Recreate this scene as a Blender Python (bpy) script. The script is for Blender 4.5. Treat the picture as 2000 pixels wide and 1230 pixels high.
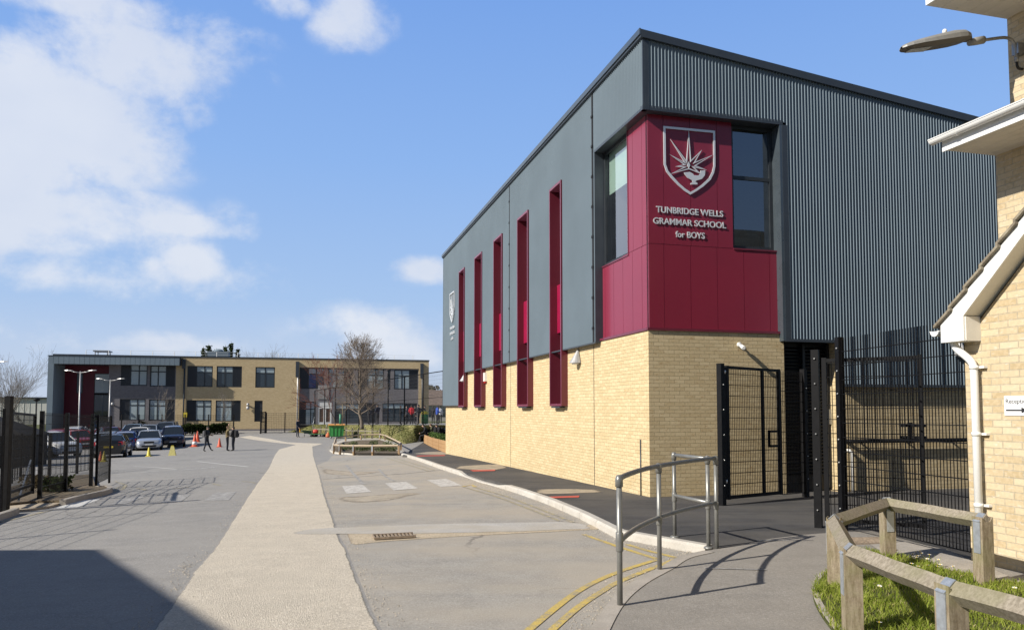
import bpy, bmesh, math, random
import numpy as np
from mathutils import Vector, Matrix

rad = math.radians
for _o in list(bpy.data.objects):
    bpy.data.objects.remove(_o, do_unlink=True)
SC = bpy.context.scene
COL = SC.collection

# ---------------------------------------------------------------- camera
F = 1480.0                 # focal length in photo pixels (photo 2000 x 1230)
PPX, PPY = 1000.0, 715.0   # principal point in photo pixels
TILT = math.atan2(797.0 - PPY, F)
CAMZ = 1.70
cam_d = bpy.data.cameras.new("camera")
cam = bpy.data.objects.new("camera", cam_d)
COL.objects.link(cam)
cam.location = (0, 0, CAMZ)
cam.rotation_euler = (rad(90) + TILT, 0, 0)
cam_d.sensor_width = 36.0
cam_d.lens = F / 2000.0 * 36.0
cam_d.shift_y = (PPY - 615.0) / 2000.0
cam_d.clip_start = 0.05
cam_d.clip_end = 20000
SC.camera = cam

# ---------------------------------------------------------------- light
SUN_EL = 32.5
SUN_H = Vector((-0.87, -0.49, 0)).normalized()      # horizontal direction towards the sun
SUN_V = Vector((SUN_H.x * math.cos(rad(SUN_EL)), SUN_H.y * math.cos(rad(SUN_EL)), math.sin(rad(SUN_EL))))
sun_d = bpy.data.lights.new("sun", 'SUN')
sun_d.energy = 4.5
sun_d.angle = rad(0.53)
sun_d.color = (1.0, 0.94, 0.845)
sun = bpy.data.objects.new("sun", sun_d)
COL.objects.link(sun)
sun.rotation_euler = SUN_V.to_track_quat('Z', 'Y').to_euler()
sun.location = SUN_V * 60

SC.view_settings.view_transform = 'Standard'
SC.view_settings.look = 'None'
SC.view_settings.exposure = 0.50
SC.view_settings.gamma = 1.0
SC.view_settings.use_curve_mapping = False
SC.cycles.max_bounces = 6
SC.cycles.transparent_max_bounces = 24

wd = bpy.data.worlds.new("World")
SC.world = wd
wd.use_nodes = True
wn, wl = wd.node_tree.nodes, wd.node_tree.links
wn.clear()
w_out = wn.new('ShaderNodeOutputWorld')
w_bg = wn.new('ShaderNodeBackground')
w_bg.inputs['Strength'].default_value = 0.109
w_sky = wn.new('ShaderNodeTexSky')
w_sky.sky_type = 'NISHITA'
w_sky.sun_disc = False
w_sky.sun_elevation = rad(SUN_EL)
w_sky.sun_rotation = math.atan2(SUN_H.x, SUN_H.y)
w_sky.altitude = 0
w_sky.air_density = 1.0
w_sky.dust_density = 0.6
w_sky.ozone_density = 2.2


def wnode(t, **kw):
    n = wn.new(t)
    for k, v in kw.items():
        setattr(n, k, v)
    return n


def wmath(op, a, b=None, c=None, clamp=False):
    n = wn.new('ShaderNodeMath'); n.operation = op; n.use_clamp = clamp
    for i, x in enumerate((a, b, c)):
        if x is None:
            continue
        if isinstance(x, (int, float)):
            n.inputs[i].default_value = x
        else:
            wl.new(x, n.inputs[i])
    return n.outputs[0]


def wmix(fac, a, b):
    n = wn.new('ShaderNodeMix'); n.data_type = 'RGBA'
    if isinstance(fac, (int, float)):
        n.inputs[0].default_value = fac
    else:
        wl.new(fac, n.inputs[0])
    for i, x in ((6, a), (7, b)):
        if isinstance(x, tuple):
            n.inputs[i].default_value = (*x, 1)
        else:
            wl.new(x, n.inputs[i])
    return n.outputs[2]


def wnoise(vec, scale, detail=6, rough=0.55, dist=0.0):
    n = wn.new('ShaderNodeTexNoise')
    n.inputs['Scale'].default_value = scale
    n.inputs['Detail'].default_value = detail
    n.inputs['Roughness'].default_value = rough
    n.inputs['Distortion'].default_value = dist
    wl.new(vec, n.inputs['Vector'])
    return n.outputs['Fac']


# real sky: azimuth / elevation cloud banks, a function of direction only
w_tc = wnode('ShaderNodeTexCoord')
w_sep = wnode('ShaderNodeSeparateXYZ')
wl.new(w_tc.outputs['Generated'], w_sep.inputs[0])
az = wmath('ARCTAN2', w_sep.outputs[0], w_sep.outputs[1])
el = wmath('ARCSINE', w_sep.outputs[2])
w_cmb = wnode('ShaderNodeCombineXYZ')
wl.new(az, w_cmb.inputs[0]); wl.new(wmath('MULTIPLY', el, 1.25), w_cmb.inputs[1])
n1 = wnoise(w_cmb.outputs[0], 5.0, 9, 0.62, 0.1)
n2 = wnoise(w_cmb.outputs[0], 11.0, 8, 0.6, 0.3)


def blob(a0, e0, ra, re):
    da = wmath('DIVIDE', wmath('SUBTRACT', az, a0), ra)
    de = wmath('DIVIDE', wmath('SUBTRACT', el, e0), re)
    d = wmath('SQRT', wmath('ADD', wmath('MULTIPLY', da, da), wmath('MULTIPLY', de, de)))
    return wmath('SUBTRACT', 1.0, d)            # 1 at centre, 0 at the rim, negative outside


def pxdir(u, v):
    t = TILT
    a, b = (u - PPX) / F, (v - PPY) / F
    d = Vector((a, math.cos(t) + b * math.sin(t), math.sin(t) - b * math.cos(t)))
    return d.normalized()


def azel(u, v):
    d = pxdir(u, v)
    return math.atan2(d.x, d.y), math.asin(d.z)


CLOUDS = [  # u, v, half width px, half height px, strength
    (40, 210, 300, 150, 1.0), (270, 110, 210, 95, 1.0), (200, 20, 260, 45, 0.8), (20, 330, 160, 80, 0.9),
    (80, 440, 300, 90, 1.0), (330, 440, 130, 25, 0.75), (370, 517, 80, 50, 0.85), (150, 520, 330, 60, 0.75),
    (425, 75, 55, 45, 0.75), (685, 35, 75, 60, 0.7), (390, 228, 42, 38, 0.6), (560, 5, 50, 30, 0.55),
    (835, 530, 70, 26, 0.75), (800, 655, 170, 50, 0.5), (60, 640, 120, 40, 0.4), (320, 670, 130, 20, 0.4), (470, 440, 55, 30, 0.25),
    (-350, 200, 420, 260, 1.0), (2500, 300, 300, 80, 0.8), (2900, 500, 500, 120, 0.9), (-900, 500, 500, 150, 0.9),
]
acc = None
for (u, v, ru, rv, st) in CLOUDS:
    a0, e0 = azel(u, v)
    a1, _ = azel(u + ru, v)
    _, e1 = azel(u, v - rv)
    b = wmath('MULTIPLY', wmath('MINIMUM', wmath('ADD', blob(a0, e0, abs(a1 - a0) * 1.25, abs(e1 - e0) * 1.25), 0.0), 0.62), st)
    acc = b if acc is None else wmath('MAXIMUM', acc, b)
dens = wmath('ADD', acc, wmath('ADD', wmath('MULTIPLY', wmath('SUBTRACT', n1, 0.5), 2.3), wmath('MULTIPLY', wmath('SUBTRACT', n2, 0.5), 0.9)))
acc_ok = wmath('MULTIPLY', wmath('ADD', acc, 0.18), 4.0, clamp=True)
cl = wn.new('ShaderNodeMapRange'); cl.interpolation_type = 'SMOOTHSTEP'
cl.inputs['From Min'].default_value = -0.02; cl.inputs['From Max'].default_value = 0.62
cl.inputs['To Min'].default_value = 0.0; cl.inputs['To Max'].default_value = 0.84
wl.new(dens, cl.inputs['Value'])
cfac = wmath('MULTIPLY', cl.outputs[0], acc_ok)
shade = wnoise(w_cmb.outputs[0], 3.2, 5, 0.5)
w_ccol = wmix(wmath('MULTIPLY', wmath('SUBTRACT', shade, 0.38), 3.0, clamp=True), (4.5, 4.85, 5.6), (5.6, 5.75, 6.05))
# the clear sky: Nishita with the pale, hazy spring gradient, darkened out of view
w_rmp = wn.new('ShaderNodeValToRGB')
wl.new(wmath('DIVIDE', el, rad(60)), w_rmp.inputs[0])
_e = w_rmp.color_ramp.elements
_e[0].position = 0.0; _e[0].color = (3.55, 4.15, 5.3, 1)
_e[1].position = 1.0; _e[1].color = (0.42, 0.68, 1.25, 1)  # overhead, above the view, darkened to cut ambient light
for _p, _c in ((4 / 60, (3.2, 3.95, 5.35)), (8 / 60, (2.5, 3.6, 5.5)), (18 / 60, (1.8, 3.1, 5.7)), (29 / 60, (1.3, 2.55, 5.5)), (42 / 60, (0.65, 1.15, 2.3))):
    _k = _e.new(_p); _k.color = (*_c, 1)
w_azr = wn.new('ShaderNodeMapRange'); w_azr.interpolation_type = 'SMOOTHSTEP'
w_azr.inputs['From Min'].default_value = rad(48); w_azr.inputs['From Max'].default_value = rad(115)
w_azr.inputs['To Min'].default_value = 1.0; w_azr.inputs['To Max'].default_value = 0.42  # sky dimmed behind the camera to cut ambient light on the end wall
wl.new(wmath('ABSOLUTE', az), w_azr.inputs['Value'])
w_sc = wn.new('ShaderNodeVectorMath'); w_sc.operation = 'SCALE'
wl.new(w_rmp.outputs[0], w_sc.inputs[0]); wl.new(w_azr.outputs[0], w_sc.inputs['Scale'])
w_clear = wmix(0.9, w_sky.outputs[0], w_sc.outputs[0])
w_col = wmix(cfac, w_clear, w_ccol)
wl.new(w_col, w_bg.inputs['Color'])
wl.new(w_bg.outputs[0], w_out.inputs['Surface'])


# ---------------------------------------------------------------- photo pixel -> world helpers
def at(u, v, Y):
    """point seen at photo pixel (u, v) whose world depth is Y"""
    d = pxdir(u, v)
    return Vector((0, 0, CAMZ)) + d * (Y / d.y)


def sp(x, w):
    q = x / w
    return w * (q if q > 30 else math.log1p(math.exp(q)) if q > -30 else 0.0)


def sstep(x, a, b):
    t = min(1.0, max(0.0, (x - a) / (b - a)))
    return t * t * (3 - 2 * t)


def H(x, y):
    """height of the road surface"""
    p = -0.0195 * (sp(y - 12, 1.5) - sp(y - 50, 3))
    c = -0.025 * (sp(-x - 2, 1.0) - sp(-x - 36, 2.0)) * (1 - sstep(y, 56, 86))
    return p + c - 0.09


def G(u, v, dz=0.0):
    """ground point under photo pixel (u, v), on the road surface raised by dz"""
    d = pxdir(u, v)
    o = Vector((0, 0, CAMZ))
    lo, hi = 1.0, None
    t = 1.0
    while t < 4000:
        p = o + d * t
        if p.z < H(p.x, p.y) + dz:
            hi = t
            break
        lo = t
        t *= 1.03
    if hi is None:
        hi = lo
    for _ in range(40):
        m = (lo + hi) / 2
        p = o + d * m
        if p.z < H(p.x, p.y) + dz:
            hi = m
        else:
            lo = m
    p = o + d * hi
    return Vector((p.x, p.y, H(p.x, p.y) + dz))


class Plane:
    """vertical plane with an origin, a horizontal direction d (to the photo's far/right) and the outward normal n"""
    def __init__(s, o, d, n):
        s.o, s.d, s.n = Vector((o[0], o[1], 0)), Vector((d[0], d[1], 0)).normalized(), Vector((n[0], n[1], 0)).normalized()

    def pt(s, a, z, off=0.0):
        p = s.o + s.d * a + s.n * off
        return Vector((p.x, p.y, z))

    def hit(s, u, v, off=0.0):
        """(distance along the plane, height) under photo pixel"""
        r = pxdir(u, v)
        o = Vector((0, 0, CAMZ))
        t = (s.o + s.n * off - o).dot(s.n) / r.dot(s.n)
        p = o + r * t
        return (p - s.o).dot(s.d), p.z


# ---------------------------------------------------------------- mesh builder
class MB:
    def __init__(s):
        s.v, s.f, s.m, s.sm = [], [], [], []

    def face(s, pts, mi=0, smooth=False):
        i = len(s.v)
        s.v.extend([tuple(p) for p in pts])
        s.f.append(tuple(range(i, i + len(pts))))
        s.m.append(mi); s.sm.append(smooth)

    def mesh(s, vs, fs, mi=0, smooth=False):
        i = len(s.v)
        s.v.extend([tuple(p) for p in vs])
        for f in fs:
            s.f.append(tuple(i + k for k in f))
            s.m.append(mi); s.sm.append(smooth)

    def hexa(s, b, t, mi=0):
        """8 corners: bottom ring b (ccw from above) and top ring t"""
        vs = list(b) + list(t)
        s.mesh(vs, [(3, 2, 1, 0), (4, 5, 6, 7), (0, 1, 5, 4), (1, 2, 6, 5), (2, 3, 7, 6), (3, 0, 4, 7)], mi)

    def box(s, c, size, rz=0.0, mi=0, mat=None):
        x, y, z = size[0] / 2, size[1] / 2, size[2] / 2
        R = mat if mat is not None else Matrix.Rotation(rz, 3, 'Z')
        c = Vector(c)
        P = lambda a, b, d: c + R @ Vector((a, b, d))
        s.hexa([P(-x, -y, -z), P(x, -y, -z), P(x, y, -z), P(-x, y, -z)], [P(-x, -y, z), P(x, -y, z), P(x, y, z), P(-x, y, z)], mi)

    def pbox(s, pl, a0, a1, z0, z1, o0, o1, mi=0):
        """box on a Plane: along a0..a1, height z0..z1, offset o0..o1 along the outward normal"""
        q = [pl.pt(a0, z0, o0), pl.pt(a1, z0, o0), pl.pt(a1, z0, o1), pl.pt(a0, z0, o1)]
        if (q[1] - q[0]).cross(q[3] - q[0]).z < 0:
            q = q[::-1]
        s.hexa(q, [Vector((p.x, p.y, z1)) for p in q], mi)

    def bar(s, p, q, w, h=None, mi=0, up=(0, 0, 1)):
        """rectangular bar from p to q"""
        p, q = Vector(p), Vector(q)
        h = h or w
        d = (q - p)
        L = d.length
        d.normalize()
        u = Vector(up)
        x = d.cross(u)
        if x.length < 1e-4:
            x = d.cross(Vector((1, 0, 0)))
        x.normalize()
        z = x.cross(d)
        a, b = x * w / 2, z * h / 2
        r0 = [p - a - b, p + a - b, p + a + b, p - a + b]
        r1 = [k + d * L for k in r0]
        s.mesh(r0 + r1, [(0, 1, 2, 3), (7, 6, 5, 4), (0, 4, 5, 1), (1, 5, 6, 2), (2, 6, 7, 3), (3, 7, 4, 0)], mi)

    def tube(s, path, r, n=8, mi=0, caps=True, smooth=True):
        """round tube along a polyline; r is one radius or one per point"""
        path = [Vector(p) for p in path]
        rs = r if isinstance(r, (list, tuple)) else [r] * len(path)
        up = Vector((0, 0, 1))
        base = len(s.v)
        prev = None
        for i, p in enumerate(path):
            d = (path[min(i + 1, len(path) - 1)] - path[max(i - 1, 0)])
            d = d.normalized() if d.length > 1e-9 else Vector((0, 0, 1))
            if prev is None:
                x = d.cross(up)
                if x.length < 1e-3:
                    x = d.cross(Vector((1, 0, 0)))
            else:
                x = prev - d * prev.dot(d)
                if x.length < 1e-4:
                    x = d.cross(up)
            x.normalize()
            prev = x
            y = d.cross(x)
            for k in range(n):
                a = 2 * math.pi * k / n
                s.v.append(tuple(p + (x * math.cos(a) + y * math.sin(a)) * rs[i]))
        for i in range(len(path) - 1):
            for k in range(n):
                k2 = (k + 1) % n
                s.f.append((base + i * n + k, base + (i + 1) * n + k, base + (i + 1) * n + k2, base + i * n + k2))
                s.m.append(mi); s.sm.append(smooth)
        if caps:
            s.f.append(tuple(base + k for k in range(n))); s.m.append(mi); s.sm.append(False)
            e = base + (len(path) - 1) * n
            s.f.append(tuple(e + k for k in reversed(range(n)))); s.m.append(mi); s.sm.append(False)

    def lathe(s, prof, n=16, c=(0, 0, 0), mi=0, smooth=True, mat=None):
        """profile [(r, z)] turned about the z axis (or about mat @ z)"""
        c = Vector(c)
        base = len(s.v)
        for (r, z) in prof:
            for k in range(n):
                a = 2 * math.pi * k / n
                p = Vector((r * math.cos(a), r * math.sin(a), z))
                s.v.append(tuple(c + (mat @ p if mat is not None else p)))
        for i in range(len(prof) - 1):
            for k in range(n):
                k2 = (k + 1) % n
                s.f.append((base + i * n + k, base + i * n + k2, base + (i + 1) * n + k2, base + (i + 1) * n + k))
                s.m.append(mi); s.sm.append(smooth)
        s.f.append(tuple(base + k for k in reversed(range(n)))); s.m.append(mi); s.sm.append(False)
        e = base + (len(prof) - 1) * n
        s.f.append(tuple(e + k for k in range(n))); s.m.append(mi); s.sm.append(False)

    def extrude(s, pts, vec, mi=0):
        """closed polygon pts (3D) extruded by vec"""
        vec = Vector(vec)
        a = [Vector(p) for p in pts]
        b = [p + vec for p in a]
        n = len(a)
        nn = Vector((0, 0, 0))
        for i in range(n):
            nn += a[i].cross(a[(i + 1) % n])
        if nn.dot(vec) > 0:
            a, b = a[::-1], b[::-1]
        s.face(a, mi); s.face(b[::-1], mi)
        for i in range(n):
            j = (i + 1) % n
            s.face([a[i], b[i], b[j], a[j]][::-1], mi)

    def build(s, name, mats, parent=None, world=True, edge=None):
        me = bpy.data.meshes.new(name)
        off = Vector((0, 0, 0))
        if parent is not None and world:
            r = parent
            while r.parent is not None:
                r = r.parent
            off = r.location
        vs = [(v[0] - off.x, v[1] - off.y, v[2] - off.z) for v in s.v]
        me.from_pydata(vs, [], s.f)
        ms = mats if isinstance(mats, (list, tuple)) else [mats]
        for m in ms:
            me.materials.append(m)
        me.polygons.foreach_set('material_index', s.m)
        me.polygons.foreach_set('use_smooth', s.sm)
        autouv(me)
        me.update()
        o = bpy.data.objects.new(name, me)
        COL.objects.link(o)
        if parent is not None:
            o.parent = parent
        return o


def autouv(me):
    """box-mapped UVs in metres"""
    uvl = me.uv_layers.new(name="UVMap")
    nl = len(me.loops)
    if nl == 0:
        return
    co = np.empty(len(me.vertices) * 3); me.vertices.foreach_get('co', co); co = co.reshape(-1, 3)
    vi = np.empty(nl, dtype=np.int32); me.loops.foreach_get('vertex_index', vi)
    nr = np.empty(len(me.polygons) * 3); me.polygons.foreach_get('normal', nr); nr = nr.reshape(-1, 3)
    lt = np.empty(len(me.polygons), dtype=np.int32); me.polygons.foreach_get('loop_total', lt)
    pi = np.repeat(np.arange(len(me.polygons)), lt)
    n = nr[pi]; p = co[vi]
    h = np.sqrt(n[:, 0] ** 2 + n[:, 1] ** 2) + 1e-9
    tx, ty = -n[:, 1] / h, n[:, 0] / h
    flat = np.abs(n[:, 2]) > 0.8
    u = np.where(flat, p[:, 0], p[:, 0] * tx + p[:, 1] * ty)
    v = np.where(flat, p[:, 1], p[:, 2])
    uvl.data.foreach_set('uv', np.stack([u, v], 1).ravel())


def tag(o, label=None, cat=None, group=None, kind=None):
    if label: o['label'] = label
    if cat: o['category'] = cat
    if group: o['group'] = group
    if kind: o['kind'] = kind
    return o


def empty(name, loc=(0, 0, 0), rz=0.0, label=None, cat=None, group=None):
    o = bpy.data.objects.new(name, None)
    COL.objects.link(o)
    o.empty_display_size = 0.2
    o.location = loc
    o.rotation_euler = (0, 0, rz)
    return tag(o, label, cat, group)


def copy_tree(o, parent=None):
    c = o.copy()
    COL.objects.link(c)
    c.parent = parent
    for ch in [k for k in o.children]:
        copy_tree(ch, c)
    return c


def place(proto, first, loc, rz, label, group=None, scale=1.0):
    o = proto if first else copy_tree(proto)
    o.location = loc
    o.rotation_euler = (0, 0, rz)
    o.scale = (scale,) * 3
    o['label'] = label
    if group: o['group'] = group
    return o


# ---------------------------------------------------------------- materials
def lin(r, g=None, b=None):
    if g is None:
        r, g, b = r
    f = lambda c: (c / 255 / 12.92) if c / 255 <= 0.04045 else ((c / 255 + 0.055) / 1.055) ** 2.4
    return (f(r), f(g), f(b))


class NT:
    def __init__(s, name):
        s.mat = bpy.data.materials.new(name)
        s.mat.use_nodes = True
        s.n, s.l = s.mat.node_tree.nodes, s.mat.node_tree.links
        s.n.clear()
        s.out = s.n.new('ShaderNodeOutputMaterial')
        s.tc = s.n.new('ShaderNodeTexCoord')

    def val(s, inp, x):
        if x is None: return
        if isinstance(x, (int, float)):
            inp.default_value = x
        elif isinstance(x, tuple):
            inp.default_value = (*x, 1) if len(x) == 3 and inp.type == 'RGBA' else x
        else:
            s.l.new(x, inp)

    def noise(s, scale, detail=6, rough=0.55, vec=None, dist=0.0):
        n = s.n.new('ShaderNodeTexNoise')
        n.inputs['Scale'].default_value = scale; n.inputs['Detail'].default_value = detail
        n.inputs['Roughness'].default_value = rough; n.inputs['Distortion'].default_value = dist
        s.l.new(vec if vec is not None else s.tc.outputs['Object'], n.inputs['Vector'])
        return n.outputs['Fac']

    def voro(s, scale, vec=None, out='Distance'):
        n = s.n.new('ShaderNodeTexVoronoi')
        n.inputs['Scale'].default_value = scale
        s.l.new(vec if vec is not None else s.tc.outputs['Object'], n.inputs['Vector'])
        return n.outputs[out]

    def scaled(s, v, src='Object'):
        n = s.n.new('ShaderNodeMapping')
        n.inputs['Scale'].default_value = v
        s.l.new(s.tc.outputs[src], n.inputs['Vector'])
        return n.outputs[0]

    def ramp(s, fac, a, b, t0=0.0, t1=1.0):
        n = s.n.new('ShaderNodeMapRange'); n.interpolation_type = 'SMOOTHSTEP'
        s.val(n.inputs['Value'], fac)
        n.inputs['From Min'].default_value = a; n.inputs['From Max'].default_value = b
        n.inputs['To Min'].default_value = t0; n.inputs['To Max'].default_value = t1
        return n.outputs[0]

    def mix(s, fac, a, b, mode='MIX'):
        n = s.n.new('ShaderNodeMix'); n.data_type = 'RGBA'; n.blend_type = mode
        s.val(n.inputs[0], fac); s.val(n.inputs[6], a); s.val(n.inputs[7], b)
        return n.outputs[2]

    def math(s, op, a, b=None, clamp=False):
        n = s.n.new('ShaderNodeMath'); n.operation = op; n.use_clamp = clamp
        s.val(n.inputs[0], a)
        if b is not None: s.val(n.inputs[1], b)
        return n.outputs[0]

    def bump(s, h, strength=0.3, dist=0.01):
        n = s.n.new('ShaderNodeBump')
        n.inputs['Strength'].default_value = strength; n.inputs['Distance'].default_value = dist
        s.l.new(h, n.inputs['Height'])
        return n.outputs[0]

    def pbr(s, col, rough=0.6, metal=0.0, spec=0.5, normal=None, alpha=None, coat=0.0, trans=0.0, coat_r=0.05):
        p = s.n.new('ShaderNodeBsdfPrincipled')
        s.val(p.inputs['Base Color'], col); s.val(p.inputs['Roughness'], rough); s.val(p.inputs['Metallic'], metal)
        s.val(p.inputs['Specular IOR Level'], spec)
        if coat: p.inputs['Coat Weight'].default_value = coat; p.inputs['Coat Roughness'].default_value = coat_r
        if normal is not None: s.l.new(normal, p.inputs['Normal'])
        if trans: p.inputs['Transmission Weight'].default_value = trans
        s.l.new(p.outputs[0], s.out.inputs['Surface'])
        return p


def M(name, col, rough=0.6, metal=0.0, var=0.12, scale=5.0, bump=0.0, bscale=90.0, spec=0.5, coat=0.0, col2=None):
    """plain material with gentle large and fine variation"""
    t = NT(name)
    a = t.noise(scale, 6)
    b = t.noise(scale * 9, 4)
    f = t.math('ADD', t.math('MULTIPLY', a, 0.65), t.math('MULTIPLY', b, 0.35))
    f = t.ramp(f, 0.3, 0.7)
    c0 = tuple(x * (1 - var) for x in col)
    c1 = col2 or tuple(min(1, x * (1 + var)) for x in col)
    c = t.mix(f, c0, c1)
    nm = t.bump(t.noise(bscale, 4), bump, 0.01) if bump else None
    r = t.ramp(a, 0.3, 0.7, max(0.02, rough - 0.06), min(1, rough + 0.06))
    t.pbr(c, r, metal, spec, nm, coat=coat)
    return t.mat


def flat_mat(name, col, rough=0.4, metal=0.0, spec=0.5, coat=0.0, coat_r=0.05, sheen=0.0, tint=(1, 1, 1)):
    t = NT(name)
    a = t.noise(0.6, 4)
    c = t.mix(t.ramp(a, 0.3, 0.7), tuple(x * 0.95 for x in col), tuple(x * 1.05 for x in col))
    p = t.pbr(c, rough, metal, spec, None, coat=coat, coat_r=coat_r)
    if sheen:      # chalky, dusty bloom of coated metal seen at a shallow angle
        p.inputs['Sheen Weight'].default_value = sheen; p.inputs['Sheen Roughness'].default_value = 0.45
        p.inputs['Sheen Tint'].default_value = (*tint, 1)
    return t.mat


def brick_mat(name, c1, c2, cm, bw=0.225, bh=0.075, mort=0.010, spot=None, bump=0.25, blotch=0.10, rough=0.9):
    t = NT(name)
    b = t.n.new('ShaderNodeTexBrick')
    b.inputs['Scale'].default_value = 1.0
    b.inputs['Brick Width'].default_value = bw; b.inputs['Row Height'].default_value = bh
    b.inputs['Mortar Size'].default_value = mort / 2; b.inputs['Mortar Smooth'].default_value = 0.15
    b.inputs['Bias'].default_value = 0.0
    b.inputs['Color1'].default_value = (*c1, 1); b.inputs['Color2'].default_value = (*c2, 1); b.inputs['Mortar'].default_value = (*cm, 1)
    t.l.new(t.tc.outputs['UV'], b.inputs['Vector'])
    c = b.outputs['Color']
    n = t.noise(1.1, 5, vec=t.tc.outputs['UV'])
    c = t.mix(t.ramp(n, 0.35, 0.7, 0.0, blotch * 2), c, tuple(x * 0.62 for x in c1))
    n2 = t.noise(24, 5, vec=t.tc.outputs['UV'])
    c = t.mix(t.ramp(n2, 0.35, 0.72, 0, 0.30), c, tuple(min(1, x * 1.22) for x in c2))
    if spot:
        n3 = t.noise(9.0, 3, 0.5, vec=t.scaled((1.0, 3.0, 1.0), 'UV'))
        c = t.mix(t.ramp(n3, 0.60, 0.70, 0, 0.55), c, spot)
    h = t.math('ADD', t.math('MULTIPLY', b.outputs['Fac'], -1.0), t.math('MULTIPLY', n2, 0.5))
    t.pbr(c, rough, 0, 0.25, t.bump(h, bump, 0.008))
    return t.mat


def glass_pane(name, tint=(0.02, 0.025, 0.03), clear=0.0, rough=0.02, ior=1.75):
    """window glass: fresnel reflection over a dark or see-through body"""
    t = NT(name)
    lw = t.n.new('ShaderNodeLayerWeight'); lw.inputs[0].default_value = 0.5
    pw = t.math('POWER', lw.outputs['Facing'], 3.0)
    r0 = ((ior - 1) / (ior + 1)) ** 2
    fac = t.math('ADD', t.math('MULTIPLY', pw, 1.0 - r0), r0)
    gl = t.n.new('ShaderNodeBsdfGlossy'); gl.inputs['Roughness'].default_value = rough; gl.inputs['Color'].default_value = (0.95, 0.97, 1, 1)
    df = t.n.new('ShaderNodeBsdfDiffuse'); df.inputs['Color'].default_value = (*tint, 1)
    base = df.outputs[0]
    if clear > 0:
        tr = t.n.new('ShaderNodeBsdfTransparent'); tr.inputs['Color'].default_value = (0.86, 0.92, 0.90, 1)
        mx = t.n.new('ShaderNodeMixShader'); mx.inputs[0].default_value = clear
        t.l.new(df.outputs[0], mx.inputs[1]); t.l.new(tr.outputs[0], mx.inputs[2])
        base = mx.outputs[0]
    wob = t.bump(t.noise(0.7, 2), 0.05, 0.02)
    t.l.new(wob, gl.inputs['Normal'])
    m2 = t.n.new('ShaderNodeMixShader')
    t.l.new(fac, m2.inputs[0]); t.l.new(base, m2.inputs[1]); t.l.new(gl.outputs[0], m2.inputs[2])
    t.l.new(m2.outputs[0], t.out.inputs['Surface'])
    return t.mat


MAT = {}
MAT['steel'] = M('galvanised_steel', (0.32, 0.33, 0.34), 0.42, 0.6, 0.15, 14, 0.05)
MAT['alu'] = M('brushed_aluminium', (0.74, 0.76, 0.78), 0.35, 0.25, 0.04, 20)
MAT['black_metal'] = M('black_coated_steel', (0.005, 0.005, 0.006), 0.55, 0.0, 0.2, 8, spec=0.2)
MAT['frame'] = M('anthracite_frame', (0.025, 0.03, 0.036), 0.4, 0, 0.12, 6)
MAT['white_upvc'] = M('white_plastic', (0.78, 0.78, 0.76), 0.35, 0, 0.04, 5)
MAT['rubber'] = M('tyre_rubber', (0.02, 0.02, 0.021), 0.8, 0, 0.2, 20)
# ================================================================ ground
def grid_lines(lo, hi, step):
    a = np.arange(math.ceil(lo / step) * step, hi + 1e-6, step)
    return list(a)


def overlay(name, poly, mat, dz, kind='structure', step=1.0, build=True, hf=None, skirt=0.0):
    """flat sheet in plan following the road's height, raised by dz"""
    hf = hf or H
    bm = bmesh.new()
    vs = [bm.verts.new((p[0], p[1], 0)) for p in poly]
    f = bm.faces.new(vs)
    f.normal_update()
    if f.normal.z < 0:
        f.normal_flip()
    bmesh.ops.triangulate(bm, faces=bm.faces[:])
    xs = [p[0] for p in poly]; ys = [p[1] for p in poly]
    for x in grid_lines(min(xs), max(xs), step):
        bmesh.ops.bisect_plane(bm, geom=bm.verts[:] + bm.edges[:] + bm.faces[:], plane_co=(x, 0, 0), plane_no=(1, 0, 0), dist=1e-5)
    for y in grid_lines(min(ys), max(ys), step):
        bmesh.ops.bisect_plane(bm, geom=bm.verts[:] + bm.edges[:] + bm.faces[:], plane_co=(0, y, 0), plane_no=(0, 1, 0), dist=1e-5)
    for v in bm.verts:
        v.co.z = hf(v.co.x, v.co.y) + dz
    if skirt:
        ed_ = [e for e in bm.edges if len(e.link_faces) == 1]
        r_ = bmesh.ops.extrude_edge_only(bm, edges=ed_)
        for v in r_['geom']:
            if isinstance(v, bmesh.types.BMVert): v.co.z -= skirt
    me = bpy.data.meshes.new(name)
    bm.to_mesh(me); bm.free()
    if mat.name.startswith('fade'):
        P2_ = np.array([(p[0], p[1]) for p in poly]); Q2_ = np.roll(P2_, -1, 0)
        at_ = me.attributes.new('edge', 'FLOAT', 'POINT')
        for i_, v_ in enumerate(me.vertices):
            c_ = np.array((v_.co.x, v_.co.y)); d_ = Q2_ - P2_
            t_ = np.clip(((c_ - P2_) * d_).sum(1) / np.maximum((d_ * d_).sum(1), 1e-9), 0, 1)
            at_.data[i_].value = float(np.sqrt((((P2_ + d_ * t_[:, None]) - c_) ** 2).sum(1)).min())
    me.materials.append(mat)
    autouv(me)
    o = bpy.data.objects.new(name, me)
    COL.objects.link(o)
    if kind: o['kind'] = kind
    return o


def gp(pix, dz=0.0):
    return [G(u, v, dz) for (u, v) in pix]


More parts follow.
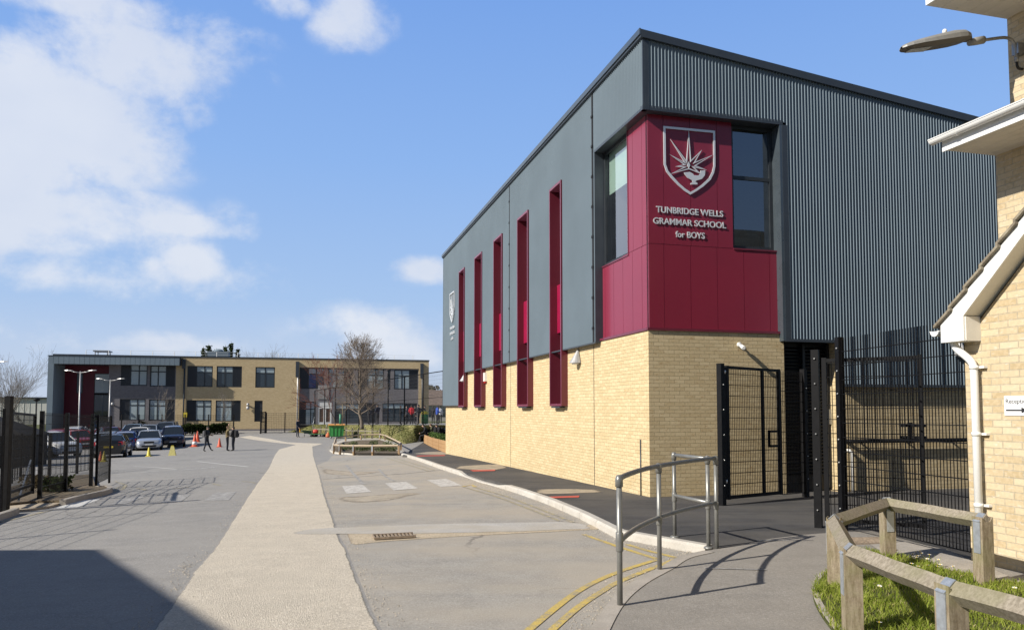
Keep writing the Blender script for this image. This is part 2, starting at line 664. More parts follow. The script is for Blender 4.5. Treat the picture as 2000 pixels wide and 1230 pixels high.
def asphalt(name, base, light, aggr=0.35, dust=None, dust_amt=0.0, rough=0.9, bump=0.5, cracks=False, patch=0.25, fade=0.0):
    t = NT(('fade_' if fade else '') + name)
    big = t.noise(0.35, 6, 0.6)
    mid = t.noise(3.0, 6, 0.6)
    v = t.voro(85.0)
    v2 = t.noise(120.0, 3, 0.7)
    c = t.mix(t.ramp(mid, 0.3, 0.7), tuple(x * (1 - patch) for x in base), tuple(x * (1 + patch) for x in base))
    c = t.mix(t.ramp(v2, 0.45, 0.75, 0, aggr), c, light)
    c = t.mix(t.ramp(v2, 0.25, 0.42, aggr, 0), c, tuple(x * 0.45 for x in base))
    v4 = t.noise(48.0, 4, 0.75)
    c = t.mix(t.ramp(v4, 0.52, 0.66, 0, min(1, aggr * 1.5)), c, tuple(x * 0.58 for x in base))
    c = t.mix(t.ramp(v4, 0.34, 0.47, min(1, aggr * 1.3), 0), c, tuple(min(.9, x * 1.12) for x in light))
    st = t.noise(1.0, 5, 0.6, vec=t.scaled((0.25, 1.6, 1)))
    if dust:
        d = t.math('ADD', t.math('MULTIPLY', big, 0.6), t.math('MULTIPLY', st, 0.4))
        c = t.mix(t.ramp(d, 0.36, 0.62, 0, dust_amt), c, dust)
    # worn dark and pale streaks
    c = t.mix(t.ramp(st, 0.55, 0.75, 0, 0.22), c, tuple(x * 0.7 for x in base))
    sp_ = t.voro(9.0)
    c = t.mix(t.ramp(sp_, 0.03, 0.045, 0.55, 0.0), c, (0.5, 0.48, 0.44))
    if cracks:
        e = t.n.new('ShaderNodeTexVoronoi'); e.feature = 'DISTANCE_TO_EDGE'; e.inputs['Scale'].default_value = 0.22
        wv = t.n.new('ShaderNodeVectorMath'); wv.operation = 'ADD'
        nz = t.n.new('ShaderNodeTexNoise'); nz.inputs['Scale'].default_value = 1.3; nz.inputs['Detail'].default_value = 6
        t.l.new(t.tc.outputs['Object'], nz.inputs['Vector'])
        t.l.new(t.tc.outputs['Object'], wv.inputs[0]); t.l.new(nz.outputs['Color'], wv.inputs[1])
        t.l.new(wv.outputs[0], e.inputs['Vector'])
        gate_ = t.ramp(t.noise(0.16, 3), 0.50, 0.60)
        c = t.mix(t.math('MULTIPLY', t.ramp(e.outputs['Distance'], 0.0025, 0.006, 0.6, 0.0), gate_), c, tuple(x * 0.3 for x in base))
        oil = t.noise(0.9, 4, 0.6)
        c = t.mix(t.ramp(oil, 0.66, 0.74, 0, 0.30), c, tuple(x * 0.5 for x in base))
    h = t.math('ADD', t.math('MULTIPLY', v, 0.6), v2)
    p = t.pbr(c, rough, 0, 0.3, t.bump(h, bump, 0.006))
    if fade:
        at_ = t.n.new('ShaderNodeAttribute'); at_.attribute_name = 'edge'
        nn = t.math('ADD', t.math('MULTIPLY', t.noise(2.6, 6, 0.7), 0.7), t.math('MULTIPLY', t.noise(45.0, 3, 0.7), 0.5))
        f = t.math('SUBTRACT', t.math('MULTIPLY', at_.outputs['Fac'], 1.0 / fade), t.math('MULTIPLY', nn, 1.0))
        t.l.new(t.ramp(f, -0.25, 0.15), p.inputs['Alpha'])
    return t.mat


A_ROAD = asphalt('road_asphalt', (0.255, 0.246, 0.235), (0.47, 0.455, 0.43), 0.45, (0.35, 0.33, 0.30), 0.45, patch=0.10, cracks=True)
A_STRIP = asphalt('beige_chippings', (0.56, 0.495, 0.40), (0.80, 0.74, 0.64), 0.6, (0.60, 0.54, 0.44), 0.35, bump=1.2, patch=0.09, fade=0.07)
A_BAY = asphalt('dusty_asphalt', (0.315, 0.30, 0.275), (0.48, 0.45, 0.40), 0.45, (0.44, 0.385, 0.31), 0.7, patch=0.10, cracks=True)
A_NEW = asphalt('new_dark_tarmac', (0.045, 0.045, 0.048), (0.17, 0.17, 0.17), 0.22, (0.16, 0.145, 0.125), 0.45, patch=0.2)
A_PATH = asphalt('path_asphalt', (0.255, 0.235, 0.21), (0.42, 0.40, 0.365), 0.35, (0.29, 0.26, 0.22), 0.4, patch=0.10)
A_CONC = asphalt('pale_concrete', (0.45, 0.44, 0.425), (0.60, 0.58, 0.55), 0.6, (0.44, 0.39, 0.31), 0.8, patch=0.12, fade=0.10)
A_SAND = asphalt('sandy_fill', (0.46, 0.38, 0.27), (0.66, 0.57, 0.44), 0.6, patch=0.12, fade=0.12)
A_KERB = asphalt('kerb_concrete', (0.50, 0.475, 0.43), (0.68, 0.66, 0.61), 0.25, (0.42, 0.37, 0.30), 0.4, bump=0.25, patch=0.10)
A_EDGE = asphalt('edging_concrete', (0.37, 0.335, 0.29), (0.52, 0.48, 0.43), 0.3, bump=0.25, patch=0.14)
A_SOIL = asphalt('soil', (0.13, 0.098, 0.066), (0.27, 0.22, 0.16), 0.5, (0.20, 0.17, 0.11), 0.4, bump=1.0, patch=0.3)


def paint_mat(name, col, wear=0.5, under=(0.24, 0.23, 0.22)):
    t = NT(name)
    n = t.noise(7.0, 7, 0.7)
    n2 = t.noise(60.0, 3, 0.7)
    f = t.math('ADD', t.math('MULTIPLY', n, 0.6), t.math('MULTIPLY', n2, 0.4))
    k = t.ramp(f, wear - 0.09, wear + 0.09)
    c = t.mix(k, under, t.mix(t.ramp(n2, 0.3, 0.7), tuple(x * 0.85 for x in col), col))
    t.pbr(c, 0.8, 0, 0.3, t.bump(n2, 0.3, 0.004))
    return t.mat


P_WHITE = paint_mat('worn_white_paint', (0.62, 0.60, 0.56), 0.47, (0.30, 0.28, 0.26))
P_WHITE2 = paint_mat('white_paint', (0.66, 0.65, 0.62), 0.38)
P_FAINT = paint_mat('faint_white_paint', (0.52, 0.51, 0.49), 0.53)
P_YEL = paint_mat('worn_yellow_paint', (0.62, 0.46, 0.12), 0.47, (0.30, 0.27, 0.22))
P_YELF = paint_mat('faint_yellow_paint', (0.50, 0.42, 0.22), 0.52)
P_RED = paint_mat('red_strip', (0.55, 0.10, 0.07), 0.40, (0.3, 0.22, 0.18))


def grass_mat(name, a, b, c3, scale=3.0):
    t = NT(name)
    n = t.noise(scale, 6, 0.65); n2 = t.noise(scale * 14, 4, 0.7)
    c = t.mix(t.ramp(n, 0.35, 0.65), a, b)
    c = t.mix(t.ramp(n2, 0.4, 0.7, 0, 0.7), c, c3)
    t.pbr(c, 0.9, 0, 0.2, t.bump(n2, 0.8, 0.03))
    return t.mat


G_FIELD = grass_mat('rough_grass_ground', (0.065, 0.085, 0.028), (0.12, 0.13, 0.045), (0.16, 0.14, 0.07), 0.4)
G_LAWN = grass_mat('lawn_soil', (0.06, 0.075, 0.02), (0.10, 0.12, 0.035), (0.13, 0.11, 0.06), 3.0)

# base sheet to the horizon: same 1 m grid lines as the sheets laid on it
mb = MB()
xs = [-6000, -2500, -1000, -500, -250, -140] + list(range(-90, 41)) + [60, 90, 140, 250, 500, 1000, 2500, 6000]
ys = [-600, -200, -80, -40] + list(range(-20, 131)) + [160, 220, 350, 600, 1000, 2000, 4000, 9000]
vs = [(x, y, H(x, y)) for y in ys for x in xs]
W = len(xs)
fs = [(j * W + i, j * W + i + 1, (j + 1) * W + i + 1, (j + 1) * W + i) for j in range(len(ys) - 1) for i in range(W - 1)]
mb.mesh(vs, fs)
tag(mb.build('ground', G_FIELD), kind='structure')

overlay('road', [(-62, -14), (14, -14), (14, 40), (6, 96.0), (-62, 82.0)], A_ROAD, 0.004)

STRIP_L = [(250, 1300), (290, 1236), (347, 1160), (371, 1125), (366, 1110), (388, 1104), (413, 1075), (452, 1017), (478, 976), (500, 944.5), (522, 916), (536, 888), (544, 877.5), (577, 868.5), (530, 863.5), (490, 858), (466, 853.5)]
STRIP_T = [(488, 850.5), (530, 857), (563, 863.5), (632, 866)]
STRIP_R = [(611, 872), (613, 890), (619, 908), (626, 928), (631, 948), (634, 960), (639, 975), (652, 1011), (664.6, 1049), (677, 1070), (693, 1112), (709, 1150), (725, 1189), (741, 1220), (775, 1300)]
import itertools


def rough_line(pix, amp=1.2, sub=4, seed=1):
    """subdivide a pixel polyline and make its edge slightly ragged"""
    rg = random.Random(seed)
    out = []
    for (a, b) in zip(pix[:-1], pix[1:]):
        for k in range(sub):
            f = k / sub
            s_ = (a[1] + (b[1] - a[1]) * f - 797) / 430
            out.append((a[0] + (b[0] - a[0]) * f + (rg.uniform(-amp, amp) * s_ if k else 0), a[1] + (b[1] - a[1]) * f))
    out.append(pix[-1])
    return out


KERB_PIX = [(1378, 1084), (1203, 1052), (1131, 1013), (1071, 986), (1011, 964), (966, 950), (936, 942), (906, 931), (860, 916), (820, 901), (783, 889)]
overlay('resurfaced_strip', gp(rough_line(STRIP_L, 1.3, 9, 3) + STRIP_T + rough_line(STRIP_R, 1.8, 9, 5)), A_STRIP, 0.011, step=0.5)
bay_l = [(631, 948), (634, 960), (639, 975), (652, 1011), (664.6, 1049), (677, 1070), (693, 1112), (709, 1150), (725, 1189), (741, 1220), (775, 1300)]
overlay('parking_bay', gp([(619, 908), (626, 928)] + bay_l) + [Vector((1.6, 3.0, 0)), Vector((2.6, 8.0, 0))] + gp([(1395, 1088)] + KERB_PIX[1:] + [(720, 889), (650, 889), (640, 900)]), A_BAY, 0.007)
overlay('sandy_patch', gp(rough_line([(677, 1068), (760, 1059), (906, 1049), (1050, 1042), (1160, 1036), (1215, 1060), (1225, 1052), (1158, 1022), (1011, 1030), (800, 1034), (668, 1038)], 2.5, 8, 4)), A_SAND, 0.0105, step=0.25)
overlay('concrete_patch', gp(rough_line([(554, 1045), (590, 1036), (640, 1031), (674, 1030), (830, 1023.5), (1101, 1019), (1152, 1024), (1160, 1034), (1011, 1040), (800, 1044.5), (640, 1045), (556, 1045.3)], 3.0, 9, 7)), A_CONC, 0.0135, step=0.25)
overlay('sandy_patch', gp(rough_line([(640, 977), (655, 963), (700, 968), (790, 961), (850, 962), (780, 978), (700, 985), (660, 982)], 1.5, 3, 9)), asphalt('sandy_film', (0.36, 0.315, 0.25), (0.5, 0.45, 0.37), 0.4, fade=0.5), 0.0105, step=0.25)
overlay('sandy_patch', gp(rough_line([(612, 911), (640, 910), (645, 915), (690, 920), (760, 921), (700, 930), (640, 928), (620, 925)], 1.0, 3, 10)), asphalt('sandy_film', (0.37, 0.32, 0.255), (0.5, 0.45, 0.37), 0.4, fade=0.5), 0.0105, step=0.25)

for q, m in (([(668, 949.6), (708.7, 947), (725, 960.7), (677, 964.6)], P_WHITE), ([(752, 944), (793, 941), (817, 954), (769, 958)], P_WHITE),
             ([(834, 938), (872.6, 935), (902.7, 948.7), (860.6, 951)], P_WHITE), ([(105, 994), (153.7, 977), (199, 974), (151, 991)], P_WHITE2),
             ([(208, 987.6), (245, 971.6), (287, 969), (246, 984)], P_FAINT), ([(313, 982), (339, 967), (373, 965), (353, 980)], P_FAINT),
             ([(398, 978), (421, 962.5), (461, 960.5), (447, 977)], P_FAINT)):
    overlay('crossing_marking', gp(q), m, 0.012 if q[0][0] > 600 else 0.009)


def line_marking(name, pix, w, m, dz=0.0125, closed=False):
    pts = gp(pix)
    L, R_ = [], []
    for i, p in enumerate(pts):
        d = pts[min(i + 1, len(pts) - 1)] - pts[max(0, i - 1)]
        n = Vector((-d.y, d.x, 0)).normalized() * w / 2
        L.append(p + n); R_.append(p - n)
    overlay(name, L + R_[::-1], m, dz)


def curve(pix, n=6):
    """Catmull-Rom through pixel points"""
    P = [Vector((p[0], p[1], 0)) for p in pix]
    P = [P[0] * 2 - P[1]] + P + [P[-1] * 2 - P[-2]]
    out = []
    for i in range(1, len(P) - 2):
        for k in range(n):
            t = k / n
            a, b, c, d = P[i - 1], P[i], P[i + 1], P[i + 2]
            q = 0.5 * ((2 * b) + (c - a) * t + (2 * a - 5 * b + 4 * c - d) * t * t + (3 * b - a - 3 * c + d) * t ** 3)
            out.append((q.x, q.y))
    out.append((P[-2].x, P[-2].y))
    return out


def curve3(pts, n=6):
    P = [Vector(p) for p in pts]
    P = [P[0] * 2 - P[1]] + P + [P[-1] * 2 - P[-2]]
    out = []
    for i in range(1, len(P) - 2):
        for k in range(n):
            t = k / n
            a, b, c, d = P[i - 1], P[i], P[i + 1], P[i + 2]
            out.append(0.5 * ((2 * b) + (c - a) * t + (2 * a - 5 * b + 4 * c - d) * t * t + (3 * b - a - 3 * c + d) * t ** 3))
    out.append(P[-2])
    return out


line_marking('yellow_line', curve([(1000, 1262), (1035, 1230), (1101, 1176), (1146, 1146), (1203, 1120), (1282, 1094)]), 0.075, P_YEL)
line_marking('yellow_line', [(1281, 1092), (1203, 1067), (1140, 1044.5)], 0.075, P_YEL)
line_marking('yellow_line', curve([(1048, 1262), (1080, 1230), (1131, 1186), (1176, 1156), (1214, 1135), (1322, 1092)]), 0.075, P_YEL)
line_marking('yellow_line', [(1320, 1090), (1264, 1076), (1225, 1064)], 0.075, P_YEL)
for pix in ([(1120, 1021), (1050, 993), (990, 970), (925, 951)], [(1100, 1021), (1030, 993), (970, 970), (905, 951)], [(850, 919), (790, 900), (768, 893)], [(840, 921), (775, 901), (755, 894)]):
    line_marking('yellow_line', pix, 0.07, P_YELF)
line_marking('yellow_line', [(904, 950.5), (922, 947), (928, 951)], 0.10, P_YEL)
# car park and junction lines on the left
for pix, m, w in (([(330, 903), (385, 901), (430, 906), (484, 911.5)], P_WHITE2, 0.12), ([(262, 911), (305, 913), (345, 916.5)], P_WHITE2, 0.11),
                  ([(276, 923), (310, 920), (345, 918)], P_WHITE2, 0.11), ([(360, 917.5), (385, 915.5)], P_WHITE2, 0.13), ([(393, 915), (427, 911.5)], P_WHITE2, 0.13),
                  ([(195, 906), (230, 904)], P_FAINT, 0.12), ([(340, 900), (372, 897.5)], P_FAINT, 0.12), ([(385, 897), (420, 894)], P_FAINT, 0.12),
                  ([(372, 891), (384, 890)], P_FAINT, 0.12), ([(445, 896), (500, 893), (533, 890)], P_FAINT, 0.10),
                  ([(630, 936), (700, 931), (790, 925), (870, 917)], P_FAINT, 0.10), ([(676, 908), (690, 925), (710, 946)], P_FAINT, 0.10), ([(740, 916), (752, 930), (770, 940)], P_FAINT, 0.08)):
    line_marking('road_marking', pix, w, m)
for pix in ([(472, 940), (488, 941), (500, 944)], [(414, 944), (430, 948)], [(225, 940), (246, 947), (240, 955), (222, 960)], [(268, 953), (285, 957)], [(340, 954), (370, 951)],
            [(0, 1020), (40, 1011), (100, 996)], [(195, 962), (225, 955), (238, 949)]):
    line_marking('yellow_line', pix, 0.09, P_YELF, 0.0095)
line_marking('road_crack', [(505, 924), (536, 923.5)], 0.06, A_NEW)

# pavement in new dark tarmac beside the hall, 0.10 m above the road
PATH_EDGE = [(1388, 1073), (1442, 1066), (1505, 1052), (1572, 1044), (1613, 1041), (1703, 1037)]
_k0 = gp(KERB_PIX, 0.0)
kerb_in = []
for _i, _p in enumerate(_k0):
    _d = _k0[min(_i + 1, len(_k0) - 1)] - _k0[max(0, _i - 1)]
    kerb_in.append(_p + Vector((_d.y, -_d.x, 0)).normalized() * 0.13)
pv = [kerb_in[0]] + kerb_in[1:] + [Vector((-2.0, 41, 0)), Vector((4, 41, 0)), Vector((16, 20, 0)), Vector((12, 8.6, 0)), Vector((6.5, 7.0, 0)), Vector((5.2, 7.2, 0)), Vector((4.2, 8.2, 0))] + gp([(1613, 1052), (1505, 1062), (1420, 1072)], 0.10)
overlay('pavement', pv, A_NEW, 0.10, skirt=0.2)
overlay('pavement', gp([(786, 889), (806, 876), (824, 865), (846, 852), (857, 846), (905, 846), (905, 886), (830, 890)], 0.09), A_NEW, 0.093, skirt=0.2)
for pix in ([(1030, 967), (1110, 965), (1190, 962), (1175, 955), (1090, 953), (1040, 955)], [(880, 915), (960, 920), (1000, 913), (985, 905), (920, 908), (890, 910)], [(800, 886), (850, 888), (900, 886), (880, 881), (830, 882)]):
    overlay('sandy_patch', gp(rough_line(pix + [pix[0]], 2.0, 3, 11)[:-1], 0.10), asphalt('pavement_dust', (0.33, 0.28, 0.21), (0.45, 0.4, 0.32), 0.4, fade=0.3), 0.104, step=0.25)
for pix in ([(1068, 970), (1132, 968), (1130, 971.5), (1074, 973)], [(918, 918), (968, 917), (966, 919.5), (924, 920.5)], [(812, 889.5), (870, 888.5), (868, 890), (816, 891)]):
    overlay('red_strip', gp(pix, 0.10), P_RED, 0.108)

# grey footpath near the camera
EDGE_OUT = [(1130, 1290), (1154, 1232), (1190, 1176), (1235, 1138), (1289, 1109), (1325, 1088), (1375, 1076)]
path_poly = gp(curve(EDGE_OUT, 4), 0.10) + gp(PATH_EDGE[1:], 0.10) + gp([(1887, 1085)], 0.10) + [Vector((6.4, 5.2, 0)), Vector((5, 1.5, 0)), Vector((1.2, 1.5, 0))]
overlay('footpath', path_poly, A_PATH, 0.105, skirt=0.2)


def edging(name, pix, w, h0, h1, m, inward=1, dz=0.10, n=4, world=None):
    pts = world or gp(curve(pix, n), dz)
    mb = MB()
    for p, q in zip(pts[:-1], pts[1:]):
        d = (q - p); nn = Vector((-d.y, d.x, 0)).normalized() * w * inward
        a, b, c, e = p, q, q + nn, p + nn
        zz = lambda k: H(k.x, k.y)
        B = [Vector((k.x, k.y, zz(k) + h0)) for k in (a, b, c, e)]
        T = [Vector((k.x, k.y, zz(k) + h1)) for k in (a, b, c, e)]
        if inward < 0:
            B, T = B[::-1], T[::-1]
        mb.hexa(B, T)
    return tag(mb.build(name, m), kind='structure')


edging('path_edging', EDGE_OUT, 0.14, -0.05, 0.112, A_EDGE, inward=-1)
LAWN_EDGE = [(1700, 1320), (1628, 1232), (1600, 1193), (1588, 1164), (1591, 1136), (1612, 1118)]
edging('lawn_edging', LAWN_EDGE, 0.05, 0.0, 0.135, A_EDGE, inward=-1)
lawn_poly = gp(curve(LAWN_EDGE, 4), 0.12) + gp([(1640, 1092), (1690, 1074), (1745, 1083), (1800, 1096), (1850, 1113), (1905, 1122), (1945, 1136), (2010, 1140), (2150, 1160)], 0.12) + [Vector((6, 3, 0)), Vector((3.2, 2.0, 0)), Vector((1.9, 2.6, 0))]
overlay('lawn', lawn_poly, G_LAWN, 0.125, skirt=0.1)
overlay('soil_patch', gp([(1700, 1062), (1770, 1057), (1850, 1072), (1900, 1095), (2010, 1140), (1945, 1134), (1905, 1121), (1850, 1112), (1800, 1095), (1745, 1082), (1715, 1072)], 0.12), A_EDGE, 0.118)
line_marking('white_line', [(1478, 1072), (1588, 1071)], 0.03, P_FAINT, 0.113)
line_marking('white_line', [(1375, 1129.5), (1498, 1133)], 0.03, P_FAINT, 0.113)

# kerb stones along the pavement, with a dropped length
kp = gp(KERB_PIX, 0.0)
mb = MB()
dist = 0.0
for i, (p, q) in enumerate(zip(kp[:-1], kp[1:])):
    L = (q - p).length
    nst = max(1, round(L / 0.915))
    for k in range(nst):
        a = p + (q - p) * ((k + 0.008) / nst); b = p + (q - p) * ((k + 0.992) / nst)
        d = (b - a); nn = Vector((d.y, -d.x, 0)).normalized()
        mid = (a + b) / 2
        u_low = 5 <= i <= 6
        ha = hb = 0.118
        if u_low: ha = hb = 0.035
        if i == 4 and k == nst - 1: hb = 0.035
        if i == 7 and k == 0: ha = 0.035
        def ring(c, h):
            z = H(c.x, c.y)
            return [(c, z - 0.06), (c, z + h - 0.03), (c + nn * 0.03, z + h), (c + nn * 0.14, z + h), (c + nn * 0.14, z - 0.06)]
        ra = [Vector((c.x, c.y, z)) for c, z in ring(a, ha)]; rb = [Vector((c.x, c.y, z)) for c, z in ring(b, hb)]
        n5 = 5
        mb.mesh(ra + rb, [tuple(range(n5)), tuple(reversed(range(n5, 2 * n5)))] + [(j, j + n5, (j + 1) % n5 + n5, (j + 1) % n5) for j in range(n5)])
kb = mb.build('kerb', A_KERB)
tag(kb, kind='structure')
# ================================================================ main hall
C0 = at(1267.5, 760, 15.1)
LD = Vector((-398.0 / F * math.cos(TILT), 1, 0)).normalized()
RD = Vector((LD.y, -LD.x, 0))                    # right angle to the long side
PL = Plane(C0, LD, (-LD.y, LD.x, 0))             # long side facing the road
PR = Plane(C0, RD, (LD.x * -1, -LD.y, 0))        # end wall facing the camera
PR.n = Vector((-LD.x, -LD.y, 0)).normalized()


def pquad(mb, pl, a0, a1, z0, z1, off=0.0, mi=0):
    pts = [pl.pt(a0, z0, off), pl.pt(a1, z0, off), pl.pt(a1, z1, off), pl.pt(a0, z1, off)]
    if (pts[1] - pts[0]).cross(pts[2] - pts[1]).dot(pl.n) < 0:
        pts = pts[::-1]
    mb.face(pts, mi)


def wall_faces(mb, pl, a0, a1, z0, z1, holes=(), off=0.0, reveal=0.2, mi=0, rmi=None):
    """flat wall with rectangular holes (a0, a1, z0, z1) and their reveals"""
    A = sorted({a0, a1, *[min(max(h[k], a0), a1) for h in holes for k in (0, 1)]})
    Z = sorted({z0, z1, *[min(max(h[k], z0), z1) for h in holes for k in (2, 3)]})
    for i in range(len(A) - 1):
        for j in range(len(Z) - 1):
            ca, cz = (A[i] + A[i + 1]) / 2, (Z[j] + Z[j + 1]) / 2
            if any(h[0] < ca < h[1] and h[2] < cz < h[3] for h in holes):
                continue
            pquad(mb, pl, A[i], A[i + 1], Z[j], Z[j + 1], off, mi)
    rm = mi if rmi is None else rmi
    for h in holes:
        p = [pl.pt(h[0], h[2], off), pl.pt(h[1], h[2], off), pl.pt(h[1], h[3], off), pl.pt(h[0], h[3], off)]
        q = [x - pl.n * reveal for x in p]
        for k in range(4):
            m = (k + 1) % 4
            mb.face([p[k], p[m], q[m], q[k]], rm)


def ribs(mb, pl, a0, a1, zlo, zhi, holes=(), off=0.12, amp=0.014, pitch=0.0762, n=10, mi=0):
    """sinusoidal metal sheeting with real ribs"""
    prof = ((0.0, -1.0), (0.62, -1.0), (0.66, -0.75), (0.80, 0.75), (0.84, 1.0), (0.87, 1.0), (0.91, 0.6), (0.97, -0.7), (1.0, -1.0))
    xs = {a0, a1}
    for i in range(int(math.floor(a0 / pitch)), int(math.ceil(a1 / pitch)) + 1):
        for f, _h in prof:
            x = round((i + f) * pitch, 5)
            if a0 < x < a1: xs.add(x)
    for h in holes:
        for k in (0, 1):
            if a0 < h[k] < a1: xs.add(h[k])
    xs = sorted(xs)
    o = lambda a: off + amp * float(np.interp((a / pitch) % 1.0, [p[0] for p in prof], [p[1] for p in prof]))
    for x0, x1 in zip(xs[:-1], xs[1:]):
        if x1 - x0 < 1e-6: continue
        mid = (x0 + x1) / 2
        segs = [[None, None]]
        cuts = sorted([(h[2], h[3]) for h in holes if h[0] < mid < h[1]])
        lo0, lo1, hi0, hi1 = zlo(x0), zlo(x1), zhi(x0), zhi(x1)
        cur = (lo0, lo1)
        for c in cuts:
            if c[0] > min(cur):
                q = [pl.pt(x0, cur[0], o(x0)), pl.pt(x1, cur[1], o(x1)), pl.pt(x1, c[0], o(x1)), pl.pt(x0, c[0], o(x0))]
                mb.face(q, mi)
            cur = (c[1], c[1])
        if cur[0] < hi0:
            mb.face([pl.pt(x0, cur[0], o(x0)), pl.pt(x1, cur[1], o(x1)), pl.pt(x1, hi1, o(x1)), pl.pt(x0, hi0, o(x0))], mi)


B_TAN = brick_mat('tan_brick', (0.515, 0.40, 0.225), (0.63, 0.51, 0.31), (0.33, 0.26, 0.155), spot=(0.36, 0.215, 0.095), mort=0.011, blotch=0.02, bump=0.5)
CLAD = flat_mat('slate_cladding', (0.160, 0.205, 0.244), 0.75, 0.0, 0.1, coat=0.0, coat_r=0.4, sheen=0.35, tint=(0.85, 0.95, 1.0))
CLAD_D = M('slate_trim', (0.045, 0.055, 0.068), 0.4, 0.1, 0.08, 4)
CLAD_T = M('slate_fascia', (0.10, 0.125, 0.145), 0.3, 0.5, 0.06, 4)
RED = flat_mat('crimson_panel', (0.190, 0.003, 0.018), 0.5, 0.0, 0.3, coat=0.7, coat_r=0.2, sheen=0.7, tint=(1.0, 0.35, 0.6))
RED_D = flat_mat('crimson_frame', (0.105, 0.003, 0.012), 0.5, 0.0, 0.3, coat=0.8, coat_r=0.2, sheen=0.7, tint=(1.0, 0.35, 0.6))
REDIN = M('crimson_spandrel', (0.27, 0.005, 0.045), 0.4, 0.0, 0.06, 3, spec=0.5)
DARK = M('dark_joint', (0.012, 0.012, 0.014), 0.7)
GLS = glass_pane('window_glass', (0.012, 0.016, 0.02), clear=0.93, ior=2.9)
GLD = glass_pane('dark_window_glass', (0.012, 0.014, 0.018), clear=0.0)
BLIND = M('pale_roller_blind', (0.52, 0.66, 0.58), 0.85, 0, 0.04, 4)
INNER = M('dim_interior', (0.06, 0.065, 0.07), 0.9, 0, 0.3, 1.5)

CO = 0.13                                       # cladding stands this far out of the brickwork
RO = -0.05                                      # red panels
s_end, _ = PL.hit(870.5, 860)
_, zt = PL.hit(1260.5, 53, CO)
_, z_soff = PR.hit(1262, 214.5, CO)
_, z_joint = PR.hit(1271, 475, RO)
_, z_bt = PR.hit(1268, 644.5)
_, z_cl = PL.hit(1028, 698.7, CO)
_, z_low = PL.hit(880, 791.5, CO)
r_red1, _ = PR.hit(1523, 570, RO)
r_jamb, _ = PR.hit(1530.5, 450, CO)
_, z_cr = PR.hit(1531, 661, CO)
r_louv, _ = PR.hit(1645, 750, CO)
_, z_pl = PR.hit(1700, 750, CO)
r_b1, _ = PR.hit(1532.5, 760)
r_hi, z_hi = PR.hit(1916, 231.5, CO)
R_END = 21.0
zroof = lambda r: zt + (z_hi - zt) * r / r_hi

hall = empty('sports_hall', (C0.x, C0.y, H(C0.x, C0.y) + 0.1), 0, 'large sports hall of tan brick and slate ribbed metal with a crimson corner', 'building')

# slot windows
slots = []
for (u0, u1) in ((1073, 1096), (1009.5, 1030.5), (963, 979.3), (925.7, 940), (895.3, 906)):
    a_far, _ = PL.hit(u0, 650, CO + 0.05); a_near, _ = PL.hit(u1, 650, CO + 0.05)
    slots.append((a_near, a_far))
_, z_st = PL.hit(1095.5, 350.5, CO + 0.05)
_, z_sb = PL.hit(1095.5, 792.5, CO + 0.05)
_, z_p1 = PL.hit(1089, 558, -0.05); _, z_p0 = PL.hit(1089, 651, -0.05)
shol = [(a, b, z_sb, z_st) for a, b in slots]

# brickwork
aw0, _ = PL.hit(1227, 400, RO)                 # near side of the corner window
aw1, _ = PL.hit(1162, 400, CO)                 # far side
_, zw0 = PL.hit(1227, 497, RO)
mb = MB()
gz = -2.2
wall_faces(mb, PL, 0, s_end, gz, z_cl + 0.05, [h for h in shol], 0.0, 0.3)
wall_faces(mb, PR, 0, r_b1, gz, z_bt, (), 0.0)
wall_faces(mb, PR, r_louv, R_END, gz, z_pl + 0.05, (), -0.02)
# brick return beside the louvred doors, and the hidden sides
mb.face([PR.pt(r_b1, gz, 0), PR.pt(r_b1, gz, -0.5), PR.pt(r_b1, z_bt, -0.5), PR.pt(r_b1, z_bt, 0)])
mb.face([PR.pt(r_louv, gz, -0.02), PR.pt(r_louv, gz, -0.5), PR.pt(r_louv, z_cr, -0.5), PR.pt(r_louv, z_cr, -0.02)])
far = [PL.pt(s_end, gz, 0), PL.pt(s_end, gz, 0) + RD * R_END]
mb.face([far[0], far[1], Vector((far[1].x, far[1].y, z_low)), Vector((far[0].x, far[0].y, z_low))])
mb.build('brick_wall', B_TAN, hall)

# metal sheeting
mb = MB()
recess = (-1, aw1, -5, z_soff)
ribs(mb, PL, -CO, s_end + CO, lambda a: z_cl if a < slots[4][0] else z_low, lambda a: zt - 0.16, shol + [recess], CO)
ribs(mb, PR, r_jamb + 0.11, R_END, lambda a: z_cr if a < r_louv else z_pl, lambda a: zroof(a) - 0.16, (), CO)
ribs(mb, PR, -CO, r_jamb + 0.11, lambda a: z_soff + 0.05, lambda a: zroof(a) - 0.16, (), CO)
e0, e1 = PL.pt(s_end + CO, z_low, CO), PL.pt(s_end + CO, z_low, CO) + RD * (R_END + CO)
mb.face([e0, e1, Vector((e1.x, e1.y, zroof(R_END) - 0.1)), Vector((e0.x, e0.y, zt - 0.1))])
g0 = PR.pt(R_END, gz, CO)
mb.face([g0, g0 + LD * s_end, Vector((g0.x, g0.y, 0)) + LD * s_end + Vector((0, 0, zroof(R_END) - 0.1)), Vector((g0.x, g0.y, zroof(R_END) - 0.1))])
mb.build('metal_cladding', CLAD, hall)

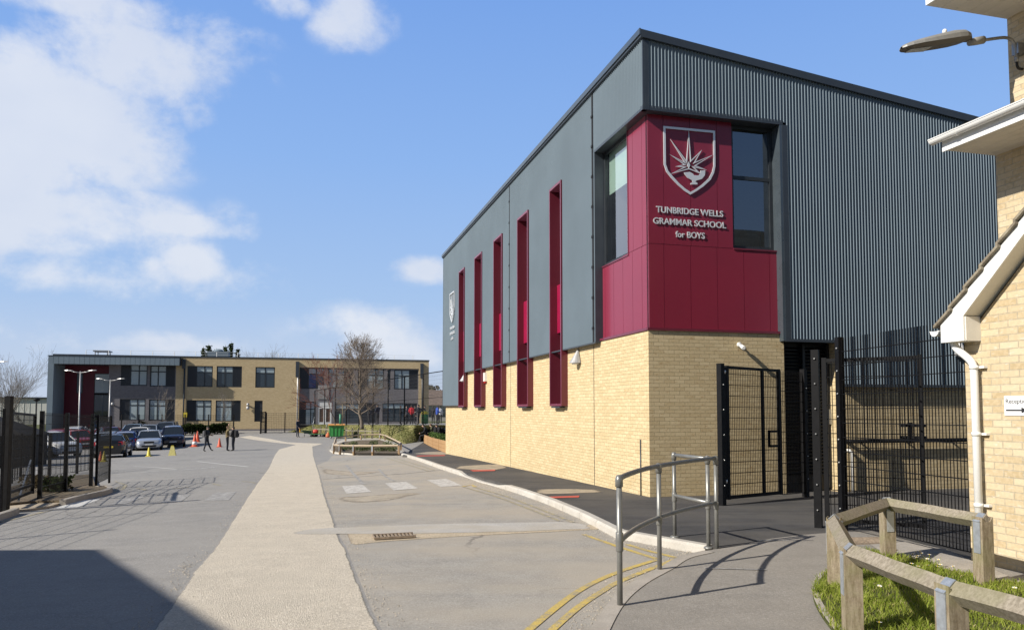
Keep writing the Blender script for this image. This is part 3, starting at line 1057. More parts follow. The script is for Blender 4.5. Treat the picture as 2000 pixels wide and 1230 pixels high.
# roof, fascias
mb = MB()
ov = 0.06
def rp(r, s, z): return PR.pt(r, z, 0) + LD * s
q = [rp(-CO - ov, -CO - ov, zt), rp(R_END + .3, -CO - ov, zroof(R_END + .3)), rp(R_END + .3, s_end + CO + ov, zroof(R_END + .3)), rp(-CO - ov, s_end + CO + ov, zt)]
mb.hexa([p - Vector((0, 0, 0.16)) for p in q], q)
mb.build('roof_fascia', CLAD_D, hall)
mb = MB()
mb.pbox(PL, -CO - ov, s_end + CO + ov, zt - 0.11, zt + 0.012, CO + ov, CO + ov + 0.03)
mb.build('eaves_flashing', CLAD_T, hall)

# trims of the sheeting
mb = MB()
mb.pbox(PR, -CO - 0.004, 0.0, z_soff, zt - 0.16, CO - 0.02, CO + 0.014)                      # corner flashing, end wall
mb.pbox(PR, -CO - 0.01, r_jamb + 0.02, z_soff - 0.005, z_soff + 0.09, CO - 0.10, CO + 0.012)  # drip over the red corner
mb.pbox(PL, -CO, aw1 + 0.02, z_soff - 0.005, z_soff + 0.05, CO - 0.10, CO + 0.012)
mb.pbox(PR, r_jamb, r_jamb + 0.13, z_cr, z_soff - 0.005, CO - 0.02, CO + 0.013)
mb.pbox(PR, r_jamb, r_louv, z_cr - 0.06, z_cr, CO - 0.12, CO + 0.012)
mb.pbox(PR, r_louv, R_END, z_pl - 0.06, z_pl, CO - 0.14, CO + 0.012)
mb.pbox(PL, aw1 + 0.005, slots[4][0], z_cl - 0.03, z_cl, CO - 0.12, CO + 0.012)
mb.pbox(PL, slots[4][1], s_end + CO, z_low - 0.03, z_low, CO - 0.12, CO + 0.012)
# soffit of the recess and its jambs
mb.pbox(PR, -CO + 0.02, r_jamb - 0.002, z_soff - 0.001, z_soff + 0.03, -0.30, CO - 0.101)
mb.pbox(PL, -CO + 0.02, aw1, z_soff - 0.002, z_soff + 0.03, -0.30, CO - 0.101)
mb.pbox(PL, aw1, aw1 + 0.05, z_cl - 0.02, z_soff - 0.006, -0.30, CO + 0.004)
mb.pbox(PL, s_end + CO - 0.06, s_end + CO + 0.01, z_low, zt - 0.11, CO - 0.01, CO + 0.015)
mb.build('flashing_trim', CLAD_D, hall)
mb = MB()
mb.pbox(PR, r_jamb - 0.06, r_jamb - 0.001, z_cr - 0.05, z_soff - 0.006, RO - 0.1, CO + 0.008)
mb.build('jamb_flashing', CLAD_T, hall)

# movement joints with their fixings
for u in (1158.5, 995.5):
    mb = MB()
    a, _ = PL.hit(u, 500, CO)
    b, _ = PL.hit(u + 2, 800, 0)
    mb.pbox(PL, a - 0.035, a + 0.035, z_cl, zt - 0.11, CO - 0.01, CO + 0.014)
    mb.pbox(PL, b - 0.012, b + 0.012, gz, z_cl - 0.04, -0.01, 0.004)
    for k in range(9):
        mb.pbox(PL, a - 0.045, a + 0.045, z_cl + 0.3 + k * 0.72, z_cl + 0.36 + k * 0.72, CO + 0.014, CO + 0.03)
    mb.build('movement_joint', DARK, hall)
mb = MB()
a, _ = PL.hit(1251, 910, 0.02)
mb.tube([PL.pt(a, -0.2, 0.02), PL.pt(a, PL.hit(1251, 858, 0.02)[1], 0.02)], 0.012, 6)
mb.build('conduit_pipe', CLAD_D, hall)

# crimson panels
mb = MB()
gap = 0.010
vj = [PR.hit(u, 560, RO)[0] for u in (1297.5, 1349.5, 1401.5, 1453.5, 1503.5)]
r_w0, _ = PR.hit(1431, 400, RO); _, z_w0 = PR.hit(1431, 484.5, RO)
T = 0.04
def panel(pl, a0, a1, z0, z1, o=RO): mb.pbox(pl, a0 + gap / 2, a1 - gap / 2, z0, z1, o - T, o)
edges = [RO * -1 + 0.0] + vj + [r_red1]
edges[0] = -RO - 0.0 + 0.0
edges[0] = 0.05
for e_a, e_b in zip(edges[:-1], edges[1:]):
    panel(PR, e_a - (gap / 2 if e_a == edges[0] else 0), e_b, z_bt + 0.05, (z_joint if e_a < r_w0 - 0.05 else z_w0 - 0.03) - gap)
vu = [PR.hit(u, 350, RO)[0] for u in (1296, 1348.5, 1400.5)]
eu = [0.05] + vu + [r_w0]
for e_a, e_b in zip(eu[:-1], eu[1:]):
    panel(PR, e_a - (gap / 2 if e_a == 0.05 else 0), e_b, z_joint, z_soff - 0.003)
jl = [PL.hit(u, 600, RO)[0] for u in (1254.5, 1236, 1217, 1199, 1182)]
el_ = [0.05] + jl + [aw1 - 0.002]
for e_a, e_b in zip(el_[:-1], el_[1:]):
    panel(PL, e_a + (gap / 2 if e_a == 0.05 else 0), e_b, z_bt + 0.05, (z_joint if e_a < aw0 - 0.1 else zw0 - 0.03) - gap)
ju = [PL.hit(u, 400, RO)[0] for u in (1254, 1236)]
eu = [0.05] + ju + [aw0]
for e_a, e_b in zip(eu[:-1], eu[1:]):
    panel(PL, e_a + (gap / 2 if e_a == 0.05 else 0), e_b, z_joint, z_soff - 0.003)
mb.build('crimson_panel', RED, hall)
mb = MB()
mb.pbox(PR, -0.03, r_red1 + 0.03, z_bt, z_bt + 0.05, RO - 0.05, 0.035)
mb.pbox(PL, 0.0, aw1 - 0.003, z_bt, z_bt + 0.05, RO - 0.05, 0.034)
mb.build('crimson_trim', RED_D, hall)
mb = MB()
mb.pbox(PR, r_w0, r_red1 - 0.004, z_w0 - 0.028, z_w0, RO - 0.1, RO + 0.02)
mb.build('window_sill', RED_D, hall)
mb = MB()
mb.pbox(PL, aw0, aw1 - 0.004, zw0 - 0.028, zw0, RO - 0.1, RO + 0.02)
mb.pbox(PL, aw0 - 0.003, aw0 + 0.03, zw0, z_soff - 0.004, RO - 0.2, RO + 0.012)
mb.build('window_sill', RED_D, hall)
mb = MB()
mb.pbox(PR, 0.05, r_red1, z_bt, z_soff, RO - T - 0.06, RO - T - 0.002)
for a0, a1, z0, z1 in ((0.12, aw0, z_bt, z_soff), (aw0, aw1, z_bt, zw0 - 0.03)):
    mb.pbox(PL, a0, a1, z0, z1, RO - T - 0.06, RO - T - 0.002)
# the dark backing is cut behind the end window by leaving it behind the inner wall
bk = mb
mb = MB()
mb.pbox(PR, 0.05, r_w0, z_bt, z_soff - 0.004, RO - T - 0.06, RO - T - 0.002)
mb.pbox(PR, r_w0, r_red1, z_bt, z_w0 - 0.03, RO - T - 0.06, RO - T - 0.002)
for a0, a1, z0, z1 in ((0.12, aw0, z_bt, z_soff - 0.005), (aw0, aw1, z_bt, zw0 - 0.03)):
    mb.pbox(PL, a0, a1, z0, z1, RO - T - 0.06, RO - T - 0.002)
mb.build('panel_backing', DARK, hall)

# corner windows
def window(parent, pl, a0, a1, z0, z1, off, fw, transoms=(), mullions=(), glass=None, name='window', depth=0.07, frame=None, glass_off=-0.03):
    m = MB()
    m.pbox(pl, a0, a1, z0, z0 + fw, off - depth, off)
    m.pbox(pl, a0, a1, z1 - fw, z1, off - depth, off)
    m.pbox(pl, a0, a0 + fw, z0 + fw, z1 - fw, off - depth, off)
    m.pbox(pl, a1 - fw, a1, z0 + fw, z1 - fw, off - depth, off)
    for a in mullions:
        m.pbox(pl, a - fw / 2, a + fw / 2, z0 + fw, z1 - fw, off - depth + 0.004, off - 0.004)
    for z in transoms:
        m.pbox(pl, a0 + fw, a1 - fw, z - fw / 2, z + fw / 2, off - depth + 0.006, off - 0.006)
    f = m.build(name, frame or MAT['frame'], parent)
    m = MB()
    pquad(m, pl, a0 + fw * 0.9, a1 - fw * 0.9, z0 + fw * 0.9, z1 - fw * 0.9, off + glass_off)
    m.build('pane', glass or GLD, f)
    return f

r_w1, _ = PR.hit(1516, 400, RO)
z_tr = PR.hit(1432, 343, RO)[1]
w1 = window(hall, PR, r_w0 + 0.004, r_jamb - 0.062, z_w0 + 0.002, z_soff - 0.004, RO - 0.09, 0.075, [z_tr], [], GLS)
a_l = PL.hit(1183, 420, RO - 0.12)[0]
w2 = window(hall, PL, aw0 + 0.032, aw1 - 0.002, zw0 + 0.002, z_soff - 0.006, RO - 0.05, 0.07, [], [], GLS)
mb = MB()
pquad(mb, PL, aw0 + 0.1, aw1 - 0.07, PL.hit(1200, 375, RO - 0.16)[1], z_soff - 0.02, RO - 0.16)
mb.build('roller_blind', BLIND, w2)
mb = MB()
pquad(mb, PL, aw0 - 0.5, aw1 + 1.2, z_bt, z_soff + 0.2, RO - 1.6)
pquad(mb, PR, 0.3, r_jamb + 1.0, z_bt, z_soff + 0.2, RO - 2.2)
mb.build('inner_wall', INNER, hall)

# tall slot windows
for (a0, a1) in slots:
    fw, o0, o1 = 0.06, -0.26, CO + 0.05
    mb = MB()
    mb.pbox(PL, a0, a0 + fw, z_sb, z_st, o0, o1)
    mb.pbox(PL, a1 - fw, a1, z_sb, z_st, o0, o1)
    mb.pbox(PL, a0 + fw, a1 - fw, z_st - fw, z_st, o0, o1 - 0.001)
    mb.pbox(PL, a0 + fw, a1 - fw, z_sb, z_sb + fw, o0, o1 - 0.001)
    w = mb.build('slot_window', RED_D, hall)
    mb = MB()
    pquad(mb, PL, a0 + fw, a1 - fw, z_sb + fw, z_st - fw, -0.20)
    mb.build('pane', GLD, w)
    mb = MB()
    mb.pbox(PL, a0 + fw, a1 - fw, z_p0, z_p1, -0.18, -0.03)
    mb.build('spandrel_panel', REDIN, w)
    mb = MB()
    mb.pbox(PL, a0 + fw, a1 - fw, z_sb + fw + 1.05, z_sb + fw + 1.10, -0.199, -0.15)
    mb.build('glazing_bar', MAT['frame'], w)
    mb = MB()
    mb.pbox(PL, a0 + 0.25, a1 - 0.05, z_sb - 0.05, z_sb - 0.002, 0.0, CO + 0.02)
    mb.build('sill_drip', CLAD_D, w)

# louvred plant doors under the sheeting
mb = MB()
r_l0 = r_b1 + 0.01
pquad(mb, PR, r_l0 - 0.3, r_louv + 0.1, gz, z_cr, -0.34)
k = 0
z = 0.32
while z < z_cr - 0.1:
    c = PR.pt((r_l0 + r_louv) / 2, z, -0.30)
    p0, p1 = PR.pt(r_l0, z, -0.33), PR.pt(r_l0, z - 0.045, -0.27)
    q0, q1 = PR.pt(r_louv - 0.01, z, -0.33), PR.pt(r_louv - 0.01, z - 0.045, -0.27)
    mb.face([p1, q1, q0, p0])
    z += 0.075
for r in (r_l0 + 0.02, (r_l0 + r_louv) / 2, r_louv - 0.05):
    mb.pbox(PR, r - 0.03, r + 0.03, 0, z_cr - 0.06, -0.33, -0.25)
ld = mb.build('louvred_door', M('black_louvre', (0.018, 0.019, 0.022), 0.4, 0, 0.2, 5), hall)
mb = MB()
a = PR.hit(1622, 820, -0.25)[0]
mb.pbox(PR, a - 0.05, a + 0.05, PR.hit(1622, 828, -0.25)[1], PR.hit(1622, 799, -0.25)[1], -0.249, -0.23)
mb.build('door_notice', MAT['steel'], ld)

# raised crest and lettering
CREST_SHIELD_O = [(205, 122), (665, 165), (668, 480), (655, 540), (625, 600), (560, 660), (500, 700), (445, 732), (395, 700), (335, 648), (275, 585), (232, 530), (210, 465)]
CREST_SHIELD_I = [(224, 143), (648, 183), (651, 478), (638, 532), (610, 585), (550, 640), (495, 680), (446, 708), (400, 678), (345, 630), (290, 570), (248, 520), (228, 462)]
STAR_O = [(432, 165), (452, 425), (548, 335), (490, 440), (648, 378), (495, 474), (592, 513), (482, 492), (540, 548), (432, 506), (265, 550), (384, 490), (310, 482), (386, 464), (258, 373), (390, 440), (268, 240), (410, 428)]
LAMP = [(388, 535), (440, 530), (468, 545), (478, 560), (520, 562), (532, 545), (536, 518), (578, 516), (574, 560), (548, 592), (497, 607), (490, 618), (508, 628), (508, 641), (447, 641), (450, 628), (466, 620), (462, 604), (420, 582), (398, 555)]
FLAME = [(430, 438), (444, 470), (432, 500), (416, 468)]
CR = lambda p, off: PR.hit(1250 + p[0] / 4.555, 220 + p[1] / 4.555, off)
CREST_OFF = RO + 0.012


def ring_solid(mb, outer, inner, ext):
    n = len(outer)
    ext = Vector(ext)
    for i in range(n):
        j = (i + 1) % n
        mb.face([outer[i] + ext, outer[j] + ext, inner[j] + ext, inner[i] + ext])
        mb.face([outer[i], outer[j], outer[j] + ext, outer[i] + ext])
        mb.face([inner[j], inner[i], inner[i] + ext, inner[j] + ext])
        mb.face([outer[j], outer[i], inner[i], inner[j]])


def shrink(pts2, d):
    """inset a 2D outline by d"""
    n = len(pts2)
    area = sum(pts2[i][0] * pts2[(i + 1) % n][1] - pts2[(i + 1) % n][0] * pts2[i][1] for i in range(n))
    sg = 1 if area > 0 else -1
    out = []
    for i in range(n):
        p0, p1, p2 = Vector(pts2[i - 1]).to_2d(), Vector(pts2[i]).to_2d(), Vector(pts2[(i + 1) % n]).to_2d()
        e0, e1 = (p1 - p0).normalized(), (p2 - p1).normalized()
        n0, n1 = Vector((-e0.y, e0.x)) * sg, Vector((-e1.y, e1.x)) * sg
        b = n0 + n1
        L = b.length
        b = b / L if L > 1e-6 else n0
        k = d / max(0.22, b.dot(n0))
        out.append(p1 + b * k)
    return out


def crest(mb, pl, conv, off, ext, d=0.022):
    """conv turns crest drawing coordinates into (along, height)"""
    w = lambda q: pl.pt(q[0], q[1], off)
    e = pl.n * ext
    so = [Vector(conv(p)) for p in CREST_SHIELD_O]; si = [Vector(conv(p)) for p in CREST_SHIELD_I]
    ring_solid(mb, [w(p) for p in so], [w(p) for p in si], e)
    st = [Vector(conv(p)) for p in STAR_O]
    ring_solid(mb, [w(p) for p in st], [w(p) for p in shrink(st, d)], e)
    for poly in (LAMP, FLAME):
        pts = [w(conv(p)) for p in poly]
        bm = bmesh.new()
        vs = [bm.verts.new(p) for p in pts]
        f = bm.faces.new(vs)
        r = bmesh.ops.extrude_face_region(bm, geom=[f])
        nv = [x for x in r['geom'] if isinstance(x, bmesh.types.BMVert)]
        bmesh.ops.translate(bm, verts=nv, vec=e)
        bmesh.ops.triangulate(bm, faces=bm.faces[:])
        bm.verts.index_update()
        mb.mesh([v.co.copy() for v in bm.verts], [tuple(v.index for v in f.verts) for f in bm.faces])
        bm.free()


mb = MB()
crest(mb, PR, lambda p: CR(p, CREST_OFF), CREST_OFF, 0.016)
mb.build('shield_crest', MAT['alu'], hall)


def lettering(text, parent, pl, mat, off, a0, z_base, width=None, height=None, name='lettering', ext=0.012, center=False, bold=0.0, flip=False):
    cu = bpy.data.curves.new('text', 'FONT')
    cu.body = text
    cu.size = 1.0
    cu.extrude = 0.5
    cu.offset = bold
    to = bpy.data.objects.new('text', cu)
    COL.objects.link(to)
    dg = bpy.context.evaluated_depsgraph_get()
    me = bpy.data.meshes.new_from_object(to.evaluated_get(dg))
    bpy.data.objects.remove(to, do_unlink=True)
    co = np.empty(len(me.vertices) * 3); me.vertices.foreach_get('co', co); co = co.reshape(-1, 3)
    x0, x1 = co[:, 0].min(), co[:, 0].max()
    sx = width / (x1 - x0) if width else height / 0.73
    sy = height / 0.73 if height else sx
    root = parent
    while root is not None and root.parent is not None: root = root.parent
    ro = root.location if root is not None else Vector((0, 0, 0))
    for v in me.vertices:
        a = (v.co.x - x0) * sx
        if center: a -= (x1 - x0) * sx / 2
        p = pl.pt(a0 - a if flip else a0 + a, z_base + v.co.y * sy, off + (v.co.z + 0.5) * ext)
        v.co = p - ro
    me.materials.clear()
    me.materials.append(mat)
    autouv(me)
    me.name = name
    o = bpy.data.objects.new(name, me)
    COL.objects.link(o)
    if parent is not None: o.parent = parent
    return o


for txt, (ul, vl), (ur, vr), cap in (('TUNBRIDGE WELLS', (1281.5, 414.5), (1412.3, 424), 12.6), ('GRAMMAR SCHOOL', (1276, 436.5), (1418, 447), 12.6), ('for BOYS', (1319.5, 463), (1376.5, 466.8), 12.4)):
    a0, z0 = PR.hit(ul, vl, CREST_OFF); a1, _ = PR.hit(ur, vr, CREST_OFF)
    _, z1 = PR.hit(ul, vl - cap, CREST_OFF)
    lettering(txt, hall, PR, MAT['alu'], CREST_OFF - 0.004, a0, z0, a1 - a0, z1 - z0, ext=0.013, bold=0.014)

# second crest at the far end of the long side
fa1, fz1 = PL.hit(879.5, 574, CO + 0.03); fa0, fz0 = PL.hit(888, 568, CO + 0.03)
_, fzb = PL.hit(884, 632, CO + 0.03)
sc_h = (fz0 - fzb) / 610.0
sc_w = (fa1 - fa0) / 460.0
def conv2(p):
    vv = p[1] - (p[0] - 205) * 0.0935 - 122           # take the drawing's slope out
    return (fa1 - (p[0] - 205) * sc_w, fz0 - vv * sc_h)
mb = MB()
crest(mb, PL, conv2, CO + 0.02, 0.05, 0.03)
mb.build('shield_crest', MAT['alu'], hall)
zz = fzb - 0.1
for txt in ('TUNBRIDGE WELLS', 'GRAMMAR SCHOOL', 'for BOYS'):
    w_ = (fa1 - fa0) * (1.0 if txt != 'for BOYS' else 0.5)
    lettering(txt, hall, PL, MAT['alu'], CO + 0.02, (fa0 + fa1) / 2 + w_ / 2, zz - 0.14, w_, 0.13, ext=0.03, flip=True)
    zz -= 0.25

# ---- things fixed to the hall
def cone_lamp(u, v, pl, off, hpx, label):
    a, z = pl.hit(u, v, off)
    p = pl.pt(a, z, off)
    hh = 0.38
    root = empty('wall_lamp', p, 0, label, 'wall light', 'conical wall lights on the sports hall')
    mb = MB()
    n = pl.n; d = pl.d
    ap = p + n * 0.02 + Vector((0, 0, hh))
    k = 14
    ring = []
    for i in range(k + 1):
        t = math.pi * i / k
        ring.append(p + d * math.cos(t) * 0.16 + n * (0.02 + 0.24 * math.sin(t)))
    for i in range(k):
        mb.face([ring[i], ring[i + 1], ap], 0, False)
    mb.face(ring[::-1])
    mb.face([ring[0], ap, ring[-1]])
    mb.build('shade', MAT['steel_paint'], root)
    mb = MB()
    mb.pbox(pl, a - 0.09, a + 0.09, z - 0.03, z - 0.004, off + 0.04, off + 0.16)
    mb.build('lens', MAT['white_upvc'], root)
    return root


MAT['steel_paint'] = M('silver_paint', (0.42, 0.42, 0.42), 0.4, 0.3, 0.06, 8)
cone_lamp(1131, 709, PL, 0.0, 28, 'silver conical wall light on the brick nearest the crimson corner')
cone_lamp(909, 744, PL, 0.0, 15, 'silver conical wall light beside the farthest slot window')
cone_lamp(1873, 695, PR, CO + 0.01, 28, 'grey conical wall light on the ribbed end wall above the black gates')
a, z = PL.hit(949.5, 738, 0.0)
mb = MB()
mb.pbox(PL, a - 0.16, a + 0.16, z - 0.13, z + 0.2, 0.0, 0.10)
o = mb.build('alarm_box', MAT['white_upvc'])
tag(o, 'small white alarm box on the brick between the far slot windows', 'alarm box')
mb = MB(); mb.pbox(PL, a - 0.13, a + 0.13, z - 0.19, z - 0.131, 0.0, 0.08)
mb.build('red_base', M('red_plastic', (0.5, 0.04, 0.03), 0.4), o)

# security camera under the crimson trim
a, z = PR.hit(1443, 673, 0)
p = PR.pt(a, z, 0)
cc = empty('security_camera', p, 0, 'small white security camera on the brick under the crimson panels', 'security camera')
mb = MB()
mb.lathe([(0.05, 0), (0.05, 0.03), (0.03, 0.04)], 12, p, mat=PR.n.to_track_quat('Z', 'Y').to_matrix())
mb.tube([p + PR.n * 0.03, p + PR.n * 0.10 - Vector((0, 0, 0.05))], 0.018, 8)
mb.build('bracket', MAT['white_upvc'], cc)
mb = MB()
q = (PR.n * 0.9 - RD * 0.25 - Vector((0, 0, 0.3))).normalized()
mb.lathe([(0.035, -0.06), (0.042, -0.05), (0.042, 0.12), (0.034, 0.125)], 12, p + PR.n * 0.12 + Vector((0, 0, -0.05)), mat=q.to_track_quat('Z', 'Y').to_matrix())
mb.build('camera_body', MAT['white_upvc'], cc)

# rail and pipe along the low brick wall behind the gates
mb = MB()
_, zr = PR.hit(1700, 861, 0.10)
r0 = PR.hit(1660, 861, 0.1)[0]
mb.tube([PR.pt(r0, zr, -0.02), PR.pt(r0, zr, 0.10), PR.pt(r0 + 5.5, zr, 0.10)], 0.045, 8)
for k in range(5):
    mb.tube([PR.pt(r0 + 0.3 + k * 1.2, zr, -0.02), PR.pt(r0 + 0.3 + k * 1.2, zr, 0.10)], 0.02, 6)
tag(mb.build('wall_rail', MAT['black_metal']), 'black rail fixed along the low brick wall behind the gates', 'rail')
mb = MB()
r1 = PR.hit(1664, 900, 0.06)[0]
mb.tube([PR.pt(r1 - 0.05, PR.hit(1664, 879, 0.06)[1], -0.02), PR.pt(r1 - 0.04, PR.hit(1664, 879, 0.06)[1], 0.06), PR.pt(r1, PR.hit(1664, 884, 0.06)[1], 0.06), PR.pt(r1, -0.1, 0.06)], 0.03, 8)
tag(mb.build('waste_pipe', MAT['white_upvc']), 'short white waste pipe at the foot of the low brick wall', 'pipe')
# ramp of pale concrete in front of the louvred doors
mb = MB()
ra, rb = PR.hit(1535, 930, 1.2)[0], PR.hit(1800, 930, 0.4)[0]
zr0 = 0.28
q = [PR.pt(r_b1 - 0.05, -0.3, 1.25), PR.pt(rb, -0.3, 1.25), PR.pt(rb, -0.3, 0.02), PR.pt(r_b1 - 0.05, -0.3, 0.02)]
tz = [zr0 + 0.06, 0.12, 0.12, zr0 + 0.06]
mb.hexa(q, [Vector((p.x, p.y, z)) for p, z in zip(q, tz)])
tag(mb.build('door_ramp', A_CONC), 'pale concrete ramp in front of the black louvred doors', 'ramp')
# ================================================================ far school block
o0 = at(500, 797, 86)
PF = Plane(o0, RD, PR.n)
B_FAR = brick_mat('buff_brick', (0.47, 0.36, 0.205), (0.57, 0.455, 0.275), (0.44, 0.35, 0.23), spot=(0.30, 0.18, 0.08), bump=0.1, blotch=0.03)
B_GREY = brick_mat('grey_brick', (0.15, 0.14, 0.15), (0.20, 0.19, 0.20), (0.20, 0.19, 0.19), bump=0.1, blotch=0.03)
PANE_BL = glass_pane('blind_window_glass', (0.33, 0.40, 0.43))
PANE_DK = glass_pane('dark_pane', (0.03, 0.045, 0.06))
PANE_BLUE = glass_pane('blue_pane', (0.03, 0.05, 0.16))
LOUV = M('louvre_panel', (0.022, 0.026, 0.034), 0.5)
fh = lambda u, v, off=0.0: PF.hit(u, v, off)
aF0 = fh(101, 760)[0]; aF1 = fh(837.5, 760)[0]
a_gr0 = fh(212, 760)[0]; a_gr1 = fh(343, 760)[0]; a_tan1 = fh(584.5, 760)[0]
zF_top = fh(500, 699.5)[1]
zF_b = -4.0
school = empty('school_block', (o0.x, o0.y, H(o0.x, o0.y)), 0, 'long two storey school block of buff and grey brick beyond the car park', 'building')
WIN = [  # u0, u1, v0, v1, panel side, upper/lower glass
    (236, 288, 711.5, 753, 'L', 'bl'), (293, 342, 713.7, 754.6, 'R', 'bl'), (233.6, 284, 778.8, 820.5, 'L', 'bl'), (290.7, 341, 779.5, 821, 'R', 'bl'),
    (365.6, 415.4, 714.4, 755.4, 'L', 'dk'), (423, 472.4, 715, 756, 'R', 'dk'), (498.8, 536.8, 716.6, 756.8, '', 'dk'),
    (364, 413, 781, 822, 'L', 'bl'), (421, 470, 781.7, 822.7, 'R', 'bl'),
    (584.9, 633.5, 718, 759, 'L', 'mix'), (641, 690, 719.5, 758, 'R', 'bl'), (699, 750, 720, 760, 'L', 'bl'), (757, 763, 721, 761, '', 'bl'), (770, 817, 722, 760, 'R', 'bl'),
    (584.9, 617, 784, 833, 'L', 'bl'), (655, 735, 787, 826, 'R', 'dk'), (747, 815, 787, 823, 'R', 'dk'),
]
holes = []
for w in WIN:
    a0 = fh(w[0], (w[2] + w[3]) / 2)[0]; a1 = fh(w[1], (w[2] + w[3]) / 2)[0]
    um = (w[0] + w[1]) / 2
    holes.append((a0, a1, fh(um, w[3])[1], fh(um, w[2])[1]))
door_h = (fh(497, 800)[0], fh(512.7, 800)[0], fh(505, 823)[1], fh(505, 782)[1])
door2 = (fh(621, 800)[0], fh(647.5, 800)[0], fh(634, 830)[1], fh(634, 784)[1])
z_band = fh(700, 718.5)[1]
a_rec1 = fh(818, 760)[0]
REC = -0.12
mb = MB()
inner = lambda h, a, b: h[0] >= a - 0.05 and h[1] <= b + 0.05
wall_faces(mb, PF, a_gr1, a_tan1, zF_b, zF_top, [h for h in holes + [door_h] if inner(h, a_gr1, a_tan1)], 0, 0.22)
wall_faces(mb, PF, a_tan1, aF1, z_band, zF_top, (), 0)
wall_faces(mb, PF, a_rec1, aF1, zF_b, z_band, (), 0)
pts = [PF.pt(a_tan1, z_band, 0), PF.pt(a_rec1, z_band, 0), PF.pt(a_rec1, z_band, REC), PF.pt(a_tan1, z_band, REC)]
mb.face(pts)
mb.face([PF.pt(a_rec1, zF_b, 0), PF.pt(a_rec1, z_band, 0), PF.pt(a_rec1, z_band, REC), PF.pt(a_rec1, zF_b, REC)])
mb.face([PF.pt(aF1, zF_b, 0), PF.pt(aF1, zF_b, -14), PF.pt(aF1, zF_top, -14), PF.pt(aF1, zF_top, 0)])
mb.face([PF.pt(aF0, zF_b, -14), PF.pt(aF1, zF_b, -14), PF.pt(aF1, zF_top, -14), PF.pt(aF0, zF_top, -14)])
mb.build('buff_brick_wall', B_FAR, school)
mb = MB()
wall_faces(mb, PF, a_gr0, a_gr1, zF_b, zF_top, [h for h in holes if inner(h, a_gr0, a_gr1)], 0, 0.22)
mb.build('grey_brick_wall', B_GREY, school)
mb = MB()
wall_faces(mb, PF, a_tan1, a_rec1, zF_b, z_band, [h for h in holes + [door2] if inner(h, a_tan1, a_rec1)], REC, 0.2)
mb.build('grey_brick_wall', B_GREY, school)
mb = MB()
mb.pbox(PF, aF0, aF1 + 0.05, zF_top - 0.02, zF_top + 0.12, -14, 0.06)
mb.build('roof_coping', CLAD_D, school)
mb = MB()
mb.pbox(PF, a_gr1, a_tan1, zF_b, fh(500, 837.5)[1], 0.0, 0.03)
mb.build('plinth', B_GREY, school)

for w, h in zip(WIN, holes):
    off = (REC if h[0] >= a_tan1 - 0.05 else 0) - 0.14
    a0, a1, z0, z1 = h
    fw = 0.11
    pl_w = (a1 - a0) * 0.36 if w[4] else 0
    g0, g1 = (a0 + pl_w, a1) if w[4] == 'L' else (a0, a1 - pl_w)
    gm = (g0 + g1) / 2
    ztr = z1 - (z1 - z0) * 0.30
    m = MB()
    for (x0, x1, y0, y1) in ((a0, a1, z0, z0 + fw), (a0, a1, z1 - fw, z1), (a0, a0 + fw, z0 + fw, z1 - fw), (a1 - fw, a1, z0 + fw, z1 - fw)):
        m.pbox(PF, x0, x1, y0, y1, off - 0.05, off + 0.04)
    if a1 - a0 > 1:
        m.pbox(PF, gm - fw / 2, gm + fw / 2, z0 + fw, z1 - fw, off - 0.04, off + 0.036)
        m.pbox(PF, g0 + 0.01, g1 - 0.01, ztr - fw / 2, ztr + fw / 2, off - 0.04, off + 0.033)
    if w[4]:
        gx = g0 if w[4] == 'L' else g1
        m.pbox(PF, gx - fw / 2, gx + fw / 2, z0 + fw, z1 - fw, off - 0.04, off + 0.037)
    f = m.build('window', MAT['frame'], school)
    for (x0, x1, k) in ((g0, gm, 0), (gm, g1, 1)):
        for (y0, y1, up) in ((z0, ztr, 0), (ztr, z1, 1)):
            m = MB()
            pquad(m, PF, x0 + fw * .4, x1 - fw * .4, y0 + fw * .4, y1 - fw * .4, off)
            gm_ = {'bl': PANE_BL, 'dk': PANE_DK, 'mix': PANE_BL if up else (PANE_BLUE if k == 0 else PANE_DK)}[w[5]]
            if w[5] == 'dk' and up: gm_ = PANE_BL
            m.build('pane', gm_, f)
    if w[4]:
        p0, p1 = (a0 + fw, g0 - fw / 2) if w[4] == 'L' else (g1 + fw / 2, a1 - fw)
        m = MB()
        pquad(m, PF, p0, p1, z0 + fw, z1 - fw, off - 0.01)
        nb = 18
        for k in range(nb):
            z = z0 + fw + (z1 - z0 - 2 * fw) * (k + 0.5) / nb
            m.pbox(PF, p0, p1, z - 0.035, z + 0.02, off - 0.005, off + 0.02)
        m.build('louvre_panel', LOUV, f)
# doors
mb = MB()
pquad(mb, PF, door_h[0], door_h[1], door_h[2], door_h[3], -0.15)
for z in (0.33, 0.66):
    zz = door_h[2] + (door_h[3] - door_h[2]) * z
    mb.pbox(PF, door_h[0], door_h[1], zz - 0.03, zz + 0.03, -0.149, -0.12)
mb.build('door', LOUV, school)
mb = MB()
a0, a1, z0, z1 = door2
am = (a0 + a1) / 2
zt2 = z0 + (z1 - z0) * 0.76
for (x0, x1) in ((a0, a0 + 0.16), (am - 0.14, am + 0.14), (a1 - 0.16, a1)):
    mb.pbox(PF, x0, x1, z0, zt2, REC - 0.12, REC - 0.03)
for (y0, y1) in ((z0, z0 + 0.35), (zt2 - 0.14, zt2)):
    mb.pbox(PF, a0 + 0.16, a1 - 0.16, y0, y1, REC - 0.12, REC - 0.035)
mb.pbox(PF, a0, a1, zt2, z1, REC - 0.12, REC - 0.05)
dd = mb.build('double_door', MAT['white_upvc'], school)
mb = MB()
pquad(mb, PF, a0 + .1, a1 - .1, z0 + .3, zt2 - .1, REC - 0.09)
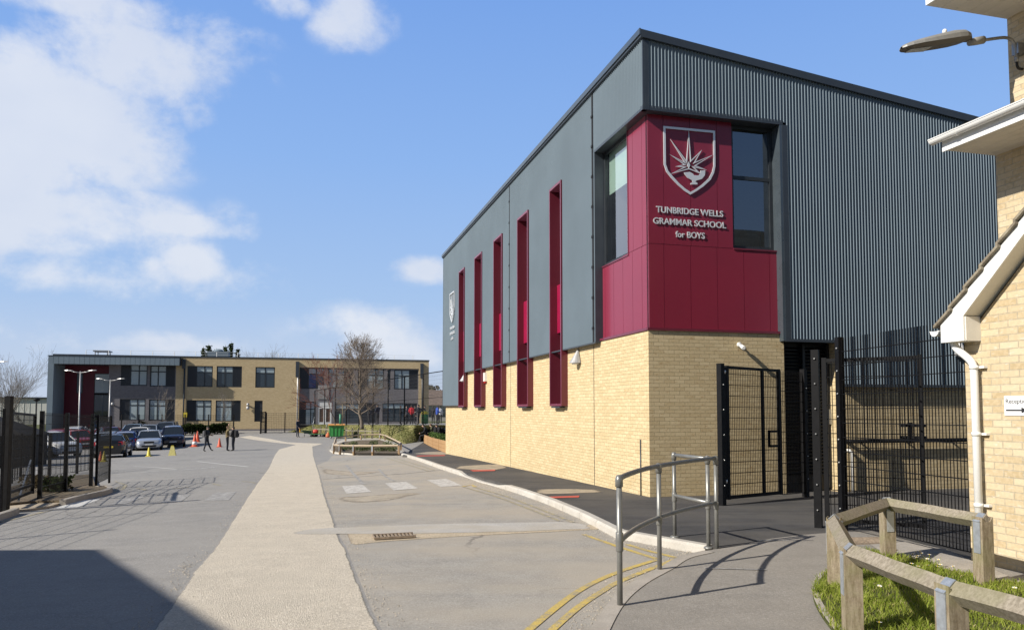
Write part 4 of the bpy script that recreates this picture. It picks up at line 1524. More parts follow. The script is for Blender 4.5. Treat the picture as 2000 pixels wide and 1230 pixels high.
mb.build('pane', glass_pane('brown_pane', (0.10, 0.055, 0.035)), dd)
mb = MB()
b0 = fh(621, 765, 0.1)[0]; b1 = fh(643, 765, 0.1)[0]
mb.pbox(PF, b0, b1, fh(630, 779)[1], fh(630, 752)[1], REC, REC + 0.06)
mb.build('wall_panel', M('pale_panel', (0.30, 0.29, 0.28), 0.7), school)

# downpipes
for (u, v0, vm, v1) in ((580.5, 706, 736, 838), (824, 710, 738, 828), (358.5, 701, 720, 845)):
    a = fh(u, 760, 0.12)[0]
    mb = MB()
    mb.pbox(PF, a - 0.2, a + 0.16, fh(u, vm)[1], fh(u, v0)[1], 0.0, 0.24)
    mb.build('rain_hopper', CLAD_D, school)
    mb = MB()
    mb.tube([PF.pt(a + 0.05, fh(u, v0 + 3)[1], 0.13), PF.pt(a + 0.05, fh(u, v1)[1], 0.13)], 0.09, 8)
    mb.build('downpipe', MAT['steel_paint'] if u == 580.5 else CLAD_D, school)

# entrance canopy, deep crimson recess
CP = 1.42
ch = lambda u, v: PF.hit(u, v, CP)
cz1 = ch(92.4, 694.6)[1]; cz0 = ch(140, 710.5)[1]
ca0 = ch(92, 760)[0]; ca1 = ch(350.7, 705)[0]; ca_in = ch(103.5, 760)[0]
mb = MB()
n_p = 26
for k in range(n_p):
    x0 = ca0 + (ca1 - ca0) * k / n_p; x1 = ca0 + (ca1 - ca0) * (k + 1) / n_p
    mb.pbox(PF, x0 + 0.012, x1 - 0.012, cz0, cz1, CP - 0.06, CP)
mb.build('canopy_fascia', CLAD, school)
mb = MB()
mb.pbox(PF, ca0 + 0.02, ca1 - 0.02, cz0 + 0.02, cz1 - 0.03, -3.0, CP - 0.061)
mb.pbox(PF, ca0 - 0.03, ca1 + 0.03, cz1, cz1 + 0.07, -14, CP + 0.03)
mb.build('canopy_roof', CLAD_D, school)
mb = MB()
mb.pbox(PF, ca0, ca_in, zF_b, cz0, -14, CP)
mb.build('canopy_pier', CLAD, school)
mb = MB()
wall_faces(mb, PF, ca_in, a_gr0, zF_b, cz0 + .1, [(fh(184, 760, -2.4)[0], a_gr0 + 1, fh(198, 845, -2.4)[1], fh(198, 729, -2.4)[1]), (fh(149.5, 750, -2.4)[0], fh(162, 750, -2.4)[0], fh(155, 768, -2.4)[1], fh(155, 729, -2.4)[1])], -2.4, 0.15)
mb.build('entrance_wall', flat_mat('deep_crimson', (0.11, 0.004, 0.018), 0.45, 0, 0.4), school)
mb = MB()
mb.face([PF.pt(a_gr0, zF_b, 0), PF.pt(a_gr0, zF_b, -2.6), PF.pt(a_gr0, cz0, -2.6), PF.pt(a_gr0, cz0, 0)])
mb.build('entrance_return', B_GREY, school)
for (u0, u1, v0, v1, gm_) in ((149.5, 162, 729, 768, PANE_DK), (184, 208, 729, 768, PANE_BL), (184, 208, 770, 812, PANE_DK), (184, 208, 814, 845, PANE_DK)):
    x0, x1 = fh(u0, 750, -2.5)[0], fh(u1, 750, -2.5)[0] + (1.0 if u1 == 208 else 0)
    window(school, PF, x0, x1, fh(u0, v1, -2.5)[1], fh(u0, v0, -2.5)[1], -2.46, 0.08, [], [x0 + (x1 - x0) * .72] if u1 == 208 else [], gm_, 'entrance_window')
# crest on the recess wall
ea0, ez0 = fh(112.5, 728.5, -2.37); ea1, ez1 = fh(121.8, 752, -2.37)
def conv3(p):
    vv = p[1] - (p[0] - 205) * 0.0935 - 122
    return (ea0 + (p[0] - 205) * (ea1 - ea0) / 460.0, ez0 + vv * (ez1 - ez0) / 610.0)
mb = MB()
crest(mb, PF, conv3, -2.38, 0.04, 0.05)
DIMM = M('dull_metal', (0.30, 0.30, 0.31), 0.5, 0.4)
mb.build('shield_crest', DIMM, school)
for txt, v, wf in (('TUNBRIDGE WELLS', 764, 1.0), ('GRAMMAR SCHOOL', 768, 1.05), ('for BOYS', 772, 0.5)):
    aa, zz = fh(114, v, -2.37)
    ww = 0.95 * wf
    lettering(txt, school, PF, DIMM, -2.38, aa - ww / 2, zz, ww, 0.11, ext=0.03)

# roof edge rail
mb = MB()
zr_ = zF_top + 0.12
a_s, a_e = fh(168, 690, -2)[0], fh(810, 695, -2)[0]
k = 0
x = a_s
while x < a_e:
    mb.bar(PF.pt(x, zr_, -2), PF.pt(x, zr_ + 0.62, -2), 0.05)
    x += 2.25
for dz in (0.33, 0.62):
    mb.bar(PF.pt(a_s, zr_ + dz, -2), PF.pt(a_e, zr_ + dz, -2), 0.022)
mb.build('roof_rail', MAT['white_upvc'], school)
mb = MB()
x0, x1 = fh(186, 690, -4)[0], fh(210, 690, -4)[0]
for x in (x0, x1):
    for o_ in (-4, -5.2):
        mb.bar(PF.pt(x, zr_, o_), PF.pt(x, zr_ + 0.75, o_), 0.08)
mb.pbox(PF, x0 - .2, x1 + .2, zr_ + 0.6, zr_ + 0.72, -5.4, -3.8)
tag(mb.build('roof_frame', MAT['steel']), 'grey steel service frame standing on the school block roof', 'roof frame')
mb = MB()
x0, x1 = fh(405, 690, -8)[0], fh(446, 690, -8)[0]
mb.pbox(PF, x0, x1, zr_ + 0.55, zr_ + 1.15, -10, -8)
mb.lathe([(0.6, 0), (0.6, 0.12), (0.3, 0.35)], 12, PF.pt((x0 + x1) / 2, zr_ + 1.15, -9))
for x in (x0 + .2, x1 - .2): mb.bar(PF.pt(x, zr_ - 0.1, -9), PF.pt(x, zr_ + .55, -9), 0.12)
tag(mb.build('roof_plant', CLAD), 'grey ventilation plant box on the school block roof before the conifers', 'roof plant')

# lights on the far block
def far_lamp(u, v, label, two=False):
    a, z = fh(u, v)
    p = PF.pt(a, z, 0)
    root = empty('bulkhead_light', p, 0, label, 'wall light', 'wall lights on the far school block')
    mb = MB()
    mb.lathe([(0.04, 0.3), (0.12, 0.26), (0.17, 0.1), (0.13, 0.0), (0.06, -0.02)], 12, p + PF.n * 0.28)
    if two: mb.lathe([(0.05, -0.05), (0.15, -0.1), (0.19, -0.3), (0.13, -0.45)], 12, p + PF.n * 0.28)
    mb.build('shade', MAT['steel_paint'], root)
    mb = MB()
    mb.bar(p, p + PF.n * 0.28 + Vector((0, 0, .2)), 0.12)
    mb.build('bracket', MAT['steel'], root)
far_lamp(221, 791, 'white wall light on the grey brick beside the entrance recess')
far_lamp(484.5, 792, 'white double wall light on the buff brick above the mesh gate', True)
a, z = fh(362.5, 809, 0.2)
mb = MB(); mb.pbox(PF, a - 0.2, a + 0.16, z - 0.3, z + 0.22, 0.1, 0.3)
o = mb.build('yellow_box', M('yellow_plastic', (0.62, 0.50, 0.05), 0.5))
tag(o, 'small yellow box on the downpipe of the far block', 'box')

# white warehouse far left and a distant house on the right
wp = at(90, 797, 118)
PW = Plane(wp, RD, PR.n)
wh = empty('white_warehouse', (wp.x, wp.y, -2.5), 0, 'long white warehouse far behind the bare trees on the left', 'building')
mb = MB()
za, zb = PW.hit(60, 778)[1], PW.hit(60, 776)[1]
mb.pbox(PW, -40, 6, -6, za, -25, 0)
mb.build('wall', M('white_sheeting', (0.62, 0.62, 0.58), 0.6, 0, 0.05, 0.5), wh)
mb = MB()
for k in range(60):
    mb.pbox(PW, -40 + k * 0.77, -39.97 + k * 0.77, -5, za, 0, 0.03)
mb.build('wall_rib', M('white_rib', (0.5, 0.5, 0.47), 0.6), wh)
mb = MB(); mb.pbox(PW, -40.3, 6.3, za, zb + 0.05, -25.3, 0.3); mb.build('roof', CLAD_D, wh)
hp = at(868, 797, 150)
PH = Plane(hp, RD, PR.n)
dh = empty('distant_house', (hp.x, hp.y, -2), 0, 'distant low house with brown roof seen between court fence and hall', 'house')
mb = MB(); mb.pbox(PH, -5, 9, -4, 2.4, -8, 0); mb.build('wall', M('render_wall', (0.42, 0.40, 0.37), 0.8), dh)
mb = MB()
for s_ in (0,):
    q = [PH.pt(-5.4, 2.3, 0.4), PH.pt(9.4, 2.3, 0.4), PH.pt(9.4, 5.4, -4), PH.pt(-5.4, 5.4, -4)]
    mb.face(q); q2 = [PH.pt(-5.4, 2.3, -8.4), PH.pt(9.4, 2.3, -8.4), PH.pt(9.4, 5.4, -4), PH.pt(-5.4, 5.4, -4)]
    mb.face(q2); mb.face([q[0], q[3], q2[0]]); mb.face([q[1], q[2], q2[1]])
mb.build('roof', M('brown_tiles', (0.17, 0.13, 0.11), 0.9, 0, 0.3, 2), dh)
mb = MB()
for x in (-3.5, -0.5, 3, 6.5):
    mb.pbox(PH, x, x + 1.3, 0.0, 1.4, 0, 0.03)
mb.build('window', PANE_DK, dh)
# ================================================================ gates, fences, rails near the camera
MESH = MAT['black_metal']


def mesh_panel(mb, p, q, z0, z1, vs=0.05, hs=0.2, r=0.0040, double=True):
    """twin-wire mesh between plan points p, q (heights relative to each end's p.z, q.z)"""
    L = (Vector((q.x, q.y, 0)) - Vector((p.x, p.y, 0))).length
    n = max(2, int(L / vs))
    d = Vector(((q.x - p.x) / L, (q.y - p.y) / L, 0)); nn = Vector((-d.y, d.x, 0))
    P = lambda f, z: Vector((p.x + (q.x - p.x) * f, p.y + (q.y - p.y) * f, p.z + (q.z - p.z) * f + z))
    for k in range(n + 1):
        mb.bar(P(k / n, z0), P(k / n, z1), r * 2)
    z = z0
    while z <= z1 + 0.01:
        for o_ in ((-0.006, 0.006) if double else (0,)):
            mb.bar(P(0, z) + nn * o_, P(1, z) + nn * o_, r * 2.6)
        z += hs


def post(mb, p, z0, z1, w=0.06, rz=0.0, d=None):
    mb.box((p.x, p.y, p.z + (z0 + z1) / 2), (w, d or w, z1 - z0), rz)


def bolts(mb, p, zs, out, r=0.012):
    for z in zs:
        mb.lathe([(r, 0), (r, 0.012), (r * .6, 0.02)], 8, Vector((p.x, p.y, p.z + z)) + out, mat=out.normalized().to_track_quat('Z', 'Y').to_matrix())


def ang(p, q): return math.atan2(q.y - p.y, q.x - p.x)
PVZ = 0.105
BOLT = M('zinc_bolt', (0.7, 0.7, 0.68), 0.3, 0.7)
# closed gate and side panel against the hall
gA = G(1411, 986, PVZ); gB = G(1574, 969, PVZ)
HG = 2.52
rz = ang(gA, gB)
dAB = (gB - gA).normalized(); nAB = Vector((dAB.y, -dAB.x, 0)).normalized()
def onAB(u):
    d = pxdir(u, 850)
    # intersect in plan
    k = d.x / d.y
    f = (gA.x - k * gA.y) / (k * (gB.y - gA.y) - (gB.x - gA.x))
    return gA + (gB - gA) * f
fence = empty('mesh_fence', gA, 0, 'black mesh fence section with tall posts next to the closed gate', 'mesh fence')
for p in (gA, gB):
    mb = MB(); post(mb, p, -0.1, HG, 0.10, rz)
    mb.box((p.x, p.y, p.z + HG + 0.006), (0.104, 0.104, 0.012), rz)
    o = mb.build('post', MESH, fence)
    mb = MB(); bolts(mb, p, [0.35 + 0.45 * k for k in range(5)], nAB * 0.051); mb.build('bolt', BOLT, o)
mb = MB(); mesh_panel(mb, onAB(1527), gB, 0.08, HG - 0.05)
mb.build('mesh_panel', MESH, fence)
gate = empty('mesh_gate', gA, 0, 'closed black mesh gate with a square handle against the tan brick wall', 'gate')
h0, h1 = onAB(1421), onAB(1522)
mb = MB()
zb, zt_ = 0.09, HG - 0.02
for p in (h0, h1): post(mb, p, zb, zt_, 0.06, rz)
hm = onAB(1490); post(mb, hm, zb + .03, zt_ - .03, 0.045, rz)
for z in (zb + 0.03, zt_ - 0.03): mb.bar(h0 + Vector((0, 0, z)), h1 + Vector((0, 0, z)), 0.05, 0.05)
mb.build('gate_frame', MESH, gate)
mb = MB(); mesh_panel(mb, h0, h1, zb + 0.06, zt_ - 0.06); mb.build('mesh_panel', MESH, gate)
mb = MB()
k0, k1 = onAB(1502), onAB(1519)
for z in (1.02, 1.30): mb.bar(k0 + Vector((0, 0, z)), k1 + Vector((0, 0, z)), 0.04, 0.045)
mb.bar(k0 + Vector((0, 0, 1.0)), k0 + Vector((0, 0, 1.32)), 0.045)
mb.build('handle', MESH, gate)
for z in (0.42, HG - 0.14):
    mb = MB(); mb.tube([gA + nAB * 0.0 + dAB * 0.03 + Vector((0, 0, z)), h0 + Vector((0, 0, z))], 0.016, 8)
    mb.lathe([(0.028, -0.03), (0.028, 0.03)], 10, gA + dAB * 0.075 + nAB * 0.03 + Vector((0, 0, z)))
    mb.build('hinge', BOLT, gate)

# tall panel from the open gate to the brick house corner
gC = G(1599, 1029, PVZ)
gD = at(1642, 800, 10.7); gD.z = PVZ + H(gD.x, gD.y)
HC = at(1887, 800, 8.5); HC.z = 0.02
rzD = ang(gD, HC)
HD = 2.68
pan = empty('mesh_fence', gD, 0, 'tall black mesh panel running from the thick post to the brick house corner', 'mesh fence')
mb = MB(); post(mb, gD, -0.1, HD + 0.02, 0.085, rzD); o = mb.build('post', MESH, pan)
nD = Vector((-(HC - gD).y, (HC - gD).x, 0)).normalized()
if nD.y > 0: nD = -nD
mb = MB(); bolts(mb, gD, [0.3 + 0.32 * k for k in range(8)], Vector((-0.86, -0.5, 0)) * 0.052); mb.build('bolt', BOLT, o)
mb = MB(); mesh_panel(mb, gD, HC, 0.09, HD); mb.build('mesh_panel', MESH, pan)
og = empty('mesh_gate', gC, 0, 'open black mesh gate swung back behind the tall mesh panel', 'gate')
gE = at(1799, 800, 10.25); gE.z = PVZ + H(gE.x, gE.y)
rzE = ang(gC, gE); dE = (gE - gC).normalized()
mb = MB(); post(mb, gC, -0.1, HG + 0.02, 0.10, rzE)
o = mb.build('gate_post', MESH, og)
mb = MB(); bolts(mb, gC, [0.25 + 0.36 * k for k in range(7)], Vector((-0.5, -0.86, 0)) * 0.058); mb.build('bolt', BOLT, o)
mb = MB()
c0 = gC + dE * 0.12
for p in (c0, gE): post(mb, p, 0.08, HG - 0.1, 0.06, rzE)
for z in (0.12, HG - 0.14): mb.bar(c0 + Vector((0, 0, z)), gE + Vector((0, 0, z)), 0.05)
mb.build('gate_frame', MESH, og)
mb = MB(); mesh_panel(mb, c0, gE, 0.14, HG - 0.16); mb.build('mesh_panel', MESH, og)
mb = MB()
e0 = gE - dE * 0.14
for z in (1.30, 1.46): mb.bar(e0 + Vector((0, 0, z)) - dE * 0.12, gE + Vector((0, 0, z)) + dE * 0.06, 0.04)
mb.bar(e0 + Vector((0, 0, 1.22)), e0 + Vector((0, 0, 1.5)), 0.045)
mb.build('latch', MESH, og)
# back fence against the low wall
pE, pF_ = G(1782, 949, PVZ), G(1859, 948, PVZ)
pG = pF_ + (pF_ - pE).normalized() * 2.4
bf = empty('mesh_fence', pE, 0, 'black mesh fence at the back standing by the low brick wall', 'mesh fence')
for p in (pE, pF_, pG):
    mb = MB(); post(mb, p, -0.1, 2.6, 0.12, ang(pE, pF_)); mb.build('post', MESH, bf)
mb = MB(); mesh_panel(mb, pF_, pG, 0.1, 2.5); mb.build('mesh_panel', MESH, bf)
# call point on the back post
p = at(1868, 826, pF_.y - 0.1)
fb = empty('call_point', p, 0, 'small red and yellow call point in a black box behind the mesh', 'call point')
mb = MB(); mb.box(p, (0.20, 0.07, 0.26)); mb.build('box', MESH, fb)
mb = MB(); mb.box(p + Vector((-0.02, -0.037, -0.01)), (0.09, 0.01, 0.14)); mb.build('red_face', M('red_face', (0.55, 0.03, 0.02), 0.4), fb)
mb = MB(); mb.box(p + Vector((-0.03, -0.044, 0.05)), (0.06, 0.006, 0.04)); mb.build('yellow_label', M('yellow_label', (0.75, 0.6, 0.05), 0.5), fb)

# ---------------------------------------------------------------- tubular handrails
RAIL = M('grey_galvanised_tube', (0.235, 0.235, 0.222), 0.38, 0.45, 0.12, 12, 0.03)
def arc3(a, b, c, n=24):
    a2, b2, c2 = (Vector((p.x, p.y)) for p in (a, b, c))
    D = 2 * (a2.x * (b2.y - c2.y) + b2.x * (c2.y - a2.y) + c2.x * (a2.y - b2.y))
    ux = (a2.length_squared * (b2.y - c2.y) + b2.length_squared * (c2.y - a2.y) + c2.length_squared * (a2.y - b2.y)) / D
    uy = (a2.length_squared * (c2.x - b2.x) + b2.length_squared * (a2.x - c2.x) + c2.length_squared * (b2.x - a2.x)) / D
    c0 = Vector((ux, uy)); R = (a2 - c0).length
    t0, t2 = math.atan2(a2.y - uy, a2.x - ux), math.atan2(c2.y - uy, c2.x - ux)
    tb = math.atan2(b2.y - uy, b2.x - ux)
    while t2 - t0 > math.pi: t2 -= 2 * math.pi
    while t2 - t0 < -math.pi: t2 += 2 * math.pi
    return [Vector((ux + R * math.cos(t0 + (t2 - t0) * k / n), uy + R * math.sin(t0 + (t2 - t0) * k / n), 0)) for k in range(n + 1)]


h1_, h2_, h3_ = G(1211, 1183, 0.10), G(1288.5, 1113, 0.10), G(1400, 1070, 0.10)
TR = 0.0245
def collar(mb, p, axis, r=0.033, L=0.07):
    mb.lathe([(r * .92, -L / 2), (r, -L / 2 + .006), (r, L / 2 - .006), (r * .92, L / 2)], 12, p, mat=Vector(axis).normalized().to_track_quat('Z', 'Y').to_matrix())
hr = empty('handrail', h1_, 0, 'curved grey tubular handrail with three posts at the footpath corner', 'handrail', 'tubular handrails at the footpath corner')
ZT, ZM = 1.085, 0.545
bend = arc3(h1_, h2_, h3_)
for i, p in enumerate((h1_, h2_, h3_)):
    mb = MB()
    mb.tube([p + Vector((0, 0, -0.08)), p + Vector((0, 0, ZT - 0.02))], TR, 12)
    for z in ((ZT, ZM) if i else (ZM + 0.03,)):
        collar(mb, p + Vector((0, 0, z - 0.03)), (0, 0, 1), L=0.09 if i else 0.16)
    mb.lathe([(0.034, ZT - 0.07), (0.034, ZT - 0.01), (0.026, ZT + 0.025), (0.008, ZT + 0.033)], 12, p)
    mb.build('post', RAIL, hr)
for z in (ZT, ZM):
    mb = MB()
    mb.tube([p + Vector((0, 0, z + h1_.z)) for p in bend], TR, 12)
    for p, k in ((bend[0], 1), (bend[12], 13), (bend[-1], -2)):
        pass
    mb.build('rail', RAIL, hr)
q1, q2 = G(1318, 1048, 0.10), G(1384, 1069, 0.10)
hr2 = empty('handrail', q1, 0, 'short straight grey tubular handrail with two posts on dark tarmac', 'handrail', 'tubular handrails at the footpath corner')
for p in (q1, q2):
    mb = MB()
    mb.tube([p + Vector((0, 0, -0.08)), p + Vector((0, 0, ZT - 0.02))], TR, 12)
    collar(mb, p + Vector((0, 0, ZM - 0.02)), (0, 0, 1), L=0.12)
    mb.lathe([(0.034, ZT - 0.07), (0.034, ZT - 0.01), (0.026, ZT + 0.025), (0.008, ZT + 0.033)], 12, p)
    mb.lathe([(0.06, -0.01), (0.06, 0.008), (0.035, 0.02)], 12, p)
    mb.build('post', RAIL, hr2)
for z in (ZT - 0.005, ZM):
    mb = MB()
    mb.tube([q1 + Vector((0, 0, z)), q2 + Vector((0, 0, z))], TR, 12)
    mb.build('rail', RAIL, hr2)

# ---------------------------------------------------------------- timber birdsmouth rail round the lawn
def wood_mat(name, a, b, green, stretch=(1, 1, 14), amt=0.5):
    t = NT(name)
    v = t.scaled(stretch, 'UV')
    v3 = t.scaled((6, 6, 1.2))
    n = t.noise(7, 7, 0.65, vec=v3)
    g = t.noise(1.8, 5, 0.6)
    n2 = t.noise(60, 4, 0.7)
    c = t.mix(t.ramp(n, 0.3, 0.7), a, b)
    c = t.mix(t.ramp(n2, 0.35, 0.6, 0.25, 0), c, tuple(x * 0.45 for x in a))
    c = t.mix(t.ramp(g, 0.42, 0.62, 0, amt), c, green)
    t.pbr(c, 0.85, 0, 0.25, t.bump(t.math('ADD', n, n2), 0.3, 0.004))
    return t.mat
WOOD = wood_mat('weathered_timber', (0.20, 0.155, 0.10), (0.36, 0.30, 0.22), (0.20, 0.20, 0.085))
WOODT = wood_mat('silvered_timber', (0.21, 0.18, 0.135), (0.37, 0.325, 0.26), (0.21, 0.20, 0.11), amt=0.5)
STRAP = M('galvanised_strap', (0.42, 0.45, 0.48), 0.42, 0.55, 0.15, 25)


def diamond(mb, p, q, s):
    """square rail on its corner from p to q"""
    d = (q - p).normalized()
    x = d.cross(Vector((0, 0, 1))).normalized(); z = x.cross(d)
    r = s * 0.7071
    ring = lambda c: [c + z * r, c + x * r, c - z * r, c - x * r]
    a, b = ring(p), ring(q)
    n = 6
    prev = a
    rg = random.Random(int(abs(p.x * 991 + p.y * 37)))
    for k in range(1, n + 1):
        c = p + (q - p) * (k / n)
        j = Vector((0, 0, rg.uniform(-.003, .003)))
        cur = [w + j for w in ring(c)]
        i0 = len(mb.v)
        mb.mesh(prev + cur, [(i, (i + 1) % 4, 4 + (i + 1) % 4, 4 + i) for i in range(4)])
        prev = cur
    mb.face(a[::-1]); mb.face(prev)


LZ = 0.035
def birdsmouth(root, posts, ztop, rail_s=0.10, pw=0.125, ext=0.0, strap=True):
    """posts: list of base points; rail over them"""
    n = len(posts)
    for i, p in enumerate(posts):
        a = posts[max(0, i - 1)]; b = posts[min(n - 1, i + 1)]
        d = Vector((b.x - a.x, b.y - a.y, 0)).normalized()
        rz = math.atan2(d.y, d.x)
        mb = MB()
        zt = ztop - rail_s * 0.7071 * 1.0
        mb.box((p.x, p.y, p.z + (zt - 0.25) / 2), (pw, pw, zt + 0.25), rz)
        # V-notch cheeks either side of the rail
        nn = Vector((-d.y, d.x, 0))
        for s_ in (-1, 1):
            c = p + nn * s_ * pw * 0.36
            w = pw * 0.14
            e = d * pw * 0.498
            zz = p.z + zt
            mb.hexa([c - e - nn * w * s_ * 1.0 + Vector((0, 0, zz - p.z)), c + e - nn * w * s_ + Vector((0, 0, zz - p.z)), c + e + nn * w * s_ + Vector((0, 0, zz - p.z)), c - e + nn * w * s_ + Vector((0, 0, zz - p.z))][:: (1 if s_ > 0 else -1)],
                    [c - e + nn * w * s_ * .8 + Vector((0, 0, zz + 0.045 - p.z)), c + e + nn * w * s_ * .8 + Vector((0, 0, zz + 0.045 - p.z)), c + e + nn * w * s_ + Vector((0, 0, zz + 0.045 - p.z)), c - e + nn * w * s_ + Vector((0, 0, zz + 0.045 - p.z))][:: (1 if s_ > 0 else -1)])
        po = mb.build('post', WOOD, root)
        if strap:
            mb = MB()
            r = rail_s * 0.7071 + 0.004
            zc = p.z + ztop - rail_s * 0.7071
            e = d * 0.04
            path = [p - nn * (pw / 2 + 0.004) + Vector((0, 0, zt - 0.30)), p - nn * (pw / 2 + 0.004) + Vector((0, 0, zt + 0.0)), p - nn * r + Vector((0, 0, zc - p.z)), p + Vector((0, 0, zc + r - p.z)),
                    p + nn * r + Vector((0, 0, zc - p.z)), p + nn * (pw / 2 + 0.004) + Vector((0, 0, zt)), p + nn * (pw / 2 + 0.004) + Vector((0, 0, zt - 0.30))]
            for u_, v_ in zip(path[:-1], path[1:]):
                dd = (v_ - u_).normalized(); th = dd.cross(d).normalized() * 0.003
                mb.hexa([u_ - e - th, u_ + e - th, u_ + e + th, u_ - e + th], [v_ - e - th, v_ + e - th, v_ + e + th, v_ - e + th])
            mb.build('strap', STRAP, po)
    for i in range(n - 1):
        p, q = posts[i], posts[i + 1]
        P = Vector((p.x, p.y, p.z + ztop - rail_s * 0.7071)); Q = Vector((q.x, q.y, q.z + ztop - rail_s * 0.7071))
        d = (Q - P).normalized()
        mb = MB()
        diamond(mb, P + d * (0.004 if i else -ext), Q - d * (0.004 if i < n - 2 else -ext), rail_s)
        mb.build('rail', WOODT, root)


def gy(u, Y, dz=LZ):
    X = (u - PPX) / F * math.cos(TILT) * Y
    return Vector((X, Y, dz))
tposts = [gy(1911, 7.35), gy(1727, 8.65), gy(1624, 7.3), gy(1655, 5.72), gy(1846, 4.55), gy(2040, 3.95)]
tr = empty('timber_rail', tposts[2], 0, 'weathered timber knee rail with galvanised straps round the daisy lawn', 'timber rail')
birdsmouth(tr, tposts, 0.655, ext=0.05)
# ================================================================ brick house on the right
HCo = at(1887, 800, 8.5)
PG = Plane(HCo, LD, PL.n)                       # gable wall, facing the hall's road side
B_HSE = brick_mat('house_brick', (0.45, 0.345, 0.20), (0.60, 0.50, 0.34), (0.40, 0.345, 0.25), spot=(0.64, 0.58, 0.49), mort=0.012, bump=0.7, blotch=0.03)
SOFF = M('soffit_board', (0.72, 0.69, 0.62), 0.6, 0, 0.06, 6)
TILE = M('concrete_roof_tile', (0.23, 0.18, 0.13), 0.9, 0, 0.35, 9, 0.6, 40, col2=(0.34, 0.30, 0.22))
house = empty('brick_house', (HCo.x, HCo.y, 0), 0, 'buff brick house with white bargeboard, gutters and downpipe at the right edge', 'house')
BO = 0.22
gh = lambda u, v, off=0.0: PG.hit(u, v, off)
tl = gh(1837, 634, BO); tr_ = gh(2000, 419, BO)
bl = gh(1881, 616.6, BO); br_ = gh(2000, 455.6, BO)
slope = (tr_[1] - tl[1]) / (tr_[0] - tl[0])
ridge_s = -3.2
bt = lambda s: tl[1] + slope * (s - tl[0])              # top edge of the bargeboard
bb = lambda s: bl[1] + (br_[1] - bl[1]) / (br_[0] - bl[0]) * (s - bl[0])
# gable wall
mb = MB()
poly = [PG.pt(0, -0.4), PG.pt(0, bb(0) - 0.05), PG.pt(ridge_s, bb(ridge_s)), PG.pt(2 * ridge_s, bb(0) - 0.05), PG.pt(2 * ridge_s, -0.4)]
mb.face(poly[::-1])
mb.face([PG.pt(0, -0.4), PG.pt(0, -0.4) + RD * 7, PG.pt(0, bb(0)) + RD * 7, PG.pt(0, bb(0))])
mb.build('gable_wall', B_HSE, house)
# bargeboard with its boxed end
mb = MB()
zb0, zb1 = gh(1837, 669.5, BO)[1], gh(1881, 665.5, BO)[1]
s0, s1 = tl[0], bl[0]
out = [(s0, zb0), (s1, zb0), (s1, bl[1]), (ridge_s, bb(ridge_s)), (ridge_s, bt(ridge_s)), (s0, tl[1])]
mb.extrude([PG.pt(a, z, BO) for a, z in out], -PG.n * 0.022)
out2 = [(2 * ridge_s - a, z) for a, z in out]
mb.extrude([PG.pt(a, z, BO) for a, z in out2], -PG.n * 0.022)
mb.build('bargeboard', MAT['white_upvc'], house)
mb = MB()
mb.pbox(PG, s1 - 0.012, s1, zb0, bl[1] - 0.004, 0.0, BO - 0.023)
mb.pbox(PG, s0 + 0.002, s1 - 0.013, zb0, zb0 + 0.012, 0.0, BO - 0.023)
mb.build('box_end', SOFF, house)
mb = MB()
for (a, za, b, zc) in ((s1, bl[1], ridge_s, bb(ridge_s)), (2 * ridge_s - s1, bl[1], ridge_s, bb(ridge_s))):
    mb.face([PG.pt(a, za + 0.004, BO - 0.022), PG.pt(b, zc + 0.004, BO - 0.022), PG.pt(b, zc + 0.004, -0.03), PG.pt(a, za + 0.004, -0.03)])
mb.build('verge_soffit', SOFF, house)
# tiled roof
mb = MB()
def roof_side(mirror):
    f = (lambda s: 2 * ridge_s - s) if mirror else (lambda s: s)
    L = s0 + 0.06 - ridge_s
    nrow = 16
    for k in range(nrow):
        sa = s0 + 0.06 - L * k / nrow; sb = s0 + 0.06 - L * (k + 1.12) / nrow
        for j, (r0_, r1_) in enumerate(((BO + 0.045, -7.0),)):
            za, zb_ = bt(sa) + 0.05, bt(sb) + 0.012
            A = [PG.pt(f(sa), za, r0_), PG.pt(f(sa), za, r1_), PG.pt(f(sb), zb_, r1_), PG.pt(f(sb), zb_, r0_)]
            dn = Vector((0, 0, 0.032))
            b4 = [p - dn for p in A]
            if (b4[1] - b4[0]).cross(b4[2] - b4[1]).z < 0: b4, A = b4[::-1], A[::-1]
            mb.hexa(b4, A)
roof_side(False); roof_side(True)
mb.build('tiled_roof', TILE, house)
# far eaves gutter: half round end seen beside the box
gz_ = gh(1830, 653, BO)
gut = MB()
def half_gutter(mb, p, d, L, r=0.058, up=Vector((0, 0, 1))):
    x = d.cross(up).normalized()
    n = 10
    ra, rb = [], []
    for k in range(n + 1):
        t = math.pi * k / n
        o_ = x * math.cos(t) * r - up * math.sin(t) * r
        ra.append(p + o_); rb.append(p + d * L + o_)
    for k in range(n):
        mb.face([ra[k], ra[k + 1], rb[k + 1], rb[k]], 0, True)
    mb.face(ra); mb.face(rb[::-1])
    mb.bar(ra[0], rb[0], 0.012); mb.bar(ra[-1], rb[-1], 0.012)
half_gutter(gut, PG.pt(s0 + 0.075, gh(1830, 647, BO)[1], BO + 0.02), RD, 7.0)
gut.build('eaves_gutter', MAT['white_upvc'], house)
